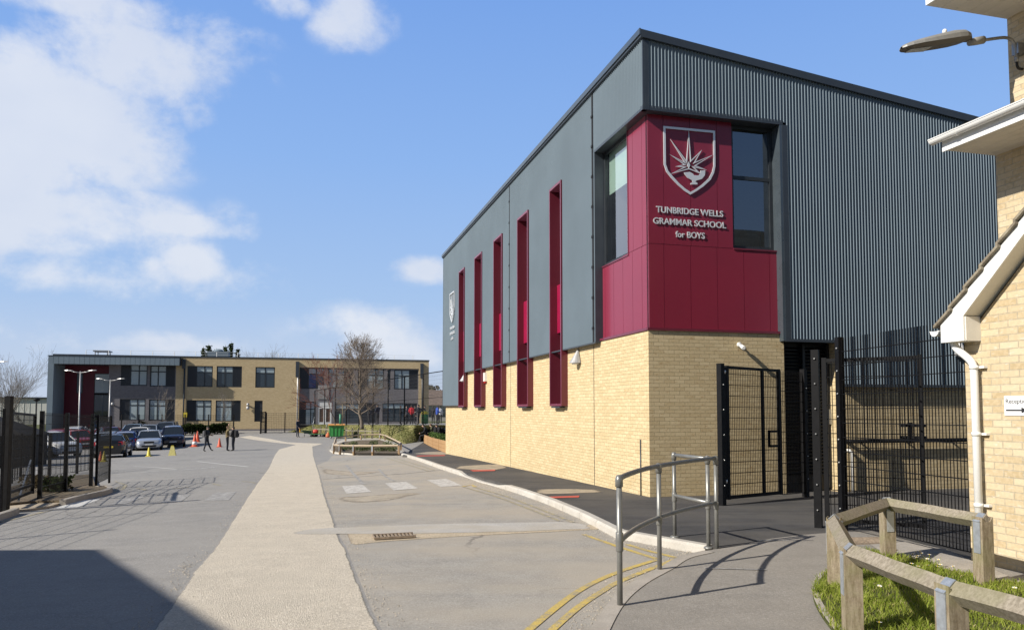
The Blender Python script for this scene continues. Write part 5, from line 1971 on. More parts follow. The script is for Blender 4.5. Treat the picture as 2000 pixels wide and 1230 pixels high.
# downpipe with swan neck and brackets
mb = MB()
dp = lambda u, v, off: PG.pt(*gh(u, v, off), off)
a_dp = gh(1905, 800, 0.08)[0]
path = [PG.pt(s0 - 0.06, zb0 + 0.03, 0.10), PG.pt(s0 - 0.06, zb0 - 0.05, 0.10), PG.pt(a_dp + 0.02, gh(1905, 714, 0.08)[1] + 0.05, 0.08), PG.pt(a_dp, gh(1905, 722, 0.08)[1], 0.08), PG.pt(a_dp, -0.05, 0.08)]
fine = []
for i, p in enumerate(path):
    if 0 < i < len(path) - 1:
        pa, pb = path[i - 1], path[i + 1]
        l1, l2 = min(0.09, (p - pa).length / 2), min(0.09, (pb - p).length / 2)
        A, B = p + (pa - p).normalized() * l1, p + (pb - p).normalized() * l2
        for t in (0, .25, .5, .75, 1):
            fine.append(A * (1 - t) ** 2 + p * 2 * t * (1 - t) + B * t * t)
    else:
        fine.append(p)
mb.tube(fine, 0.040, 14)
dpo = mb.build('downpipe', MAT['white_upvc'], house)
for v in (717, 847, 985):
    z = gh(1905, v, 0.08)[1]
    mb = MB()
    mb.lathe([(0.047, -0.02), (0.047, 0.02)], 14, PG.pt(a_dp, z, 0.08))
    mb.pbox(PG, a_dp - 0.10, a_dp - 0.03, z - 0.012, z + 0.012, 0.0, 0.05)
    mb.build('pipe_bracket', MAT['white_upvc'], dpo)

# taller part of the house set back behind the gable
c2 = at(1962, 800, 9.5)
P2 = Plane(c2, LD, PL.n)
z2 = P2.hit(1962, 298)[1]
OV = 0.80
mb = MB()
mb.face([P2.pt(0, 1.5), P2.pt(0, z2), P2.pt(-7, z2), P2.pt(-7, 1.5)])
mb.face([P2.pt(0, 1.5), P2.pt(0, z2), P2.pt(0, z2) + RD * 5, P2.pt(0, 1.5) + RD * 5])
mb.build('upper_wall', B_HSE, house)
mb = MB()
nb = 6
for k in range(nb):
    mb.pbox(P2, -7, 0.0, z2, z2 + 0.012, OV * k / nb + (0.004 if k else 0), OV * (k + 1) / nb)
mb.build('eaves_soffit', MAT['soffit2'] if 'soffit2' in MAT else SOFF, house)
zg = P2.hit(1838, 288, OV)[1]
mb = MB()
mb.pbox(P2, -7, 0.01, z2 - 0.02, z2 + 0.17, OV, OV + 0.02)
mb.build('fascia_board', MAT['white_upvc'], house)
mb = MB()
half_gutter(mb, P2.pt(0.10, z2 + 0.145, OV + 0.085), -LD, 7.0, 0.06)
go = mb.build('eaves_gutter', MAT['white_upvc'], house)
for k in range(6):
    mb = MB()
    p = P2.pt(-0.25 - k * 0.95, z2 + 0.145, OV + 0.085)
    half_gutter(mb, p, -LD, 0.05, 0.067)
    mb.build('gutter_bracket', MAT['white_upvc'], go)
c3 = at(1995, 800, 10.2)
P3 = Plane(c3, LD, PL.n)
z3 = P3.hit(1995, 22)[1]
mb = MB()
lz0, lz1 = z2 + 0.20, z2 + 0.95
q = [P2.pt(0.05, lz0, OV + 0.05), P2.pt(-7, lz0, OV + 0.05), P2.pt(-7, lz1, -1.2), P2.pt(0.05, lz1, -1.2)]
mb.hexa([p - Vector((0, 0, 0.05)) for p in q[::-1]], q[::-1])
mb.build('lower_roof', TILE, house)
mb = MB()
mb.face([P3.pt(0, z2), P3.pt(0, z3), P3.pt(-8, z3), P3.pt(-8, z2)])
mb.face([P3.pt(0, z2), P3.pt(0, z3), P3.pt(0, z3) + RD * 5, P3.pt(0, z2) + RD * 5])
mb.build('upper_wall', B_HSE, house)
OV3 = 1.34
mb = MB()
for k in range(6):
    mb.pbox(P3, -8, 0.0, z3, z3 + 0.012, OV3 * k / 6 + (0.005 if k else 0), OV3 * (k + 1) / 6)
mb.build('eaves_soffit', SOFF, house)
mb = MB()
mb.pbox(P3, -8, 0.002, z3 + 0.001, z3 + 0.2, OV3, OV3 + 0.022)
mb.build('fascia_board', MAT['white_upvc'], house)
mb = MB()
q = [P3.pt(0.05, z3 + 0.2, OV3 + 0.06), P3.pt(-8, z3 + 0.2, OV3 + 0.06), P3.pt(-8, z3 + 2.2, -2.6), P3.pt(0.05, z3 + 2.2, -2.6)]
mb.hexa([p - Vector((0, 0, 0.05)) for p in q[::-1]], q[::-1])
mb.build('upper_roof', TILE, house)

# ---- reception sign on the gable wall
sa0, sz1 = gh(1960.5, 773, 0.012); sz0 = gh(1960.5, 811, 0.012)[1]
sgn = empty('reception_sign', PG.pt(sa0, sz0, 0), 0, 'white Reception sign with a black arrow on the brick house wall', 'sign')
sl = 0.40
mb = MB(); mb.pbox(PG, sa0 - sl, sa0, sz0, sz1, 0.0, 0.010); mb.build('sign_board', M('white_sign', (0.8, 0.8, 0.8), 0.35, 0, 0.02), sgn)
INK = M('black_ink', (0.02, 0.02, 0.022), 0.5)
hgt = sz1 - sz0
lettering('Reception', sgn, PG, INK, 0.0102, sa0 - 0.02, sz0 + hgt * 0.62, None, hgt * 0.24, ext=0.002, flip=True, bold=0.0)
mb = MB()
za = sz0 + hgt * 0.27
mb.pbox(PG, sa0 - 0.21, sa0 - 0.02, za - 0.008, za + 0.008, 0.0102, 0.0125)
mb.extrude([PG.pt(sa0 - 0.20, za - 0.03, 0.0102), PG.pt(sa0 - 0.27, za, 0.0102), PG.pt(sa0 - 0.20, za + 0.03, 0.0102)], PG.n * 0.0022)
mb.build('arrow', INK, sgn)

# ---- street lantern on a bracket arm
bp = P3.pt(*P3.hit(1994, 112, 0.02), 0.02)
PLm = Plane(bp, RD, PR.n)
lamp = empty('street_lantern', bp, 0, 'grey street lantern on a bracket arm at the top right', 'street light')
lh = lambda u, v: PLm.pt(*PLm.hit(u, v))
LGREY = M('lantern_grey', (0.27, 0.265, 0.25), 0.5, 0.1, 0.1, 6)
LDARK = M('lantern_underside', (0.12, 0.11, 0.10), 0.6, 0, 0.1, 8)
mb = MB()
arm = [lh(1921, 79), lh(1945, 75.5), lh(1962, 74), lh(1973, 77), lh(1980, 85), lh(1983, 96), lh(1984, 112)]
mb.tube(curve3(arm, 4), 0.021, 10)
mb.build('arm', MAT['steel'], lamp)
mb = MB()
a_, z_ = PLm.hit(1987, 97)
mb.pbox(PLm, a_ - 0.04, a_ + 0.10, PLm.hit(1985, 107)[1], PLm.hit(1985, 86)[1], -0.05, 0.05)
mb.tube([lh(1985.5, 105), lh(1986, 122)], 0.028, 10)
mb.build('wall_bracket', MAT['steel'], lamp)
mb = MB()
mb.tube(curve3([lh(1986, 122), lh(1987, 130), lh(1991, 134.5), lh(2001, 136)], 4), 0.017, 8)
mb.build('cable', MAT['rubber'], lamp)
mb = MB()
mb.tube([lh(1893, 84.5), lh(1906, 81), lh(1920, 78.5)], [0.040, 0.052, 0.052], 12)
mb.build('spigot', LGREY, lamp)
# lantern shell: stations along its length (u, top v, rim v, half width m)
ST = [(1760.5, 92, 95, 0.02), (1764, 88.5, 95.5, 0.07), (1772, 85, 95, 0.115), (1790, 79.5, 92.5, 0.145), (1812, 73.5, 89.5, 0.155), (1835, 67.5, 86, 0.155), (1858, 62, 82, 0.148), (1876, 60.5, 78.5, 0.125), (1887, 64, 77, 0.09), (1893, 72, 80, 0.05)]
mb = MB(); rings = []; rim = []
for (u, vt_, vr, hw) in ST:
    a0, ztp = PLm.hit(u, vt_); _, zrm = PLm.hit(u, vr)
    ring = []
    for k in range(9):
        t = math.pi * k / 8
        ring.append(PLm.pt(a0, zrm + (ztp - zrm) * math.sin(t) ** 0.8, math.cos(t) * hw))
    rings.append(ring); rim.append((ring[0], ring[-1]))
for r0_, r1_ in zip(rings[:-1], rings[1:]):
    for k in range(8):
        mb.face([r0_[k], r1_[k], r1_[k + 1], r0_[k + 1]], 0, True)
mb.build('lantern_shell', LGREY, lamp)
mb = MB()
sag = [0.0, .015, .03, .035, .04, .04, .04, .035, .02, 0.0]
und = []
for (a, b), s_ in zip(rim, sag):
    und.append([a, a * .75 + b * .25 - Vector((0, 0, s_)), a * .25 + b * .75 - Vector((0, 0, s_)), b])
for r0_, r1_ in zip(und[:-1], und[1:]):
    for k in range(3):
        mb.face([r0_[k], r0_[k + 1], r1_[k + 1], r1_[k]])
mb.build('lantern_base', LDARK, lamp)
mb = MB()
p0, p1 = und[2], und[4]
dn = Vector((0, 0, 0.006))
mb.face([p0[1] - dn, p0[2] - dn, p1[2] - dn, p1[1] - dn])
mb.build('lens', M('lens_glass', (0.46, 0.44, 0.38), 0.15, 0, 0.2, 30), lamp)
mb = MB()
a_, z_ = PLm.hit(1845, 64)
mb.lathe([(0.028, -0.02), (0.028, 0.025), (0.02, 0.04)], 10, PLm.pt(a_, z_, 0.0))
mb.build('photocell', MAT['white_upvc'], lamp)
# ================================================================ left side fences, verge, neighbouring building
A_PAVE2 = asphalt('pale_slabs', (0.42, 0.35, 0.26), (0.58, 0.50, 0.40), 0.3, patch=0.1)
LG = lambda u, v, dz=0.1: G(u, v, dz)
# verge with kerb beside the left fence
edging('verge_kerb', [(187, 950), (212, 948), (220, 953), (205, 959), (186, 963), (150, 971), (128, 977)], 0.12, -0.05, 0.12, A_EDGE, inward=-1)
edging('verge_kerb', [(-30, 1019), (0, 1006), (25, 998), (38, 993)], 0.12, -0.05, 0.12, A_EDGE, inward=1)
overlay('verge', gp([(186, 948), (215, 949), (206, 957), (186, 962), (150, 970), (128, 976), (60, 978), (10, 983), (-40, 990), (-60, 975), (0, 955), (60, 940), (120, 930), (180, 925)], 0.1), A_SOIL, 0.10, skirt=0.2)
overlay('crossing_ramp', gp([(18, 979), (90, 977), (128, 977), (100, 986), (60, 992), (36, 994), (10, 992)], 0.06), A_PAVE2, 0.05, skirt=0.1)

def left_post(u, v, hgt, w=0.07):
    return G(u, v, 0.08), hgt, w
lp = [G(10, 994, 0.08), G(77, 975, 0.08), G(127, 961, 0.08), G(177, 950, 0.08), G(189, 941, 0.08)]
HL = 1.93
ge = [Vector((x, y, H(x, y) + .08)) for x, y in ((-8.3, 5.6), (-8.6, 8.1), (-9.0, 10.6), (-9.35, 13.0), (-9.9, 14.8))]
def fence_run(pts, hgt, label, w=0.075, panel=True, group=None, name='mesh_fence', vs=0.05, r=0.0028, double=True, heavy=False):
    root = empty(name, pts[0], 0, label, 'mesh fence', group)
    for i, p in enumerate(pts):
        a, b = pts[max(0, i - 1)], pts[min(len(pts) - 1, i + 1)]
        mb = MB(); post(mb, p, -0.15, hgt + 0.03, w, ang(a, b)); mb.build('post', MESH, root)
    if panel:
        for p, q in zip(pts[:-1], pts[1:]):
            mb = MB(); mesh_panel(mb, p, q, 0.07, hgt, vs=vs, r=r, double=double)
            mb.build('mesh_panel', MESH, root)
    return root
fence_run([lp[1], lp[2], lp[3]], HL, 'black mesh fence on the verge in front of the parked cars', 0.08, vs=0.07, r=0.003)
fence_run([lp[3] + Vector((0.12, 0.05, 0)), lp[4] + Vector((0.05, 0.6, 0))], HL - 0.02, 'short dense black mesh fence end turning away toward the car park', 0.06, vs=0.07, r=0.0025)
fence_run(ge, HL, 'black mesh fence along the left road edge nearest the camera', 0.045, vs=0.16, r=0.0022, double=False)
# open gate between the two fence runs
gt = empty('mesh_gate', lp[0], 0, 'open black mesh gate with a diagonal brace on the left verge', 'gate')
gp0, gp1 = lp[0], G(63, 972, 0.08)
mb = MB(); post(mb, gp0, -0.1, HL + 0.28, 0.11, 0); mb.build('gate_post', MESH, gt)
dg_ = (gp1 - gp0)
g0_ = gp0 + dg_ * 0.1
mb = MB()
for p in (g0_, gp1): post(mb, p, 0.1, HL - 0.02, 0.065, ang(gp0, gp1))
for z in (0.14, HL - 0.05, 0.3): mb.bar(g0_ + Vector((0, 0, z)), gp1 + Vector((0, 0, z)), 0.05)
mb.build('gate_frame', MESH, gt)
mb = MB(); mesh_panel(mb, g0_, gp1, 0.16, HL - 0.08, vs=0.07, r=0.003); mb.build('mesh_panel', MESH, gt)
mb = MB(); mb.bar(G(36, 978, 0.15), G(58, 955, 0.1) + Vector((0, 0, 0.75)), 0.035); mb.build('brace', MAT['steel'], gt)
# taller dark posts further back and a second fence line along the car park
back = gp([(-90, 958), (22, 944), (40, 938), (62, 934), (96, 930), (150, 925), (176, 920)], 0.0)
fence_run(back[0:7], 1.55, 'far run of black mesh fence behind the verge along the car park', 0.07, vs=0.1, double=False, r=0.003)
# low hedge mass and shed behind the gate on the far left
def leaf_mesh(name, pts, size, mat, parent=None, seed=1, up=0.3, shape=1.0, sm=False):
    """many small leaf-shaped faces at the given points"""
    rg = np.random.default_rng(seed)
    P = np.asarray(pts, dtype=np.float64)
    n = len(P)
    d = rg.normal(size=(n, 3)); d[:, 2] = np.abs(d[:, 2]) * up + d[:, 2] * (1 - up); d /= np.linalg.norm(d, axis=1)[:, None] + 1e-9
    e = np.cross(d, rg.normal(size=(n, 3))); e /= np.linalg.norm(e, axis=1)[:, None] + 1e-9
    s = size * rg.uniform(0.6, 1.4, n)[:, None]
    a = P - d * s * 0.5; b = P + e * s * 0.32 * shape; c = P + d * s * 0.5; f = P - e * s * 0.32 * shape
    V = np.stack([a, b, c, f], 1).reshape(-1, 3)
    if parent is not None:
        r = parent
        while r.parent is not None: r = r.parent
        V = V - np.array(r.location)
    me = bpy.data.meshes.new(name)
    me.vertices.add(4 * n); me.vertices.foreach_set('co', V.ravel())
    me.loops.add(4 * n); me.loops.foreach_set('vertex_index', np.arange(4 * n, dtype=np.int32))
    me.polygons.add(n); me.polygons.foreach_set('loop_start', np.arange(0, 4 * n, 4, dtype=np.int32)); me.polygons.foreach_set('loop_total', np.full(n, 4, dtype=np.int32))
    me.materials.append(mat)
    me.update(); me.validate()
    o = bpy.data.objects.new(name, me); COL.objects.link(o)
    if parent is not None: o.parent = parent
    return o


def leaf_mat(name, a, b, c, scale=6.0, trans=0.25):
    t = NT(name)
    n = t.noise(scale, 4); n2 = t.noise(scale * 8, 2)
    col = t.mix(t.ramp(n, 0.35, 0.65), a, b)
    col = t.mix(t.ramp(n2, 0.5, 0.75, 0, 0.8), col, c)
    d = t.n.new('ShaderNodeBsdfDiffuse'); t.l.new(col, d.inputs[0])
    tr = t.n.new('ShaderNodeBsdfTranslucent'); t.l.new(col, tr.inputs[0])
    m = t.n.new('ShaderNodeMixShader'); m.inputs[0].default_value = trans
    t.l.new(d.outputs[0], m.inputs[1]); t.l.new(tr.outputs[0], m.inputs[2]); t.l.new(m.outputs[0], t.out.inputs['Surface'])
    return t.mat


L_DARK = leaf_mat('evergreen_leaves', (0.022, 0.035, 0.013), (0.045, 0.062, 0.022), (0.07, 0.085, 0.03))
L_MID = leaf_mat('shrub_leaves', (0.05, 0.075, 0.025), (0.09, 0.12, 0.045), (0.16, 0.18, 0.09))
L_DRY = leaf_mat('dry_leaves', (0.10, 0.075, 0.04), (0.15, 0.12, 0.07), (0.2, 0.17, 0.1))


def box_points(rg, p0, p1, w, z0, z1, n, lump=0.25):
    """points through a hedge-like volume between p0 and p1, uneven on top"""
    out = []
    L = (p1 - p0).length
    d = (p1 - p0) / L; nn = Vector((-d.y, d.x, 0))
    ph = [rg.uniform(0, 6) for _ in range(4)]
    for _ in range(n):
        f = rg.random()
        top = z1 * (1 + lump * (math.sin(f * L * 2.1 + ph[0]) * .5 + math.sin(f * L * 5.3 + ph[1]) * .3 + math.sin(f * L * 11 + ph[2]) * .2))
        z = z0 + (top - z0) * (rg.random() ** 0.6)
        p = p0 + d * f * L + nn * rg.uniform(-w / 2, w / 2)
        out.append((p.x, p.y, p.z + z))
    return out


rg = random.Random(4)
hg = empty('verge_shrub', G(60, 955, 0.1), 0, 'dark low shrub growing through the mesh fence on the left verge', 'shrub')
pts = box_points(rg, G(48, 962, 0.1), G(125, 955, 0.1), 0.6, 0.0, 0.30, 900, 0.6)
leaf_mesh('foliage', pts, 0.08, L_DRY, hg, 2)
pts = box_points(rg, G(95, 962, 0.1), G(125, 957, 0.1), 0.5, 0.0, 0.36, 500, 0.5)
leaf_mesh('dense_foliage', pts, 0.09, L_DARK, hg, 3)
sh = G(-30, 915)
shd = empty('dark_shed', sh, 0.2, 'dark timber shed behind the left gate', 'shed')
mb = MB()
bx = lambda u, Y: Vector(((u - PPX) / F * Y, Y, 0))
a_, b_ = bx(-160, 34), bx(38, 36)
zg0 = H(a_.x, a_.y)
nrm = Vector((0.05, 1, 0)) * 3
def wallbox(mb, p, q, back, z0, z1):
    mb.hexa([Vector((k.x, k.y, z0)) for k in (p, q, q + back, p + back)], [Vector((k.x, k.y, z1)) for k in (p, q, q + back, p + back)])
wallbox(mb, a_, b_, nrm, zg0 - .3, zg0 + 1.6)
mb.build('wall', M('dark_boards', (0.03, 0.026, 0.022), 0.8, 0, 0.3, 6), shd)
mb = MB()
m_ = [a_ - Vector((.3, .2, 0)), b_ + Vector((.3, -.2, 0))]
rz0, rz1 = zg0 + 1.55, zg0 + 2.6
q = [Vector((m_[0].x, m_[0].y, rz0)), Vector((m_[1].x, m_[1].y, rz0)), Vector((m_[1].x, m_[1].y, rz1)) + nrm * .5 - Vector((2.2, 0, 0)), Vector((m_[0].x, m_[0].y, rz1)) + nrm * .5]
mb.face(q)
q2 = [Vector((m_[0].x, m_[0].y, rz0)) + nrm, Vector((m_[1].x, m_[1].y, rz0)) + nrm, q[2], q[3]]
mb.face(q2); mb.face([q[1], q2[1], q[2]])
mb.build('roof', M('dark_felt', (0.025, 0.024, 0.024), 0.9, 0, 0.3, 6), shd)

# neighbouring brick building behind the camera on the left: it throws the shadow across the road
sc_ = G(196, 1073)
NB_H = 6.0
off_ = SUN_H * ((NB_H - sc_.z) / math.tan(rad(SUN_EL)))
c0_ = Vector((sc_.x, sc_.y, 0)) + off_
e1_ = G(0, 1075); e2_ = G(478, 1229)
d1_ = (e1_ - sc_).normalized(); d2_ = (e2_ - sc_).normalized()
d1_.z = d2_.z = 0
nb = empty('neighbouring_building', (c0_.x, c0_.y, H(c0_.x, c0_.y)), 0, 'flat roofed brick building behind the photographer on the left', 'building')
pl_ = [c0_, c0_ + d1_ * 14, c0_ + d1_ * 14 + d2_ * 13, c0_ + d2_ * 13]
mb = MB()
mb.extrude([Vector((p.x, p.y, -1.5)) for p in pl_], (0, 0, NB_H + 1.5 - 0.25))
mb.build('wall', B_FAR, nb)
cen = sum(pl_, Vector()) / 4
mb = MB()
mb.extrude([Vector((p.x, p.y, NB_H - 0.249)) for p in pl_], (0, 0, 0.249))
mb.build('roof', CLAD_D, nb)
for k in range(4):
    for j in range(2):
        mb = MB()
        PN = Plane(c0_, d2_, Vector((d2_.y, -d2_.x, 0)) * (1 if Vector((d2_.y, -d2_.x, 0)).dot(c0_ - cen) > 0 else -1))
        mb.pbox(PN, 1 + k * 3, 2.8 + k * 3, 0.8 + j * 2.6, 2.3 + j * 2.6, 0.0, 0.03)
        mb.build('window', PANE_DK, nb)
# ================================================================ cars
def paint(name, col, metal=0.3):
    return flat_mat(name, col, 0.28, metal, 0.5, coat=0.8)


CAR_GL = glass_pane('car_glass', (0.015, 0.018, 0.02))
LIGHT_CL = M('headlight_glass', (0.55, 0.57, 0.6), 0.12, 0.2, 0.05, 20)
LIGHT_RD = M('tail_light', (0.35, 0.012, 0.012), 0.15, 0, 0.1, 20, coat=0.5)
RIM = M('alloy_wheel', (0.42, 0.43, 0.44), 0.35, 0.6, 0.1, 20)
PLATE_Y = M('yellow_plate', (0.70, 0.52, 0.04), 0.4, 0, 0.05)
PLATE_W = M('white_plate', (0.72, 0.72, 0.70), 0.4, 0, 0.05)
TRIM = M('black_trim', (0.012, 0.012, 0.013), 0.5)

CARS = {
    # L, W, H, lower profile [(x, z bottom, z deck, half width factor)], cabin [(x, z roof)], belt
    'hatch': dict(L=4.25, W=1.80, H=1.47, wb=2.6, deck=[(2.12, .30, .52, .70), (2.06, .22, .66, .86), (1.85, .19, .76, .95), (1.3, .18, .86, 1), (.80, .18, .93, 1), (.0, .18, .95, 1), (-1.2, .18, .98, 1), (-1.8, .20, 1.0, .97), (-2.06, .24, .96, .90), (-2.12, .34, .80, .82)],
                  roof=[(1.02, .93), (.25, 1.40), (-.3, 1.47), (-1.3, 1.42), (-1.75, 1.33), (-2.02, .97)]),
    'saloon': dict(L=4.5, W=1.78, H=1.43, wb=2.65, deck=[(2.25, .30, .52, .70), (2.18, .22, .66, .86), (1.95, .19, .76, .95), (1.4, .18, .86, 1), (.85, .18, .92, 1), (.0, .18, .95, 1), (-1.2, .18, .98, 1), (-1.7, .20, 1.03, .97), (-2.18, .24, 1.04, .88), (-2.25, .34, .85, .80)],
                   roof=[(1.0, .92), (.25, 1.36), (-.3, 1.43), (-.9, 1.40), (-1.15, 1.34), (-1.72, 1.02)]),
    'mpv': dict(L=4.35, W=1.82, H=1.66, wb=2.65, deck=[(2.17, .34, .58, .72), (2.10, .24, .76, .87), (1.9, .21, .88, .95), (1.4, .2, .98, 1), (1.0, .2, 1.03, 1), (.0, .2, 1.05, 1), (-1.2, .2, 1.07, 1), (-1.85, .22, 1.08, .98), (-2.10, .26, 1.05, .93), (-2.17, .36, .85, .85)],
                roof=[(1.25, 1.02), (.45, 1.56), (-.2, 1.66), (-1.3, 1.63), (-1.85, 1.56), (-2.1, 1.06)]),
}


def make_car(kind, mat, label, front_plate=PLATE_W):
    K = CARS[kind]
    root = empty('parked_car', (0, 0, 0), 0, label, 'car', 'cars parked in the car park')
    hw = K['W'] / 2
    mb = MB()
    rings = []
    for (x, zb, zd, f) in K['deck']:
        w = hw * f
        h = zd - zb
        sec = [(0, zb), (w * .80, zb), (w * .95, zb + h * .10), (w, zb + h * .35), (w * .985, zb + h * .62), (w * .96, zb + h * .82), (w * .90, zd - .01), (w * .70, zd + .015), (0, zd + .03)]
        ring = [Vector((x, y, z)) for y, z in sec] + [Vector((x, -y, z)) for y, z in sec[-2:0:-1]]
        rings.append(ring)
    n = len(rings[0])
    vs = [p for r in rings for p in r]
    fs = [(i * n + k, i * n + (k + 1) % n, (i + 1) * n + (k + 1) % n, (i + 1) * n + k) for i in range(len(rings) - 1) for k in range(n)]
    mb.mesh(vs, fs, 0, True)
    mb.face(rings[0][::-1]); mb.face(rings[-1])
    # roof skin
    rf = K['roof']
    wr = lambda i: hw * (.90, .72, .70, .70, .70, .80)[i]
    for i in range(1, len(rf) - 2):
        (x0, z0), (x1, z1) = rf[i], rf[i + 1]
        a, b = wr(i), wr(i + 1)
        prev = None
        for (fa, dz) in ((-1, -.05), (-.9, .0), (-.5, .022), (0, .03), (.5, .022), (.9, .0), (1, -.05)):
            cur = (Vector((x0, a * fa, z0 + dz)), Vector((x1, b * fa, z1 + dz)))
            if prev: mb.face([prev[0], prev[1], cur[1], cur[0]], 0, True)
            prev = cur
    # pillars
    for s in (-1, 1):
        for i in (0, len(rf) - 2):
            (x0, z0), (x1, z1) = rf[i], rf[i + 1]
            mb.bar(Vector((x0, s * wr(i) * .985, z0)), Vector((x1, s * wr(i + 1) * .99, z1 - .02)), .08, .08)
        zb_ = [d for d in K['deck'] if d[0] <= -.2][0][2]
        mb.bar(Vector((-.25, s * hw * .905, zb_)), Vector((-.3, s * hw * .70, K['H'] - .05)), .09, .05)
        mb.bar(Vector((-1.45, s * hw * .90, zb_ + .02)), Vector((-1.40, s * hw * .70, K['H'] - .1)), .13, .05)
    body = mb.build('body', [mat], root, world=False)
    # glasshouse
    mb = MB()
    belt = lambda x: np.interp(-x, [-d[0] for d in K['deck']], [d[2] for d in K['deck']])
    for i in range(len(rf) - 1):
        (x0, z0), (x1, z1) = rf[i], rf[i + 1]
        a, b = wr(i) * .99, wr(i + 1) * .99
        for s in (-1, 1):
            lo0, lo1 = Vector((x0, s * hw * .89, belt(x0))), Vector((x1, s * hw * .89, belt(x1)))
            hi0, hi1 = Vector((x0, s * a, z0 - .03)), Vector((x1, s * b, z1 - .03))
            q = [lo0, lo1, hi1, hi0] if s > 0 else [lo0, hi0, hi1, lo1]
            mb.face(q)
        if i == 0 or i == len(rf) - 2:
            mb.face([Vector((x0, -a, z0)), Vector((x0, a, z0)), Vector((x1, b, z1 - .01)), Vector((x1, -b, z1 - .01))])
    mb.build('windows', CAR_GL, root, world=False)
    wb = K['wb'] / 2
    for sx in (1, -1):
        for sy in (1, -1):
            c = Vector((sx * wb + .05, sy * (hw - .09), .31))
            Rm = Matrix.Rotation(rad(-90) * sy, 3, 'X')
            mb = MB()
            mb.lathe([(.22, -.10), (.30, -.10), (.315, -.07), (.315, .07), (.30, .098), (.21, .10)], 20, c, mat=Rm)
            w = mb.build('wheel', MAT['rubber'], root, world=False)
            mb = MB()
            mb.lathe([(.21, .07), (.20, .104), (.06, .085), (.05, .11)], 20, c, mat=Rm)
            for k in range(5):
                a = 2 * math.pi * k / 5
                e = Rm @ Vector((math.cos(a), math.sin(a), 0))
                mb.bar(c + Rm @ Vector((0, 0, .105)), c + e * .19 + Rm @ Vector((0, 0, .105)), .05, .012, up=tuple(Rm @ Vector((0, 0, 1))))
            mb.build('rim', RIM, w, world=False)
            mb = MB()
            mb.lathe([(.37, .0), (.37, .112)], 20, Vector((c.x, sy * (hw - .105), .33)), mat=Rm)
            mb.build('wheel_arch', TRIM, root, world=False)
    xf, xr = K['deck'][0][0], K['deck'][-1][0]
    zf = K['deck'][2][2]
    for s in (-1, 1):
        mb = MB()
        mb.hexa([Vector((xf - .13, s * hw * .52, zf - .16)), Vector((xf - .04, s * hw * .52, zf - .17)), Vector((xf - .20, s * hw * .90, zf - .15)), Vector((xf - .42, s * hw * .92, zf - .12))][::s],
                [Vector((xf - .20, s * hw * .52, zf - .06)), Vector((xf - .08, s * hw * .52, zf - .08)), Vector((xf - .25, s * hw * .905, zf - .03)), Vector((xf - .48, s * hw * .91, zf + .01))][::s])
        mb.build('headlight', LIGHT_CL, root, world=False)
        zr = K['deck'][-2][2]
        mb = MB()
        mb.hexa([Vector((xr - .01, s * hw * .60, zr - .28)), Vector((xr + .02, s * hw * .86, zr - .28)), Vector((xr + .30, s * hw * .965, zr - .24)), Vector((xr + .2, s * hw * .6, zr - .28))][::-s],
                [Vector((xr + .03, s * hw * .60, zr - .08)), Vector((xr + .05, s * hw * .88, zr - .05)), Vector((xr + .33, s * hw * .965, zr - .05)), Vector((xr + .2, s * hw * .6, zr - .06))][::-s])
        mb.build('tail_light', LIGHT_RD, root, world=False)
        mb = MB()
        p = Vector((rf[0][0] - .12, s * (hw + .07), K['deck'][4][2] + .06))
        mb.lathe([(.03, -.10), (.075, -.07), (.085, .0), (.075, .07), (.03, .10)], 10, p, mat=Matrix.Rotation(rad(90), 3, 'X') @ Matrix.Diagonal((.7, .8, 1)))
        mb.bar(p, Vector((p.x, s * hw * .88, p.z - .03)), .05)
        mb.build('mirror', mat, root, world=False)
    mb = MB()
    mb.box((xf + .002, 0, zf - .14), (.03, hw * .78, .13)); mb.box((xf - .005, 0, .34), (.05, hw * 1.1, .13))
    mb.build('grille', TRIM, root, world=False)
    mb = MB(); mb.box((xf + .022, 0, .46), (.012, .52, .11)); mb.build('number_plate', front_plate, root, world=False)
    mb = MB(); mb.box((xr - .012, 0, .66 if kind != 'mpv' else .7), (.02, .52, .11)); mb.build('number_plate', PLATE_Y, root, world=False)
    mb = MB(); mb.box((xr + .02, 0, .30), (.08, hw * 1.5, .12)); mb.build('bumper_trim', TRIM, root, world=False)
    return root


AWAY = math.atan2(LD.y, LD.x)
TOW = AWAY + math.pi
C_BLACK = paint('black_car_paint', (0.012, 0.014, 0.018)); C_BLUE = paint('blue_car_paint', (0.012, 0.03, 0.13))
C_SILV = paint('silver_blue_car_paint', (0.42, 0.46, 0.53), 0.5); C_NAVY = paint('navy_car_paint', (0.014, 0.014, 0.035))
C_WHITE = paint('white_car_paint', (0.70, 0.70, 0.69), 0.0); C_RED = paint('red_car_paint', (0.30, 0.015, 0.015), 0.1); C_GREY = paint('grey_car_paint', (0.16, 0.18, 0.21), 0.4)
C_LBLUE = paint('pale_blue_car_paint', (0.28, 0.36, 0.46), 0.4); C_MAR = paint('maroon_car_paint', (0.10, 0.012, 0.02), 0.2)


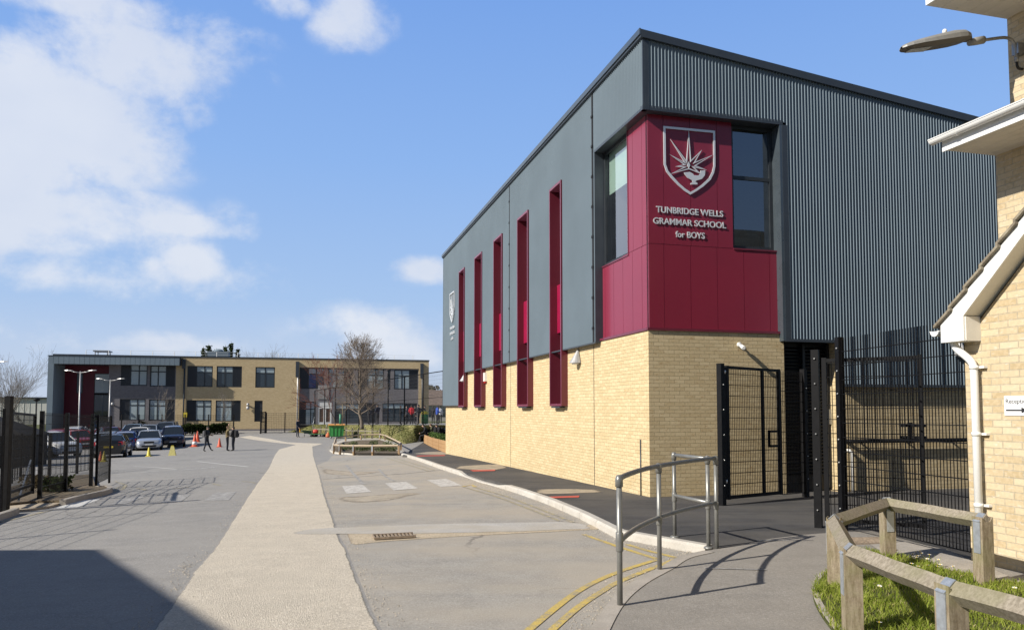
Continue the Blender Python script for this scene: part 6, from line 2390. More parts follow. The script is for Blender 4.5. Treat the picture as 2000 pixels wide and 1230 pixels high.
def slope_place(o, c, rz):
    """set a car down on the sloping ground"""
    ax = Vector((math.cos(rz), math.sin(rz), 0)); ay = Vector((-ax.y, ax.x, 0))
    z = lambda p: H(p.x, p.y) + 0.006
    fx, bx_ = c + ax * 1.3, c - ax * 1.3
    lx, rx = c + ay * 0.8, c - ay * 0.8
    X = Vector((fx.x - bx_.x, fx.y - bx_.y, z(fx) - z(bx_))).normalized()
    Yv = Vector((lx.x - rx.x, lx.y - rx.y, z(lx) - z(rx))).normalized()
    Zv = X.cross(Yv).normalized(); Yv = Zv.cross(X)
    o.rotation_euler = Matrix((X, Yv, Zv)).transposed().to_euler()
    o.location = (c.x, c.y, (z(fx) + z(bx_)) / 2)


def car(kind, mat, u, v, rz, label, dx=0.0, fwd=0.0):
    """stand a car with its ground point seen at pixel (u, v)"""
    o = make_car(kind, mat, label)
    c = G(u, v)
    ax = Vector((math.cos(rz), math.sin(rz), 0))
    slope_place(o, c + ax * fwd, rz)
    return o


car('saloon', C_BLACK, 213, 894, AWAY + 0.10, 'black saloon car showing its rear beside the short mesh fence', fwd=1.9)
car('hatch', C_BLUE, 243, 880.5, AWAY + 0.08, 'deep blue hatchback parked behind the black saloon', fwd=1.9)
car('hatch', C_SILV, 291, 879.5, TOW + 0.16, 'silver blue hatchback facing the camera behind the yellow cones', fwd=-1.9)
car('mpv', C_NAVY, 338, 873.5, TOW + 0.16, 'dark navy people carrier parked beside the hedge', fwd=-1.9)
car('hatch', C_WHITE, 268, 871, TOW + 0.1, 'white hatchback peeping out behind the silver blue hatchback', fwd=-1.9)
car('hatch', C_LBLUE, 252, 862, TOW, 'pale blue car in the back row nearest the right lamp post', fwd=-1.9)
car('hatch', C_SILV, 283, 864, TOW, 'silver car in the back row behind the white hatchback', fwd=-1.9)
car('saloon', C_MAR, 222, 866, AWAY + 0.5, 'dark maroon saloon in the back row above the blue hatchback', fwd=1.9)
car('mpv', C_GREY, 318, 861.5, TOW, 'grey people carrier in the back row below the canopy windows', fwd=-1.9)
car('hatch', C_SILV, 200, 882, AWAY, 'silver hatchback half hidden between the mesh fence end and blue hatchback', fwd=1.9)
car('mpv', C_BLUE, 45, 899, TOW + 0.5, 'dark blue people carrier behind the left gate', fwd=-1.0)
car('mpv', C_WHITE, 125, 893, TOW + 0.75, 'white people carrier facing right behind the mesh fence', fwd=-1.4)
car('hatch', C_RED, 112, 873, AWAY, 'red hatchback beyond the mesh fence and the white people carrier', fwd=1.0)
car('hatch', C_RED, 160, 876, TOW + 0.5, 'red car behind the dense fence end beneath the left lamp post', fwd=-1.0)
car('hatch', C_WHITE, 143, 866, AWAY, 'white car in the back row behind the left lamp post', fwd=1.0)
car('saloon', C_BLACK, 202, 851, TOW + 0.4, 'black car parked under the entrance canopy of the far block', fwd=-1.0)

# ---------------------------------------------------------------- cones
C_OR = M('orange_plastic', (0.62, 0.085, 0.03), 0.5, 0, 0.1, 12); C_YE = M('yellow_cone_plastic', (0.62, 0.50, 0.05), 0.5, 0, 0.15, 12); C_RW = M('reflective_white', (0.72, 0.72, 0.72), 0.4, 0, 0.06, 12)


def make_cone(mat, h, bands, label, group='traffic cones in the car park'):
    root = empty('traffic_cone', (0, 0, 0), 0, label, 'traffic cone', group)
    mb = MB()
    w = h * 0.27
    mb.box((0, 0, 0.02), (2 * w, 2 * w, 0.04))
    mb.lathe([(w * 1.0, .04), (w * .82, .07), (.035, h - .01), (.03, h)], 16)
    mb.build('cone', mat, root, world=False)
    for (f0, f1) in bands:
        r = lambda f: w * .82 + (.035 - w * .82) * ((h * f - .07) / (h - .08)) + 0.003
        mb = MB(); mb.lathe([(r(f0), h * f0), (r(f1), h * f1)], 16)
        mb.build('white_band', C_RW, root, world=False)
    return root


def cone(u, v, mat, h, bands, label):
    o = make_cone(mat, h, bands, label)
    o.location = G(u, v, 0.006)
    return o


cone(380, 872, C_OR, 1.0, [(.16, .42)], 'tall orange and white cone beside the navy people carrier')
cone(385.5, 862.5, C_OR, 0.95, [], 'plain orange cone half hidden behind the orange and white one')
cone(428.5, 872.5, C_OR, 0.70, [], 'orange cone standing between the walking person and the talking pair')
cone(290.5, 891, C_YE, 0.56, [], 'slim yellow cone in front of the silver blue hatchback')
cone(203, 901, C_YE, 0.55, [], 'yellow cone at the rear corner of the black saloon')
cone(196.5, 900, C_OR, 0.52, [], 'small orange cone next to the yellow one at the fence end')
fs_ = empty('floor_sign', G(336.5, 889, 0.006), 0.3, 'yellow folding floor sign on the tarmac by the hatchback', 'floor sign')
fs_.scale = (.72, .8, .95)
C_YEP = M('pale_yellow_plastic', (0.60, 0.54, 0.20), 0.5, 0, 0.15, 12)
mb = MB()
for s in (-1, 1):
    mb.hexa([Vector((-.30, s * .24, 0)), Vector((.30, s * .24, 0)), Vector((.30, s * .20, 0)), Vector((-.30, s * .20, 0))][::s], [Vector((-.12, s * .05, .60)), Vector((.12, s * .05, .60)), Vector((.12, s * .015, .60)), Vector((-.12, s * .015, .60))][::s])
mb.build('board', C_YEP, fs_, world=False)
mb = MB(); mb.box((0, 0, .62), (.2, .1, .06)); mb.build('handle', C_YE, fs_, world=False)
mb = MB(); mb.hexa([Vector((-.08, -.185, .16)), Vector((.08, -.185, .16)), Vector((.08, -.18, .16)), Vector((-.08, -.18, .16))], [Vector((-.06, -.118, .38)), Vector((.06, -.118, .38)), Vector((.06, -.11, .38)), Vector((-.06, -.11, .38))])
mb.build('black_pictogram', INK, fs_, world=False)

# ---------------------------------------------------------------- lamp posts
def lamp_post(base, h, arm, label, rz=0.0, dirs=(-1, 1)):
    root = empty('lamp_post', base, rz, label, 'lamp post', 'double headed lamp posts in the car park')
    mb = MB(); mb.tube([(0, 0, -.2), (0, 0, h * .25), (0, 0, h)], [.085, .075, .055], 10)
    mb.build('pole', MAT['steel_paint'], root, world=False)
    for s in dirs:
        mb = MB(); mb.tube([(0, 0, h - .12), (s * arm * .35, 0, h - .06), (s * arm * .55, 0, h + .0)], .035, 8)
        mb.build('arm', MAT['steel_paint'], root, world=False)
        mb = MB()
        pr = [(.45, .05, .03), (.52, .10, .06), (.75, .12, .09), (.95, .05, .06), (1.0, .01, .01)]
        rings = []
        for (f, w, t) in pr:
            x = s * arm * f; z = h - .02 + .10 * f
            rings.append([Vector((x, -w, z)), Vector((x, w, z)), Vector((x, w * .7, z + t)), Vector((x, -w * .7, z + t))])
        for a, b in zip(rings[:-1], rings[1:]):
            for k in range(4): mb.face([a[k], a[(k + 1) % 4], b[(k + 1) % 4], b[k]])
        mb.face(rings[0]); mb.face(rings[-1][::-1])
        mb.build('lamp_head', MAT['steel_paint'], root, world=False)
    return root
LP = M('lamp_post_grey', (0.5, 0.5, 0.5), 0.4, 0.3)
p = G(153, 858); top = at(155, 725, p.y); lamp_post(p, top.z - p.z, 1.55, 'grey double headed lamp post left of the canopy windows')
p = G(212.5, 848); top = at(213, 741, p.y); lamp_post(p, top.z - p.z, 1.5, 'grey double headed lamp post in front of the entrance glazing')
p = G(-24, 870); top = at(-12, 708, p.y); lamp_post(p, top.z - p.z, 1.55, 'grey lamp post head reaching in at the left picture edge')
p = G(69, 860); top = at(70, 780, p.y)
lq = empty('lamp_post', p, 0, 'thin dark post with a flat lantern before the white warehouse', 'lamp post')
mb = MB(); mb.tube([p, Vector((p.x, p.y, top.z))], 0.05, 8); mb.build('pole', MESH, lq)
mb = MB(); mb.lathe([(.05, -.2), (.28, -.05), (.28, .05), (.1, .12)], 12, Vector((p.x, p.y, top.z))); mb.build('lamp_head', MESH, lq)
# ================================================================ people
SKIN = M('skin', (0.52, 0.33, 0.24), 0.6, 0, 0.05, 20)
HAIR_D = M('dark_hair', (0.025, 0.018, 0.013), 0.7, 0, 0.3, 30)
HAIR_B = M('brown_hair', (0.10, 0.06, 0.03), 0.7, 0, 0.3, 30)
CL = lambda n, c: M(n, c, 0.85, 0, 0.2, 14)
BLK = CL('black_cloth', (0.012, 0.012, 0.015)); NAVY = CL('navy_cloth', (0.012, 0.016, 0.035)); JEAN = CL('dark_trousers', (0.014, 0.017, 0.028))
KHAKI = CL('khaki_cloth', (0.19, 0.15, 0.07)); OLIVE = CL('olive_cloth', (0.10, 0.10, 0.055)); REDC = CL('red_cloth', (0.50, 0.02, 0.03)); BLUEC = CL('blue_cloth', (0.03, 0.08, 0.40))
SHOE = M('black_shoe', (0.01, 0.01, 0.01), 0.5); WHITEC = CL('white_cloth', (0.65, 0.65, 0.65)); GREYC = CL('grey_cloth', (0.10, 0.10, 0.11))

STAND = dict(pel=(0, 0, .92), spi=(0, 0, 1.12), che=(0, 0, 1.30), nec=(.01, 0, 1.46), hea=(.03, 0, 1.55), cro=(.02, 0, 1.67),
             shL=(0, .17, 1.39), elL=(-.03, .23, 1.12), wrL=(.06, .24, .88), shR=(0, -.17, 1.39), elR=(-.03, -.23, 1.12), wrR=(.06, -.24, .88),
             hiL=(0, .09, .88), knL=(.03, .10, .49), anL=(0, .11, .09), toL=(.16, .13, .035), hiR=(0, -.09, .88), knR=(.03, -.10, .49), anR=(0, -.11, .09), toR=(.16, -.13, .035))
RADII = dict(pel=(.15, .115), spi=(.135, .10), che=(.165, .115), nec=(.055, .055), hea=(.078, .09), cro=(.07, .08), shL=(.075, .075), elL=(.05, .05), wrL=(.032, .036), shR=(.075, .075), elR=(.05, .05), wrR=(.032, .036),
             hiL=(.095, .095), knL=(.062, .062), anL=(.045, .045), toL=(.04, .03), hiR=(.095, .095), knR=(.062, .062), anR=(.045, .045), toR=(.04, .03))
BONES = [('pel', 'spi', 0), ('spi', 'che', 0), ('che', 'nec', 0), ('nec', 'hea', 2), ('hea', 'cro', 2), ('che', 'shL', 0), ('shL', 'elL', 0), ('elL', 'wrL', 0), ('che', 'shR', 0), ('shR', 'elR', 0), ('elR', 'wrR', 0),
         ('pel', 'hiL', 1), ('hiL', 'knL', 1), ('knL', 'anL', 1), ('anL', 'toL', 3), ('pel', 'hiR', 1), ('hiR', 'knR', 1), ('knR', 'anR', 1), ('anR', 'toR', 3)]


def person(loc, rz, label, pose=None, top=BLK, legs=JEAN, hair=HAIR_D, h=1.7, hood=False, bulk=1.0, group=None):
    J = dict(STAND); J.update(pose or {})
    root = empty('person', loc, rz, label, 'person', group)
    root.scale = (h / 1.7,) * 3
    names = list(J)
    co = [Vector(J[n]) for n in names]
    rad_ = [RADII[n] for n in names]
    ix = {n: i for i, n in enumerate(names)}
    ed = [(ix[a], ix[b]) for a, b, _ in BONES]
    bones = [(co[ix[a]], co[ix[b]], m) for a, b, m in BONES]
    # hands: palm, four unequal bent fingers and a thumb
    for s in ('L', 'R'):
        w, e = Vector(J['wr' + s]), Vector(J['el' + s])
        d = (w - e).normalized()
        side = Vector((1, 0, 0)) - d * d.x
        side = side.normalized() if side.length > .2 else Vector((0, 0, 1))
        nrm = d.cross(side)
        pi = len(co)
        co.append(w + d * .075); rad_.append((.030, .02)); ed.append((ix['wr' + s], pi)); bones.append((w, w + d * .17, 2))
        for k, (off, L) in enumerate(((-.027, .07), (-.009, .08), (.009, .075), (.027, .06))):
            b = co[pi] + side * off + d * .02
            i0 = len(co)
            co += [b, b + d * L * .55 + nrm * .01, b + d * L * .9 + nrm * .03]; rad_ += [(.0095, .0095), (.0085, .0085), (.007, .007)]
            ed += [(pi, i0), (i0, i0 + 1), (i0 + 1, i0 + 2)]
        i0 = len(co)
        tb = w + d * .035 + side * .03
        co += [tb, tb + d * .03 + side * .03, tb + d * .06 + side * .035]; rad_ += [(.012, .012), (.0095, .0095), (.008, .008)]
        ed += [(pi, i0), (i0, i0 + 1), (i0 + 1, i0 + 2)]
    # nose and ears as small branches of the head
    hc, crn = Vector(J['hea']), Vector(J['cro'])
    me = bpy.data.meshes.new('body')
    me.from_pydata([tuple(c) for c in co], ed, [])
    o = bpy.data.objects.new('body', me)
    COL.objects.link(o)
    md = o.modifiers.new('skin', 'SKIN'); md.use_smooth_shade = True
    sv = me.skin_vertices[0].data
    for i, r in enumerate(rad_):
        k = bulk if i < len(names) and names[i] in ('pel', 'spi', 'che', 'shL', 'shR', 'elL', 'elR') else 1.0
        sv[i].radius = (r[0] * k, r[1] * k); sv[i].use_root = (i == ix['pel'])
    ss = o.modifiers.new('sub', 'SUBSURF'); ss.levels = 1; ss.render_levels = 1
    dg = bpy.context.evaluated_depsgraph_get()
    nm = bpy.data.meshes.new_from_object(o.evaluated_get(dg))
    o.modifiers.clear()
    o.data = nm; nm.name = 'body'
    bpy.data.meshes.remove(me)
    nm.materials.clear()
    for m in (top, legs, SKIN, SHOE): nm.materials.append(m)
    for p in nm.polygons:
        c = p.center; best = 9; bm_ = 0
        for a, b, m in bones:
            ab = b - a; t = max(0, min(1, (c - a).dot(ab) / max(ab.length_squared, 1e-6)))
            dd = (c - a - ab * t).length - (.03 if m == 0 else 0)
            if dd < best: best, bm_ = dd, m
        p.material_index = bm_; p.use_smooth = True
    o.parent = root
    # face: nose, ears, eyes as one small child, hair cap as another
    up = (crn - hc).normalized(); fw = Vector((1, 0, 0)) if 'fw' not in (pose or {}) else Vector(pose['fw'])
    fw = (fw - up * fw.dot(up)).normalized(); sd = up.cross(fw)
    c = hc + up * .045
    mb = MB()
    mb.hexa([c + fw * .075 + sd * .012 - up * .03, c + fw * .105 - up * .03, c + fw * .075 - sd * .012 - up * .03, c + fw * .06 - up * .03], [c + fw * .075 + sd * .006 + up * .02, c + fw * .085 + up * .02, c + fw * .075 - sd * .006 + up * .02, c + fw * .06 + up * .02])
    for s in (-1, 1): mb.lathe([(.01, -.012), (.024, 0), (.01, .012)], 8, c + sd * s * .082, mat=sd.to_track_quat('Z', 'Y').to_matrix())
    mb.build('face', SKIN, root, world=False)
    mb = MB()
    for s in (-1, 1): mb.lathe([(.004, 0), (.011, .003), (.004, .008)], 6, c + fw * .083 + sd * s * .03 + up * .015, mat=fw.to_track_quat('Z', 'Y').to_matrix())
    mb.box(c + fw * .084 - up * .055, (.006, .04, .01), mat=Matrix((fw, sd, up)).transposed())
    mb.build('eyes', HAIR_D, root, world=False)
    mb = MB()
    R = Matrix((fw, sd, up)).transposed()
    n, mrow = 12, 6
    vs = []
    for i in range(mrow + 1):
        t = (i / mrow) * (math.pi * (.62 if not hood else .80))
        for k in range(n):
            a = 2 * math.pi * k / n
            back = .5 - .5 * math.cos(a)
            tt = min(t, math.pi * .36 + math.pi * .34 * back) if not hood else t
            g = 1.0 if not hood else 1.18
            vs.append(c + R @ Vector((math.sin(tt) * math.cos(a) * .100 * g - .008, math.sin(tt) * math.sin(a) * .092 * g, math.cos(tt) * .115 * g + .02)))
    fs = [(i * n + k, i * n + (k + 1) % n, (i + 1) * n + (k + 1) % n, (i + 1) * n + k) for i in range(mrow) for k in range(n)]
    mb.mesh(vs, fs, 0, True)
    mb.build('hood' if hood else 'hair', top if hood else hair, root, world=False)
    return root


def backpack(host, label, back=-.16, z=1.2, mat=BLK, size=(.17, .30, .44)):
    """a bag worn on a back: a thing of its own"""
    M4 = Matrix.Translation(host.location) @ host.rotation_euler.to_matrix().to_4x4() @ Matrix.Diagonal((*host.scale, 1))
    p = M4 @ Vector((back, 0, z))
    root = empty('backpack', p, host.rotation_euler.z, label, 'backpack', None)
    mb = MB()
    x, y, zz = size
    secs = [(-.5, .72), (-.42, .95), (0, 1.0), (.38, .92), (.5, .6)]
    rings = []
    for (f, k) in secs:
        rings.append([Vector((x / 2 * k * cx - (.0), y / 2 * k * cy, zz * f)) for cx, cy in ((1, -.8), (1, .8), (.7, 1), (-.7, 1), (-1, .75), (-1, -.75), (-.7, -1), (.7, -1))])
    for a, b in zip(rings[:-1], rings[1:]):
        for k in range(8): mb.face([a[k], a[(k + 1) % 8], b[(k + 1) % 8], b[k]], 0, True)
    mb.face(rings[0][::-1]); mb.face(rings[-1])
    mb.build('bag_body', mat, root, world=False)
    mb = MB(); mb.box((-x / 2 - .02, 0, -.08), (.06, y * .7, .2)); mb.build('front_pocket', mat, root, world=False)
    for s in (-1, 1):
        mb = MB(); mb.tube(curve3([(x / 2 - .01, s * .09, .18), (x / 2 + .06, s * .10, .26), (x / 2 + .20, s * .11, .16), (x / 2 + .2, s * .12, -.02), (x / 2, s * .13, -.18)], 3), .012, 6)
        mb.build('strap', mat, root, world=False)
    return root


WALK = dict(knL=(.10, .09, .50), anL=(.30, .10, .11), toL=(.45, .11, .08), knR=(-.02, -.09, .49), anR=(-.14, -.10, .09), toR=(.01, -.11, .035), elL=(.10, .22, 1.14), wrL=(.28, .16, 1.10), elR=(.06, -.22, 1.13), wrR=(.27, -.14, 1.12), nec=(.04, 0, 1.46), hea=(.08, 0, 1.55), cro=(.08, 0, 1.67))
TALK = dict(elL=(.06, .23, 1.12), wrL=(.26, .12, 1.05), elR=(.05, -.23, 1.12), wrR=(.27, -.10, 1.08), anL=(-.02, .10, .09), knL=(.02, .10, .49))
WAVE = dict(elL=(.06, .23, 1.12), wrL=(.22, .14, 1.0), elR=(.18, -.24, 1.48), wrR=(.12, -.18, 1.74))
SIT = dict(pel=(0, 0, .52), spi=(.03, 0, .74), che=(.12, 0, .94), nec=(.20, 0, 1.08), hea=(.27, 0, 1.15), cro=(.30, 0, 1.27), shL=(.12, .18, 1.02), shR=(.12, -.18, 1.02), elL=(.20, .24, .76), wrL=(.42, .12, .68), elR=(.20, -.24, .76), wrR=(.42, -.12, .68),
           hiL=(.04, .10, .50), knL=(.46, .12, .50), anL=(.56, .12, .10), toL=(.71, .13, .035), hiR=(.04, -.10, .50), knR=(.44, -.11, .48), anR=(.46, -.11, .10), toR=(.61, -.13, .035))
EAST = 0.0
P1 = person(G(403, 881.5), EAST - 0.15, 'person in black jacket and dark trousers walking across the car park', WALK, BLK, JEAN, HAIR_D, 1.72, bulk=1.15)
backpack(P1, 'dark grey backpack worn by the walking person', mat=GREYC)
P2 = person(G(443.5, 880.5), EAST + 0.2, 'person in khaki jacket with a raised hand talking in the car park', WAVE, KHAKI, JEAN, HAIR_B, 1.70, bulk=1.1)
P3_ = person(G(455.5, 880.5), math.pi - 0.1, 'person in black coat facing the khaki jacket, backpack on', TALK, BLK, JEAN, HAIR_D, 1.66, bulk=1.15)
backpack(P3_, 'black backpack worn by the person in the black coat', mat=BLK, size=(.22, .34, .48), back=-.2)
P4 = person(G(581, 853.5), EAST - 0.5, 'person in navy jacket standing left of the green bin cart', dict(hea=(.08, 0, 1.54), cro=(.11, 0, 1.65), elR=(.1, -.22, 1.14), wrR=(.25, -.16, .95)), NAVY, NAVY, HAIR_B, 1.72)
hb = empty('hand_bag', G(585.5, 853) + Vector((0, -.1, .62)), 0, 'small yellow bag held by the person in the navy jacket', 'bag')
mb = MB(); mb.hexa([Vector((-.1, -.06, -.16)), Vector((.1, -.06, -.16)), Vector((.1, .06, -.16)), Vector((-.1, .06, -.16))], [Vector((-.13, -.05, .14)), Vector((.13, -.05, .14)), Vector((.13, .05, .14)), Vector((-.13, .05, .14))])
mb.build('bag_body', M('yellow_bag', (0.55, 0.32, 0.05), 0.7), hb, world=False)
mb = MB(); mb.tube(curve3([(-.08, 0, .13), (0, 0, .3), (.08, 0, .13)], 4), .01, 6); mb.build('handle', BLK, hb, world=False)

# planter boxes and the people sitting on them
pe0, pe1 = G(871, 885, 0.10), G(828, 865, 0.10)
dpl = (pe1 - pe0); dpl.z = 0; Lp = dpl.length; dpl.normalize()
npl = Vector((dpl.y, -dpl.x, 0))
if npl.x < 0: npl = -npl
WPL = wood_mat('planter_boards', (0.34, 0.19, 0.085), (0.48, 0.30, 0.15), (0.40, 0.26, 0.12), amt=0.3)
plant_root = empty('timber_planter', pe0, 0, 'long timber planter box with green plants against the end of the hall', 'planter')
mb = MB()
nb_ = 4
for k in range(nb_):
    f0, f1 = k / nb_, (k + 1) / nb_
    a, b = pe0 + dpl * (Lp * f0 + .03), pe0 + dpl * (Lp * f1 - .03)
    for j in range(3):
        z0 = .02 + j * .2
        zz = lambda p: H(p.x, p.y) + .1
        mb.hexa([Vector((q.x, q.y, zz(q) + z0)) for q in (a, b, b + npl * .05, a + npl * .05)], [Vector((q.x, q.y, zz(q) + z0 + .19)) for q in (a, b, b + npl * .05, a + npl * .05)])
mb.build('side_boards', WPL, plant_root)
mb = MB()
e = pe1
for j in range(3):
    z0 = .02 + j * .2
    q4 = [e, e + dpl * .05, e + dpl * .05 + npl * 1.3, e + npl * 1.3]
    mb.hexa([Vector((q.x, q.y, H(e.x, e.y) + .1 + z0)) for q in q4], [Vector((q.x, q.y, H(e.x, e.y) + .1 + z0 + .19)) for q in q4])
mb.build('end_boards', WPL, plant_root)
for k in range(nb_ + 1):
    p = pe0 + dpl * (Lp * k / nb_)
    mb = MB(); mb.box((p.x + npl.x * .03, p.y + npl.y * .03, H(p.x, p.y) + .1 + .32), (.09, .09, .66), math.atan2(dpl.y, dpl.x)); mb.build('corner_post', WPL, plant_root)
mb = MB()
q4 = [pe0 + npl * .06, pe1 + npl * .06, pe1 + npl * 1.3, pe0 + npl * 1.3]
mb.face([Vector((q.x, q.y, H(q.x, q.y) + .1 + .52)) for q in q4])
mb.build('soil', A_SOIL, plant_root)
rg = random.Random(8)
pts = []
for k in range(7):
    c = pe0 + dpl * (Lp * (.08 + .12 * k)) + npl * rg.uniform(.25, .6)
    for _ in range(160):
        v = Vector((rg.gauss(0, 1), rg.gauss(0, 1), rg.gauss(0, 1))).normalized() * rg.random() ** .4
        pts.append((c.x + v.x * .34, c.y + v.y * .34, H(c.x, c.y) + .1 + .68 + v.z * .24))
leaf_mesh('plants', pts, 0.11, leaf_mat('planter_leaves', (0.06, 0.11, 0.03), (0.11, 0.18, 0.05), (0.22, 0.27, 0.12)), plant_root, 5)
zpl = lambda p: H(p.x, p.y) + .1
seat = pe1 + npl * .20 - dpl * .2
P5 = person(Vector((seat.x, seat.y, zpl(pe1) + .06)), math.pi + 0.1, 'person in black puffer jacket sitting on the planter end', SIT, BLK, BLK, HAIR_D, 1.72, bulk=1.2)
s2 = pe1 + npl * .75 + dpl * .1
P6 = person(Vector((s2.x, s2.y, zpl(pe1) + .06)), math.pi - 0.3, 'person in olive coat sitting second on the planter', SIT, OLIVE, BLK, HAIR_B, 1.74, bulk=1.1)
s3 = pe1 + npl * 1.15 - dpl * .2
P7 = person(Vector((s3.x, s3.y, zpl(pe1) + .06)), math.pi + 0.5, 'person in black coat sitting last on the planter by the wall', SIT, BLK, BLK, HAIR_D, 1.70, bulk=1.15)
backpack(P6, 'big black backpack worn by the person in the olive coat', back=-.12, z=.86, size=(.24, .36, .5))
backpack(P7, 'black backpack on the last person sitting by the wall', back=-.12, z=.84, size=(.22, .34, .48))
# ================================================================ grass bank, court, trees, planting
def bank_h(x, y):
    return H(x, y)


def clf(px_u, Y, z):          # point at a picture column, depth and height
    return Vector(((px_u - PPX) / F * math.cos(TILT) * Y, Y, z))
# court line: from near the hall to the far block
CA, CB = clf(866, 56, 0), clf(634, 78, 0)
cdir = (CB - CA).normalized(); cn = Vector((cdir.y, -cdir.x, 0))
if cn.y < 0: cn = -cn
zc_at = lambda u, v, Y: CAMZ - (v - 797) / F * Y
Z_CA, Z_CB = zc_at(866, 830, 56), zc_at(634, 829, 78)
def court_z(f): return Z_CA + (Z_CB - Z_CA) * f
# foot of the bank on the road, in picture columns
foot = gp([(560, 843), (600, 846), (640, 849), (672, 852.5), (700, 855.5), (740, 857), (764, 861), (790, 867), (816, 863), (840, 852), (858, 846)])
foot = [p for a_, b_ in zip(foot[:-1], foot[1:]) for p in (a_, a_.lerp(b_, 1 / 3), a_.lerp(b_, 2 / 3))] + [foot[-1]]
n_f = len(foot)
mb = MB()
rows = 12
crest_pts = []
for i in range(n_f):
    f = 1.12 - 1.14 * i / (n_f - 1)
    c = CA + cdir * (CB - CA).length * f
    c.z = court_z(f)
    crest_pts.append(c)
rgx = random.Random(3)
vs = []
for i in range(n_f):
    for k in range(rows + 1):
        t = k / rows
        p = foot[i].lerp(crest_pts[i], t)
        z = foot[i].z - .03 + (crest_pts[i].z - foot[i].z + .02) * t ** 1.05
        vs.append((p.x, p.y, z + (rgx.uniform(-.015, .015) if 0 < k < rows else 0)))
W_ = rows + 1
mb.mesh(vs, [(i * W_ + k, (i + 1) * W_ + k, (i + 1) * W_ + k + 1, i * W_ + k + 1) for i in range(n_f - 1) for k in range(rows)], 0, True)
G_BANK = grass_mat('bank_grass', (0.17, 0.19, 0.06), (0.29, 0.275, 0.12), (0.42, 0.37, 0.22), 0.7)
tag(mb.build('grass_bank', G_BANK), kind='structure')
# court surface behind the bank
mb = MB()
f0, f1 = -0.6, 1.4
q = [CA + cdir * (CB - CA).length * f0, CA + cdir * (CB - CA).length * f1]
A_, B_ = q
A2, B2 = A_ + cn * 40 + Vector((12, 0, 0)), B_ + cn * 14
mb.face([Vector((A_.x, A_.y, court_z(f0))), Vector((B_.x, B_.y, court_z(f1))), Vector((B2.x, B2.y, court_z(f1))), Vector((A2.x, A2.y, court_z(f0)))][::-1])
tag(mb.build('court', A_ROAD), kind='structure')


def blades(name, pts, h, w, mat, seed=1, lean=0.5):
    """grass blades: bent two-segment strips"""
    rg = np.random.default_rng(seed)
    P = np.asarray(pts); n = len(P)
    a = rg.uniform(0, 2 * np.pi, n); b = rg.uniform(0, 2 * np.pi, n)
    s = np.stack([np.cos(a), np.sin(a), np.zeros(n)], 1); l = np.stack([np.cos(b), np.sin(b), np.zeros(n)], 1)
    hh = (h * rg.uniform(.45, 1.25, n))[:, None]; ww = (w * rg.uniform(.6, 1.3, n))[:, None]
    ln = (lean * rg.uniform(.2, 1.2, n))[:, None]
    up = np.array([0, 0, 1.0])
    m = P + up * hh * .55 + l * hh * ln * .35
    t = P + up * hh * (1 - .25 * ln) + l * hh * ln
    V = np.stack([P - s * ww / 2, P + s * ww / 2, m + s * ww * .4, m - s * ww * .4, t], 1).reshape(-1, 3)
    me = bpy.data.meshes.new(name)
    i = np.arange(n)[:, None] * 5
    lo = np.concatenate([i + np.array([[0, 1, 2, 3]]), i + np.array([[3, 2, 4]])], 1).ravel().astype(np.int32)
    me.vertices.add(5 * n); me.vertices.foreach_set('co', V.ravel())
    me.loops.add(7 * n); me.loops.foreach_set('vertex_index', lo)
    st = (np.arange(n)[:, None] * 7 + np.array([[0, 4]])).ravel().astype(np.int32)
    me.polygons.add(2 * n); me.polygons.foreach_set('loop_start', st); me.polygons.foreach_set('loop_total', np.tile([4, 3], n).astype(np.int32))
    me.materials.append(mat); me.update(); me.validate()
    o = bpy.data.objects.new(name, me); COL.objects.link(o)
    return o


def inside(p, poly):
    c = False
    n = len(poly)
    for i in range(n):
        a, b = poly[i], poly[(i + 1) % n]
        if (a.y > p[1]) != (b.y > p[1]) and p[0] < (b.x - a.x) * (p[1] - a.y) / (b.y - a.y) + a.x:
            c = not c
    return c


GR_L = leaf_mat('grass_blades', (0.19, 0.25, 0.035), (0.30, 0.36, 0.06), (0.46, 0.46, 0.15), 2.5, 0.4)
GR_B = leaf_mat('bank_blades', (0.20, 0.22, 0.075), (0.34, 0.32, 0.15), (0.48, 0.42, 0.26), 0.9, 0.3)
rg = random.Random(11)
xs_ = [p.x for p in lawn_poly]; ys_ = [p.y for p in lawn_poly]
pts = []
while len(pts) < 42000:
    x, y = rg.uniform(min(xs_), min(5.6, max(xs_))), rg.uniform(3.0, max(ys_))
    if inside((x, y), lawn_poly) and (math.sin(x * 5 + 1.3 * math.sin(y * 4)) * math.sin(y * 6.1 + x) + rg.uniform(-.6, 1)) > -.35:
        pts.append((x, y, H(x, y) + .125))
tag(blades('grass', pts, .058, .007, GR_L, 2, .8), kind='stuff')
GR_D = leaf_mat('dry_blades', (0.34, 0.29, 0.12), (0.46, 0.40, 0.20), (0.55, 0.50, 0.30), 3.0, 0.3)
tag(blades('dry_grass', [pts[i] for i in range(0, len(pts), 7)], .05, .008, GR_D, 6, 1.3), kind='stuff')
tall_ = [q for q in pts[:9000] if math.sin(q[0] * 9 + 2) * math.sin(q[1] * 8.3) > .55]
tag(blades('tufted_grass', tall_, .12, .009, GR_L, 8, .8), kind='stuff')
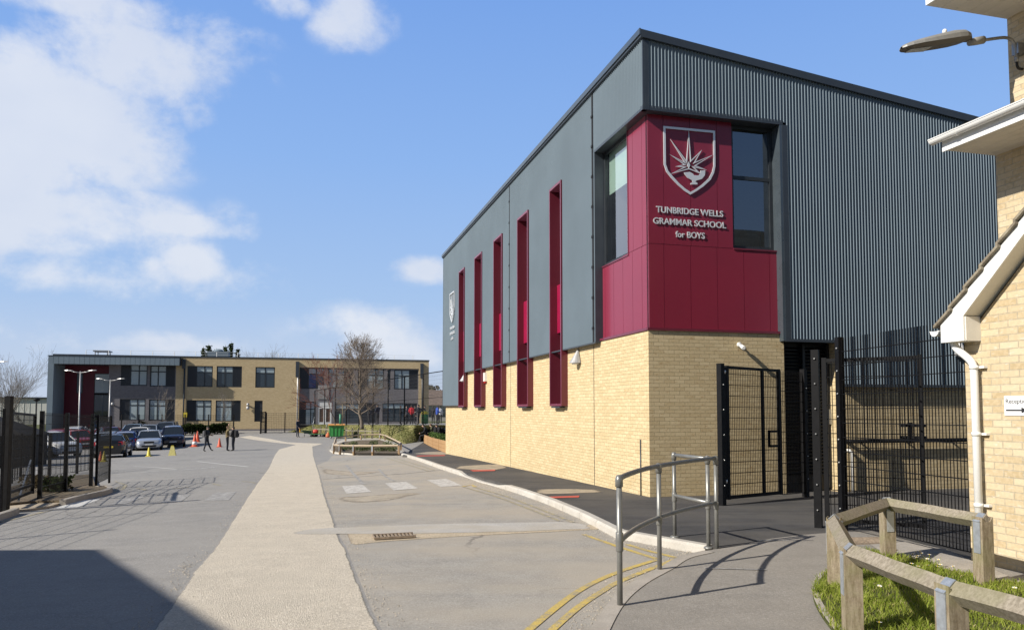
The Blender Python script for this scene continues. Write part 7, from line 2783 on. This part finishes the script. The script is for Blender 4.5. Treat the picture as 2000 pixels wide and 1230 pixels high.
# long grass over the bank
pts = []
for i in range(n_f - 1):
    for _ in range(900):
        a, t = rg.random(), rg.random()
        k = min(rows - 1, int(t * rows)); ft = t * rows - k
        q00, q10 = Vector(vs[i * W_ + k]), Vector(vs[(i + 1) * W_ + k]); q01, q11 = Vector(vs[i * W_ + k + 1]), Vector(vs[(i + 1) * W_ + k + 1])
        p = q00.lerp(q10, a).lerp(q01.lerp(q11, a), ft)
        pts.append(tuple(p))
tag(blades('long_grass', pts, .085, .035, GR_B, 4, .8), kind='stuff')
# daisies in the lawn, each one its own small flower
DW = M('daisy_petals', (0.75, 0.75, 0.73), 0.6); DY = M('daisy_centre', (0.65, 0.45, 0.04), 0.6)
dz = empty('daisy', (0, 0, 0), 0, 'white daisy in the grass near the back timber post', 'daisy', 'daisies in the lawn')
mb = MB(); mb.tube([(0, 0, 0), (.004, 0, .03), (.002, .003, .065)], .0018, 5); mb.build('stem', GR_L, dz, world=False)
mb = MB()
for k in range(11):
    a = 2 * math.pi * k / 11
    d = Vector((math.cos(a), math.sin(a), 0)); e = Vector((-d.y, d.x, 0))
    c = Vector((.002, .003, .066))
    mb.face([c + d * .003 - e * .002, c + d * .014 - e * .0045 + Vector((0, 0, .003)), c + d * .019 + Vector((0, 0, .004)), c + d * .014 + e * .0045 + Vector((0, 0, .003)), c + d * .003 + e * .002])
mb.build('petals', DW, dz, world=False)
mb = MB(); mb.lathe([(.006, .065), (.006, .069), (.003, .072)], 8, (.002, .003, 0)); mb.build('flower_centre', DY, dz, world=False)
DPIX = [(1793, 1083), (1802, 1086), (1790, 1091), (1786, 1087), (1815, 1089), (1794, 1095), (1811, 1096), (1833, 1098), (1779, 1106), (1792, 1112), (1812, 1110), (1827, 1108), (1837, 1108), (1866, 1112), (1796, 1082), (1715, 1149), (1983, 1154), (1716, 1224), (1750, 1079), (1828, 1112)]
for i, (u, v) in enumerate(DPIX):
    p = G(u, v, .17); p.z = H(p.x, p.y) + .128
    o = dz if i == 0 else copy_tree(dz)
    o.location = p; o.rotation_euler = (rg.uniform(-.25, .1), rg.uniform(-.2, .2), rg.uniform(0, 6)); o.scale = (1.15,) * 3


# ---------------------------------------------------------------- trees
BARK = M('grey_bark', (0.15, 0.125, 0.10), 0.9, 0, 0.35, 8, 0.5, 40)
TWIG = M('brown_twigs', (0.20, 0.16, 0.125), 0.9, 0, 0.3, 6)
TWIG_R = M('reddish_twigs', (0.16, 0.055, 0.035), 0.9, 0, 0.3, 6)
TWIG_P = M('pale_twigs', (0.17, 0.15, 0.13), 0.9, 0, 0.3, 6)


class Tree:
    def __init__(s, seed, rmin=.007): s.rmin = rmin; s.r = random.Random(seed); s.trunk = MB(); s.crown = MB(); s.limbs = []

    def branch(s, p, d, L, r, depth, maxd, spread, up, split, gnarl=.12):
        n = 4 if depth < 2 else 3
        path = [p]; rr = [r]
        cur, dd = p, d
        seg = max(2, 4 - depth // 2)
        for k in range(seg):
            dd = (dd + Vector((s.r.gauss(0, gnarl), s.r.gauss(0, gnarl), s.r.gauss(0, gnarl * .6) + up * .12))).normalized()
            cur = cur + dd * L / seg
            path.append(cur); rr.append(max(s.rmin, r * (1 - .38 * (k + 1) / seg)))
        tgt = s.trunk if depth == 0 else s.crown
        tgt.tube(path, rr, 7 if depth == 0 else (5 if depth < 3 else 3), caps=False)
        if depth >= maxd: return
        m = split[min(depth, len(split) - 1)]
        for k in range(m):
            f = s.r.uniform(.35, 1.0) if depth else s.r.uniform(.45, 1.0)
            if k == 0: f = 1.0
            i = min(seg, max(1, int(round(f * seg))))
            q = path[i]
            base = (path[i] - path[i - 1]).normalized()
            a = s.r.uniform(0, 2 * math.pi)
            x = base.cross(Vector((.3, .9, .1))).normalized(); y = base.cross(x)
            sp_ = spread * s.r.uniform(.55, 1.25) * (.35 if k == 0 else 1)
            nd = (base * math.cos(sp_) + (x * math.cos(a) + y * math.sin(a)) * math.sin(sp_)).normalized()
            s.branch(q, nd, L * s.r.uniform(.55, .82), rr[i] * s.r.uniform(.5, .72), depth + 1, maxd, spread, up, split, gnarl)


def bare_tree(p, h, label, seed, maxd=5, spread=.62, up=.35, split=(7, 4, 4, 3, 3), r0=.12, d0=(0, 0, 1), bark=BARK, twig=TWIG, group=None, L0=.42, name='bare_tree', rmin=None):
    root = empty(name, p, 0, label, 'tree', group)
    t = Tree(seed)
    t.branch(p - Vector((0, 0, .15)), Vector(d0).normalized(), h * L0, r0, 0, maxd, spread, up, split)
    t.trunk.build('trunk', bark, root)
    t.crown.build('crown', twig, root)
    return root


# ornamental tree on the bank: bent trunk, upswept egg-shaped crown
tb = clf(707.5, 61, zc_at(707.5, 833, 61))
th = (833 - 650) / F * 61
root = empty('bare_tree', tb, 0, 'bare tree with bent trunk and rounded crown on the grass bank', 'tree')
t = Tree(21)
trunk = curve3([tb - Vector((0, 0, .2)), tb + Vector((-.05, 0, .5)), tb + Vector((-.22, 0, 1.2)), tb + Vector((-.20, 0, 2.0)), tb + Vector((-.18, .05, 3.0)), tb + Vector((-.22, 0, 4.0)), tb + Vector((-.26, 0, 5.0)), tb + Vector((-.25, 0, 5.9))], 3)
n_t = len(trunk)
t.trunk.tube(trunk, [.17 * (1 - .86 * (i / (n_t - 1)) ** .9) for i in range(n_t)], 9)
for k in range(36):
    f = .24 + .74 * (k / 35)
    q = trunk[min(n_t - 1, int(f * (n_t - 1)))]
    a = k * 2.4 + t.r.uniform(-.4, .4)
    hh = (q.z - tb.z) / th
    Lb = th * max(.06, .20 * (1 - abs(hh - .36) * 1.15))
    tilt_ = 1.30 - .95 * f + t.r.uniform(-.12, .12)
    d = Vector((math.cos(a) * math.sin(tilt_), math.sin(a) * math.sin(tilt_), math.cos(tilt_)))
    t.branch(q, d, Lb, .045 * (1.15 - f), 1, 5, .60, .40, (0, 4, 4, 3, 3), .13)
t.trunk.build('trunk', BARK, root); t.crown.build('crown', TWIG, root)
# low side limb on the left
bare_tree(clf(655, 66, zc_at(655, 826, 66)), 5.6, 'small reddish twiggy tree left of the bent tree on the bank', 5, maxd=5, spread=.6, split=(6, 4, 4, 3, 3), r0=.055, bark=BARK, twig=TWIG_R)
tg = empty('tree_guard', clf(665, 64, zc_at(665, 828, 64)), 0, 'green tree guard tube on the bank beside the reddish tree', 'tree guard')
mb = MB(); mb.lathe([(.09, 0), (.10, .85), (.09, .85), (.09, 0.0)], 10, tg.location); mb.build('tube', M('green_tube', (0.05, 0.22, 0.13), 0.5), tg)
mb = MB(); mb.tube([tg.location + Vector((.16, 0, -.1)), tg.location + Vector((.17, 0, 1.7))], .03, 6); mb.build('stake', WOOD, tg)
# birches on the far left
for (u, Y, vt, r0, sd, lab) in ((14, 88, 688, .10, 31, 'tall bare birch at the left picture edge by the warehouse'), (36, 92, 722, .07, 33, 'bare birch second from the left before the warehouse'), (55, 96, 745, .06, 35, 'smaller bare birch nearest the dark lantern post'), (-20, 90, 700, .1, 37, 'bare birch just beyond the left picture edge')):
    p = clf(u, Y, -1.7)
    bare_tree(p, (845 - vt) / F * Y * .68, lab, sd, maxd=5, spread=.48, up=.5, split=(8, 4, 3, 3, 2), r0=r0, bark=TWIG_P, twig=TWIG_P, group='bare birches on the left', L0=.62)
# saplings by the far block
for (u, vt, sd, lab) in ((318, 762, 41, 'slim sapling before the grey brick windows'), (430, 770, 43, 'slim sapling before the buff brick windows')):
    Y = 79
    p = clf(u, Y, H(-35, 79) + .1)
    bare_tree(p, (838 - vt) / F * Y * .8, lab, sd, maxd=4, spread=.4, up=.6, split=(6, 3, 3, 2), r0=.035, bark=TWIG_P, twig=TWIG_P, group='saplings by the far block', L0=.6, name='sapling')
# trees rising behind the far block
bare_tree(clf(520, 112, -1), 7.3, 'bare rounded tree behind the far block roof', 51, maxd=5, spread=.6, up=.5, split=(9, 5, 4, 3, 3), r0=.2, bark=TWIG_P, twig=TWIG_P, L0=.62)
bare_tree(clf(548, 116, -1), 6.9, 'second bare tree behind the far block roof', 53, maxd=5, spread=.5, up=.5, split=(9, 5, 4, 3, 3), r0=.2, bark=TWIG_P, twig=TWIG_P, L0=.62)


L_CON = leaf_mat('conifer_needles', (0.04, 0.06, 0.025), (0.07, 0.095, 0.04), (0.11, 0.13, 0.06))
def conifer(p, h, w, label, seed):
    rg = random.Random(seed)
    root = empty('conifer', p, 0, label, 'tree', 'conifers behind the far block')
    mb = MB(); mb.tube([p, p + Vector((0, 0, h * .5)), p + Vector((0, 0, h))], [.22, .13, .02], 7); mb.build('trunk', BARK, root)
    pts = []
    z = h * .3
    while z < h * .98:
        R = w * .75 * (1 - z / h) + .12 + rg.uniform(-.1, .25) * w * .3
        for k in range(rg.randint(4, 7)):
            a = rg.uniform(0, 6.28)
            for j in range(16):
                f = rg.random()
                pts.append((p.x + math.cos(a) * R * f + rg.gauss(0, .10), p.y + math.sin(a) * R * f + rg.gauss(0, .10), p.z + z + f * R * .35 + rg.gauss(0, .07)))
        z += h * .022
    leaf_mesh('crown', pts, .22, L_CON, root, seed)
Yc = 108
for (u, vt, w, sd) in ((395, 684, 2.0, 1), (405, 679, 2.2, 2), (438, 681, 1.8, 3), (449, 674, 2.4, 4), (462, 686, 1.9, 5), (420, 687, 2.2, 8)):
    p = clf(u, Yc + sd, -1.0)
    conifer(p, CAMZ + (797 - vt) / F * (Yc + sd) + 1.6, w, ['dark conifer topmost behind the roof plant box', 'dark conifer left of the roof plant box', 'low conifer tip just above the far block roof'][0 if sd in (4,) else 1 if sd in (1, 2, 8) else 2], 60 + sd)

# hedge in front of the far block
hroot = empty('hedge', G(430, 853), 0, 'dark clipped evergreen hedge along the far block behind the cones', 'hedge')
ha, hb_ = clf(345, 76, 0), clf(447, 78.5, 0)
ha.z = H(ha.x, ha.y); hb_.z = H(hb_.x, hb_.y)
rg = random.Random(77)
leaf_mesh('foliage', box_points(rg, ha, hb_, 1.1, .05, 1.05, 6000, .16), .17, L_DARK, hroot, 7)
for (u0, u1, Y, lab) in ((245, 300, 80, 'low patchy shrubs under the left grey brick windows'), (303, 345, 80, 'low patchy shrubs under the right grey brick windows')):
    a_, b_ = clf(u0, Y, 0), clf(u1, Y, 0)
    a_.z = H(a_.x, a_.y); b_.z = H(b_.x, b_.y)
    r_ = empty('shrub', a_, 0, lab, 'shrub', 'shrubs under the far block windows')
    leaf_mesh('foliage', box_points(rg, a_, b_, .8, .1, .95, 1100, .5), .17, leaf_mat('patchy_leaves', (0.05, 0.05, 0.025), (0.09, 0.08, 0.04), (0.13, 0.13, 0.05)), r_, 9)
# far tree mass on the right behind the court and along the horizon
pts = []
for _ in range(5200):
    x = rg.uniform(-36, 18); pts.append((x, 172 + rg.uniform(-5, 5), -2 + rg.random() ** .7 * (7.2 + 1.2 * math.sin(x * .6) + .8 * math.sin(x * 1.7))))
o = leaf_mesh('far_treeline', pts, 1.1, leaf_mat('far_winter_trees', (0.10, 0.095, 0.08), (0.15, 0.135, 0.11), (0.13, 0.15, 0.09)), None, 12)
tag(o, 'hazy winter treeline beyond the court and the distant house', 'trees', kind='stuff')
pts = []
for _ in range(4200):
    x = rg.uniform(-150, -70); pts.append((x, 150 + rg.uniform(-5, 5), -3 + rg.random() ** .7 * (4.5 + 1.0 * math.sin(x * .4) + .8 * math.sin(x * 1.3))))
o = leaf_mesh('far_treeline', pts, 1.1, leaf_mat('far_winter_trees', (0.10, 0.095, 0.08), (0.15, 0.135, 0.11), (0.13, 0.15, 0.09)), None, 13)
tag(o, 'low winter treeline past the white warehouse on the left', 'trees', kind='stuff')

# ---------------------------------------------------------------- planted bed with timber rail
bed = [(652, 884), (664, 885.5), (691, 886.5), (728, 887), (779, 887)]
bed_front = gp(bed, .06)
bed_back = gp([(783, 880), (752, 860.5), (742, 858)], .06) + gp([(705, 859), (675, 862), (656, 866)], .06)
outline = gp([(644, 881), (652, 886), (690, 888.5), (780, 889), (790, 884), (757, 861), (742, 857), (700, 858), (668, 861), (648, 868)], .0)
overlay('bed_kerb', outline, A_KERB, 0.10)
mb = MB()
for p, q in zip(outline, outline[1:] + outline[:1]):
    mb.face([Vector((p.x, p.y, H(p.x, p.y))), Vector((q.x, q.y, H(q.x, q.y))), Vector((q.x, q.y, H(q.x, q.y) + .10)), Vector((p.x, p.y, H(p.x, p.y) + .10))])
tag(mb.build('bed_kerb', A_KERB), kind='structure')
inner_ = gp([(651, 880), (660, 883), (695, 885.5), (775, 886), (780, 883), (752, 862.5), (741, 859), (702, 860), (672, 863), (653, 869)], .1)
overlay('bed_soil', inner_, A_SOIL, 0.13)
WOODB = wood_mat('orange_timber', (0.27, 0.17, 0.09), (0.40, 0.28, 0.17), (0.30, 0.22, 0.12), amt=0.3)
_w, _t = WOOD, WOODT
WOOD = WOODB; WOODT = wood_mat('pale_timber', (0.36, 0.27, 0.18), (0.50, 0.42, 0.32), (0.42, 0.34, 0.24), amt=0.3)
br = empty('bed_rail', bed_front[0], 0, 'low timber rail fence round the planted bed at the kerb', 'timber rail')
ring = bed_front + bed_back + [bed_front[0]]
birdsmouth(br, ring[:-1], .50, .085, .10, strap=True)
birdsmouth(br, [ring[-2], ring[-1] + (ring[-2] - ring[-1]).normalized() * .12], .50, .085, .06, strap=False)
WOOD, WOODT = _w, _t
rg = random.Random(17)
SHRUB = leaf_mat('bed_leaves', (0.07, 0.10, 0.035), (0.14, 0.17, 0.07), (0.38, 0.38, 0.24), 5.0)
for i, (u, v) in enumerate([(672, 880), (682, 879), (700, 882), (712, 881), (722, 879), (740, 882), (752, 881), (764, 882), (772, 880), (690, 872), (730, 870), (757, 873)]):
    p = G(u, v, .1)
    o = empty('bed_shrub', p, 0, 'low variegated shrub in the railed bed, ' + ['left end', 'middle', 'right end', 'back row'][0 if u < 690 else 3 if v < 875 else 1 if u < 735 else 2], 'shrub', 'shrubs in the railed bed')
    pts = []
    for _ in range(230):
        d = Vector((rg.gauss(0, 1), rg.gauss(0, 1), rg.gauss(0, 1))).normalized() * rg.random() ** .4
        pts.append((p.x + d.x * .33, p.y + d.y * .33, p.z + .20 + d.z * .21))
    leaf_mesh('foliage', pts, .085, SHRUB, o, 100 + i)

# post and rail fence at the foot of the bank
pr_pts = gp([(613, 852.5), (626, 853), (637, 853.5)], .0) + gp([(676, 856), (688, 857), (700, 857.5), (713, 858), (727, 858.5), (742, 858.5), (757, 857.5)], .0)
GW = wood_mat('grey_timber', (0.17, 0.145, 0.11), (0.30, 0.27, 0.22), (0.2, 0.2, 0.12), amt=0.3)
prf = empty('post_and_rail', pr_pts[0], 0, 'grey timber post and rail fence along the foot of the grass bank', 'fence')
for i, p in enumerate(pr_pts):
    p.z = H(p.x, p.y)
    mb = MB(); mb.box((p.x, p.y, p.z + .42), (.14, .12, 1.0), .2); mb.hexa([Vector((p.x + a, p.y + b, p.z + .92)) for a, b in ((-.07, -.06), (.07, -.06), (.07, .06), (-.07, .06))], [Vector((p.x + a, p.y + b, p.z + 1.0)) for a, b in ((-.01, -.06), (.01, -.06), (.01, .06), (-.01, .06))])
    mb.build('post', GW, prf)
for p, q in zip(pr_pts[:-1], pr_pts[1:]):
    mb = MB(); mb.bar(p + Vector((0, -.08, .74)), q + Vector((0, -.08, .74)), .04, .11); mb.build('rail', GW, prf)
# ================================================================ court fence, crowd, bin, barrow, drains
cf = empty('court_fence', CA, 0, 'tall black sports court fence with fine netting behind the bent tree', 'court fence')
Lc = (CB - CA).length
fr = [-.02, .13, .26, .385, .51, .635, .76, .88, 1.0, 1.12]
HT = 4.0
cps = []
for f in fr:
    p = CA + cdir * Lc * f; p.z = court_z(f)
    hh = HT - .35 * f
    cps.append((p, hh))
    mb = MB(); mb.tube([p - Vector((0, 0, .2)), p + Vector((0, 0, hh))], .055, 6); mb.build('post', MESH, cf)
NET = M('thin_wire', (0.05, 0.05, 0.055), 0.6)
for (p, h0), (q, h1) in zip(cps[:-1], cps[1:]):
    mb = MB()
    mb.bar(p + Vector((0, 0, h0)), q + Vector((0, 0, h1)), .06)
    mb.build('rail', MESH, cf)
    mb = MB(); mb.bar(p + Vector((0, 0, h0 * .52)), q + Vector((0, 0, h1 * .52)), .03)
    mb.build('rail', MESH, cf)
    mb = MB()
    n = 22
    for k in range(1, n):
        a = p.lerp(q, k / n); mb.bar(a, a + Vector((0, 0, h0 + (h1 - h0) * k / n)), .008)
    for k in range(1, 14):
        mb.bar(p + Vector((0, 0, h0 * k / 14)), q + Vector((0, 0, h1 * k / 14)), .008)
    mb.build('netting', NET, cf)
# people in the court
def crowd(u, v, Y, rz, top, lab, pose=None, h=1.72, hair=HAIR_D):
    f = ((Vector(((u - PPX) / F * math.cos(TILT) * Y, Y, 0)) - CA).dot(cdir)) / Lc
    p = clf(u, Y, court_z(f))
    return person(p, rz, lab, pose, top, BLK, hair, h, bulk=1.12)
Q = crowd(720, 826, 75, 0.4, BLK, 'person in black standing in the court left of the pale post', TALK)
Q = crowd(738, 826, 70, 2.6, NAVY, 'person in navy coat standing in the court next to the bent tree', TALK, 1.85)
Q = crowd(782, 826, 69, 0.3, BLK, 'person in black standing left of the red jacket in the court', TALK)
Q = crowd(795, 826, 71, 2.9, GREYC, 'person in grey between the black and red jackets in the court', None)
Q = crowd(804, 826, 68, 1.9, REDC, 'person in bright red jacket standing in the sports court', TALK)
backpack(Q, 'red backpack worn by the person in the red jacket', mat=REDC, size=(.25, .36, .46))
Q = crowd(810, 826, 72, 0.2, BLK, 'person in black right behind the red jacket in the court', None)
Q = crowd(818, 826, 66, 3.0, GREYC, 'person in dark grey facing left at the court fence', TALK)
backpack(Q, 'black backpack worn by the person in dark grey', mat=BLK)
Q = crowd(829, 826, 70, 0.0, BLK, 'person in black with a pale shirt near the court corner', TALK)
Q = crowd(846, 824, 74, 1.2, BLK, 'person in black left of the blue jacket in the court', None)
Q = crowd(854, 824, 70, 0.6, BLUEC, 'person in bright blue jacket at the court end by the hall', TALK)
Q = crowd(860, 824, 76, 2.0, WHITEC, 'person in white top at the court end by the hall', None)
gbin = empty('litter_bin', clf(830, 64, court_z(.1)), 0, 'small yellow and green litter bin by the court fence', 'litter bin')
mb = MB(); mb.lathe([(.26, 0), (.30, .75), (.28, .78)], 12, gbin.location); mb.build('bin_body', M('green_bin', (0.05, 0.22, 0.06), 0.5), gbin)
mb = MB(); mb.lathe([(.31, .78), (.30, .98), (.15, 1.08)], 12, gbin.location); mb.build('hood', C_YE, gbin)

# big green wheeled bin with an orange lid
bp_ = G(657, 856); 
wb = empty('wheeled_bin', bp_, 0.25, 'large green wheeled bin with an orange lid before the bank', 'bin')
GB = M('green_bin_plastic', (0.035, 0.24, 0.055), 0.4, 0, 0.1, 3, coat=0.1)
mb = MB()
w0, w1, d0, d1, z0, z1 = .58, .68, .44, .54, .18, 1.22
nx = 9
def ringb(w, d, z, rib):
    out = []
    for k in range(nx): out.append(Vector((-w + 2 * w * k / (nx - 1), -d - (rib if k in (2, 4, 6) else 0), z)))
    for k in range(nx): out.append(Vector((w - 2 * w * k / (nx - 1), d, z)))
    return out
R_ = [ringb(w0, d0, z0, .0), ringb(w0 + .02, d0 + .02, z0 + .1, .03), ringb(w1 - .02, d1 - .02, z1 - .12, .03), ringb(w1, d1, z1 - .08, 0), ringb(w1 + .03, d1 + .03, z1 - .07, 0), ringb(w1 + .03, d1 + .03, z1, 0)]
for a, b in zip(R_[:-1], R_[1:]):
    n = len(a)
    for k in range(n): mb.face([a[k], a[(k + 1) % n], b[(k + 1) % n], b[k]])
mb.face(R_[0][::-1])
mb.build('bin_body', GB, wb, world=False)
mb = MB()
for k, (dy, z) in enumerate(((-1, 0), (-.5, .09), (0, .12), (.5, .09), (1, 0))):
    if k:
        pd, pz = prev_
        mb.face([Vector((-.73, pd * .6, z1 + pz)), Vector((.73, pd * .6, z1 + pz)), Vector((.73, dy * .6, z1 + z)), Vector((-.73, dy * .6, z1 + z))])
    prev_ = (dy, z)
mb.face([Vector((-.73, y * .6, z1 + z)) for y, z in ((-1, 0), (-.5, .09), (0, .12), (.5, .09), (1, 0))]); mb.face([Vector((.73, y * .6, z1 + z)) for y, z in ((-1, 0), (-.5, .09), (0, .12), (.5, .09), (1, 0))])
mb.box((0, -.61, z1 + .0), (1.46, .03, .07))
mb.build('lid', M('orange_lid', (0.62, 0.30, 0.08), 0.5, 0, 0.1, 4), wb, world=False)
for sx in (-1, 1):
    for sy in (-1, 1):
        mb = MB(); mb.lathe([(.06, -.025), (.09, -.02), (.09, .02), (.06, .025)], 12, (sx * .48, sy * .36, .09), mat=Matrix.Rotation(rad(90), 3, 'X'))
        mb.bar(Vector((sx * .48, sy * .36, .09)), Vector((sx * .48, sy * .36, .2)), .05)
        mb.build('castor', MAT['steel'], wb, world=False)

# wheelbarrow and the red barrel beside the bin
wp_ = G(603, 852.5)
wbw = empty('wheelbarrow', wp_, 0.15, 'green wheelbarrow tipped beside the red barrel', 'wheelbarrow')
mb = MB()
b4 = [Vector((-.40, -.2, .32)), Vector((.25, -.2, .25)), Vector((.25, .2, .25)), Vector((-.40, .2, .32))]
t4 = [Vector((-.62, -.34, .60)), Vector((.50, -.34, .55)), Vector((.50, .34, .55)), Vector((-.62, .34, .60))]
mb.face(b4[::-1])
for k in range(4): mb.face([b4[k], b4[(k + 1) % 4], t4[(k + 1) % 4], t4[k]])
mb.build('tray', M('dark_green_metal', (0.02, 0.07, 0.03), 0.5, 0, .2, 8), wbw, world=False)
mb = MB()
for s in (-1, 1):
    mb.tube([(-1.0, s * .3, .72), (-.6, s * .26, .5), (.2, s * .2, .22), (.62, s * .05, .2)], .02, 6)
    mb.tube([(-.35, s * .22, .35), (-.42, s * .25, .0)], .02, 6)
mb.build('frame', MAT['steel'], wbw, world=False)
mb = MB(); mb.lathe([(.12, -.04), (.2, -.035), (.2, .035), (.12, .04)], 16, (.68, 0, .2), mat=Matrix.Rotation(rad(90), 3, 'X')); mb.build('wheel', MAT['rubber'], wbw, world=False)
rp_ = G(617.5, 853)
bar_ = empty('drum_trolley', rp_, 0, 'red drum on a low green trolley with a tall handle', 'trolley')
mb = MB(); mb.box((.15, 0, .28), (1.5, .6, .06)); mb.build('deck', M('trolley_green', (0.04, 0.14, 0.05), .5), bar_, world=False)
for sx in (-.4, .7):
    for sy in (-.25, .25):
        mb = MB(); mb.lathe([(.06, -.03), (.12, -.03), (.12, .03), (.06, .03)], 12, (sx, sy, .12), mat=Matrix.Rotation(rad(90), 3, 'X')); mb.build('wheel', MAT['rubber'], bar_, world=False)
mb = MB(); mb.lathe([(.10, -.24), (.18, -.22), (.20, -.06), (.20, .06), (.18, .22), (.10, .24)], 16, (-.05, 0, .51), mat=Matrix.Rotation(rad(90), 3, 'Y')); mb.build('drum', M('red_drum', (0.50, 0.045, 0.03), .4, 0, .1, 5), bar_, world=False)
mb = MB(); mb.tube([(-.45, 0, .3), (-.2, 0, 1.9)], .025, 6); mb.tube([(.8, .1, .3), (1.0, .1, 1.3)], .025, 6); mb.build('handle', MAT['steel'], bar_, world=False)
op_ = G(641, 854)
ob_ = empty('orange_sack', op_, 0, 'small orange sack on the tarmac left of the green bin', 'sack')
mb = MB(); mb.lathe([(.18, 0), (.24, .12), (.20, .30), (.09, .40), (.11, .46)], 12, op_); mb.build('sack_body', M('orange_sack', (0.55, 0.16, 0.07), .8, 0, .2, 9), ob_)

# mesh gate and fence in front of the far block
def farpost(u, Y): 
    p = clf(u, Y, 0); p.z = H(p.x, p.y); return p
fence_run([farpost(u, 79.5) for u in (238, 272, 317, 362, 408, 457)], 1.95, 'black mesh fence in front of the far block windows', .10, vs=.16, double=False, r=.006)
fence_run([farpost(521, 80), farpost(557, 80.5), farpost(612, 81)], 2.1, 'black mesh fence right of the narrow far gate', .10, vs=.16, double=False, r=.006)
ga_, gb_ = farpost(510, 78.5), farpost(519, 80)
fg = empty('mesh_gate', ga_, 0, 'narrow open black mesh gate before the buff brick wall', 'gate')
mb = MB()
for p in (ga_, gb_): post(mb, p, 0, 2.25, .13, 0)
for z in (.1, 1.2, 2.2): mb.bar(ga_ + Vector((0, 0, z)), gb_ + Vector((0, 0, z)), .07)
mb.build('gate_frame', MESH, fg)
mb = MB(); mesh_panel(mb, ga_, gb_, .1, 2.2, vs=.1, double=False, r=.005); mb.build('mesh_panel', MESH, fg)
pt_ = farpost(468, 79)
# drain grating in the sandy strip
d0_, d1_, d2_ = G(732, 1056), G(812, 1051.5), G(811, 1046)
gr = empty('drain_grating', d0_, 0, 'rusty slotted drain grating in the sandy strip across the bay', 'drain')
ex = (d1_ - d0_); Lg = ex.length; ex.normalize(); ey = Vector((-ex.y, ex.x, 0))
zG = H(d0_.x, d0_.y) + .024
RUST = M('rusty_iron', (0.30, 0.235, 0.17), .8, .2, .3, 20, .3)
mb = MB()
for o_ in (0, .27): mb.bar(d0_ + ey * o_ + Vector((0, 0, zG - d0_.z + .012)), d0_ + ey * o_ + ex * Lg + Vector((0, 0, zG - d0_.z + .012)), .03, .03)
k = 0.0
while k <= Lg:
    mb.bar(d0_ + ex * k + Vector((0, 0, zG - d0_.z + .01)), d0_ + ex * k + ey * .27 + Vector((0, 0, zG - d0_.z + .01)), .022, .026)
    k += .052
mb.build('grate', RUST, gr)
mb = MB()
mb.face([d0_ + Vector((0, 0, zG - d0_.z - .004)), d0_ + ex * Lg + Vector((0, 0, zG - d0_.z - .004)), d0_ + ex * Lg + ey * .27 + Vector((0, 0, zG - d0_.z - .004)), d0_ + ey * .27 + Vector((0, 0, zG - d0_.z - .004))])
mb.build('drain_pit', M('drain_silt', (0.06, 0.05, 0.042), .9), gr)
# inspection cover in the footpath behind the timber rail
mc = G(1690, 1056, .105)
cov = empty('inspection_cover', mc, 0, 'square ribbed inspection cover in the footpath behind the timber rail', 'manhole cover')
mb = MB(); mb.box((mc.x, mc.y, mc.z + .006), (.62, .45, .012), .1); mb.build('cover', RUST, cov)
mb = MB()
for k in range(12): mb.box((mc.x - .27 + k * .05, mc.y, mc.z + .014), (.018, .38, .006), .1)
mb.build('tread', RUST, cov)

# loose grit washed against the kerb and along the joints of the road
rgg = random.Random(99)
V_, F_ = [], []
def pebble(p, r):
    i = len(V_)
    a = rgg.uniform(0, 6.28)
    for k in range(3): V_.append((p.x + math.cos(a + k * 2.1) * r, p.y + math.sin(a + k * 2.1) * r, p.z))
    V_.append((p.x + rgg.uniform(-.3, .3) * r, p.y, p.z + r * rgg.uniform(.7, 1.2)))
    F_.extend([(i, i + 1, i + 3), (i + 1, i + 2, i + 3), (i + 2, i, i + 3)])
def grit_along(pts, n, spread, dz, side=1):
    for _ in range(n):
        j = rgg.randrange(len(pts) - 1)
        f = rgg.random()
        p = pts[j].lerp(pts[j + 1], f)
        d = (pts[j + 1] - pts[j]).normalized()
        q = p + Vector((-d.y, d.x, 0)) * side * abs(rgg.gauss(0, spread))
        pebble(Vector((q.x, q.y, H(q.x, q.y) + dz)), rgg.uniform(.003, .010))
grit_along(kp, 2600, .22, .013)
grit_along(gp(STRIP_L), 900, .12, .012, 1)
grit_along(gp(STRIP_R), 900, .14, .012, 1)
grit_along(gp(curve(EDGE_OUT, 4)), 700, .15, .009, 1)
for _ in range(1500):
    pebble(Vector(((x_ := rgg.uniform(-5, 2.0)), (y_ := rgg.uniform(4.5, 14)), H(x_, y_) + .012)), rgg.uniform(.002, .006))
mb = MB(); mb.mesh(V_, F_)
tag(mb.build('gravel', M('grit', (0.42, 0.37, 0.30), .9, 0, .4, 60)), kind='stuff')
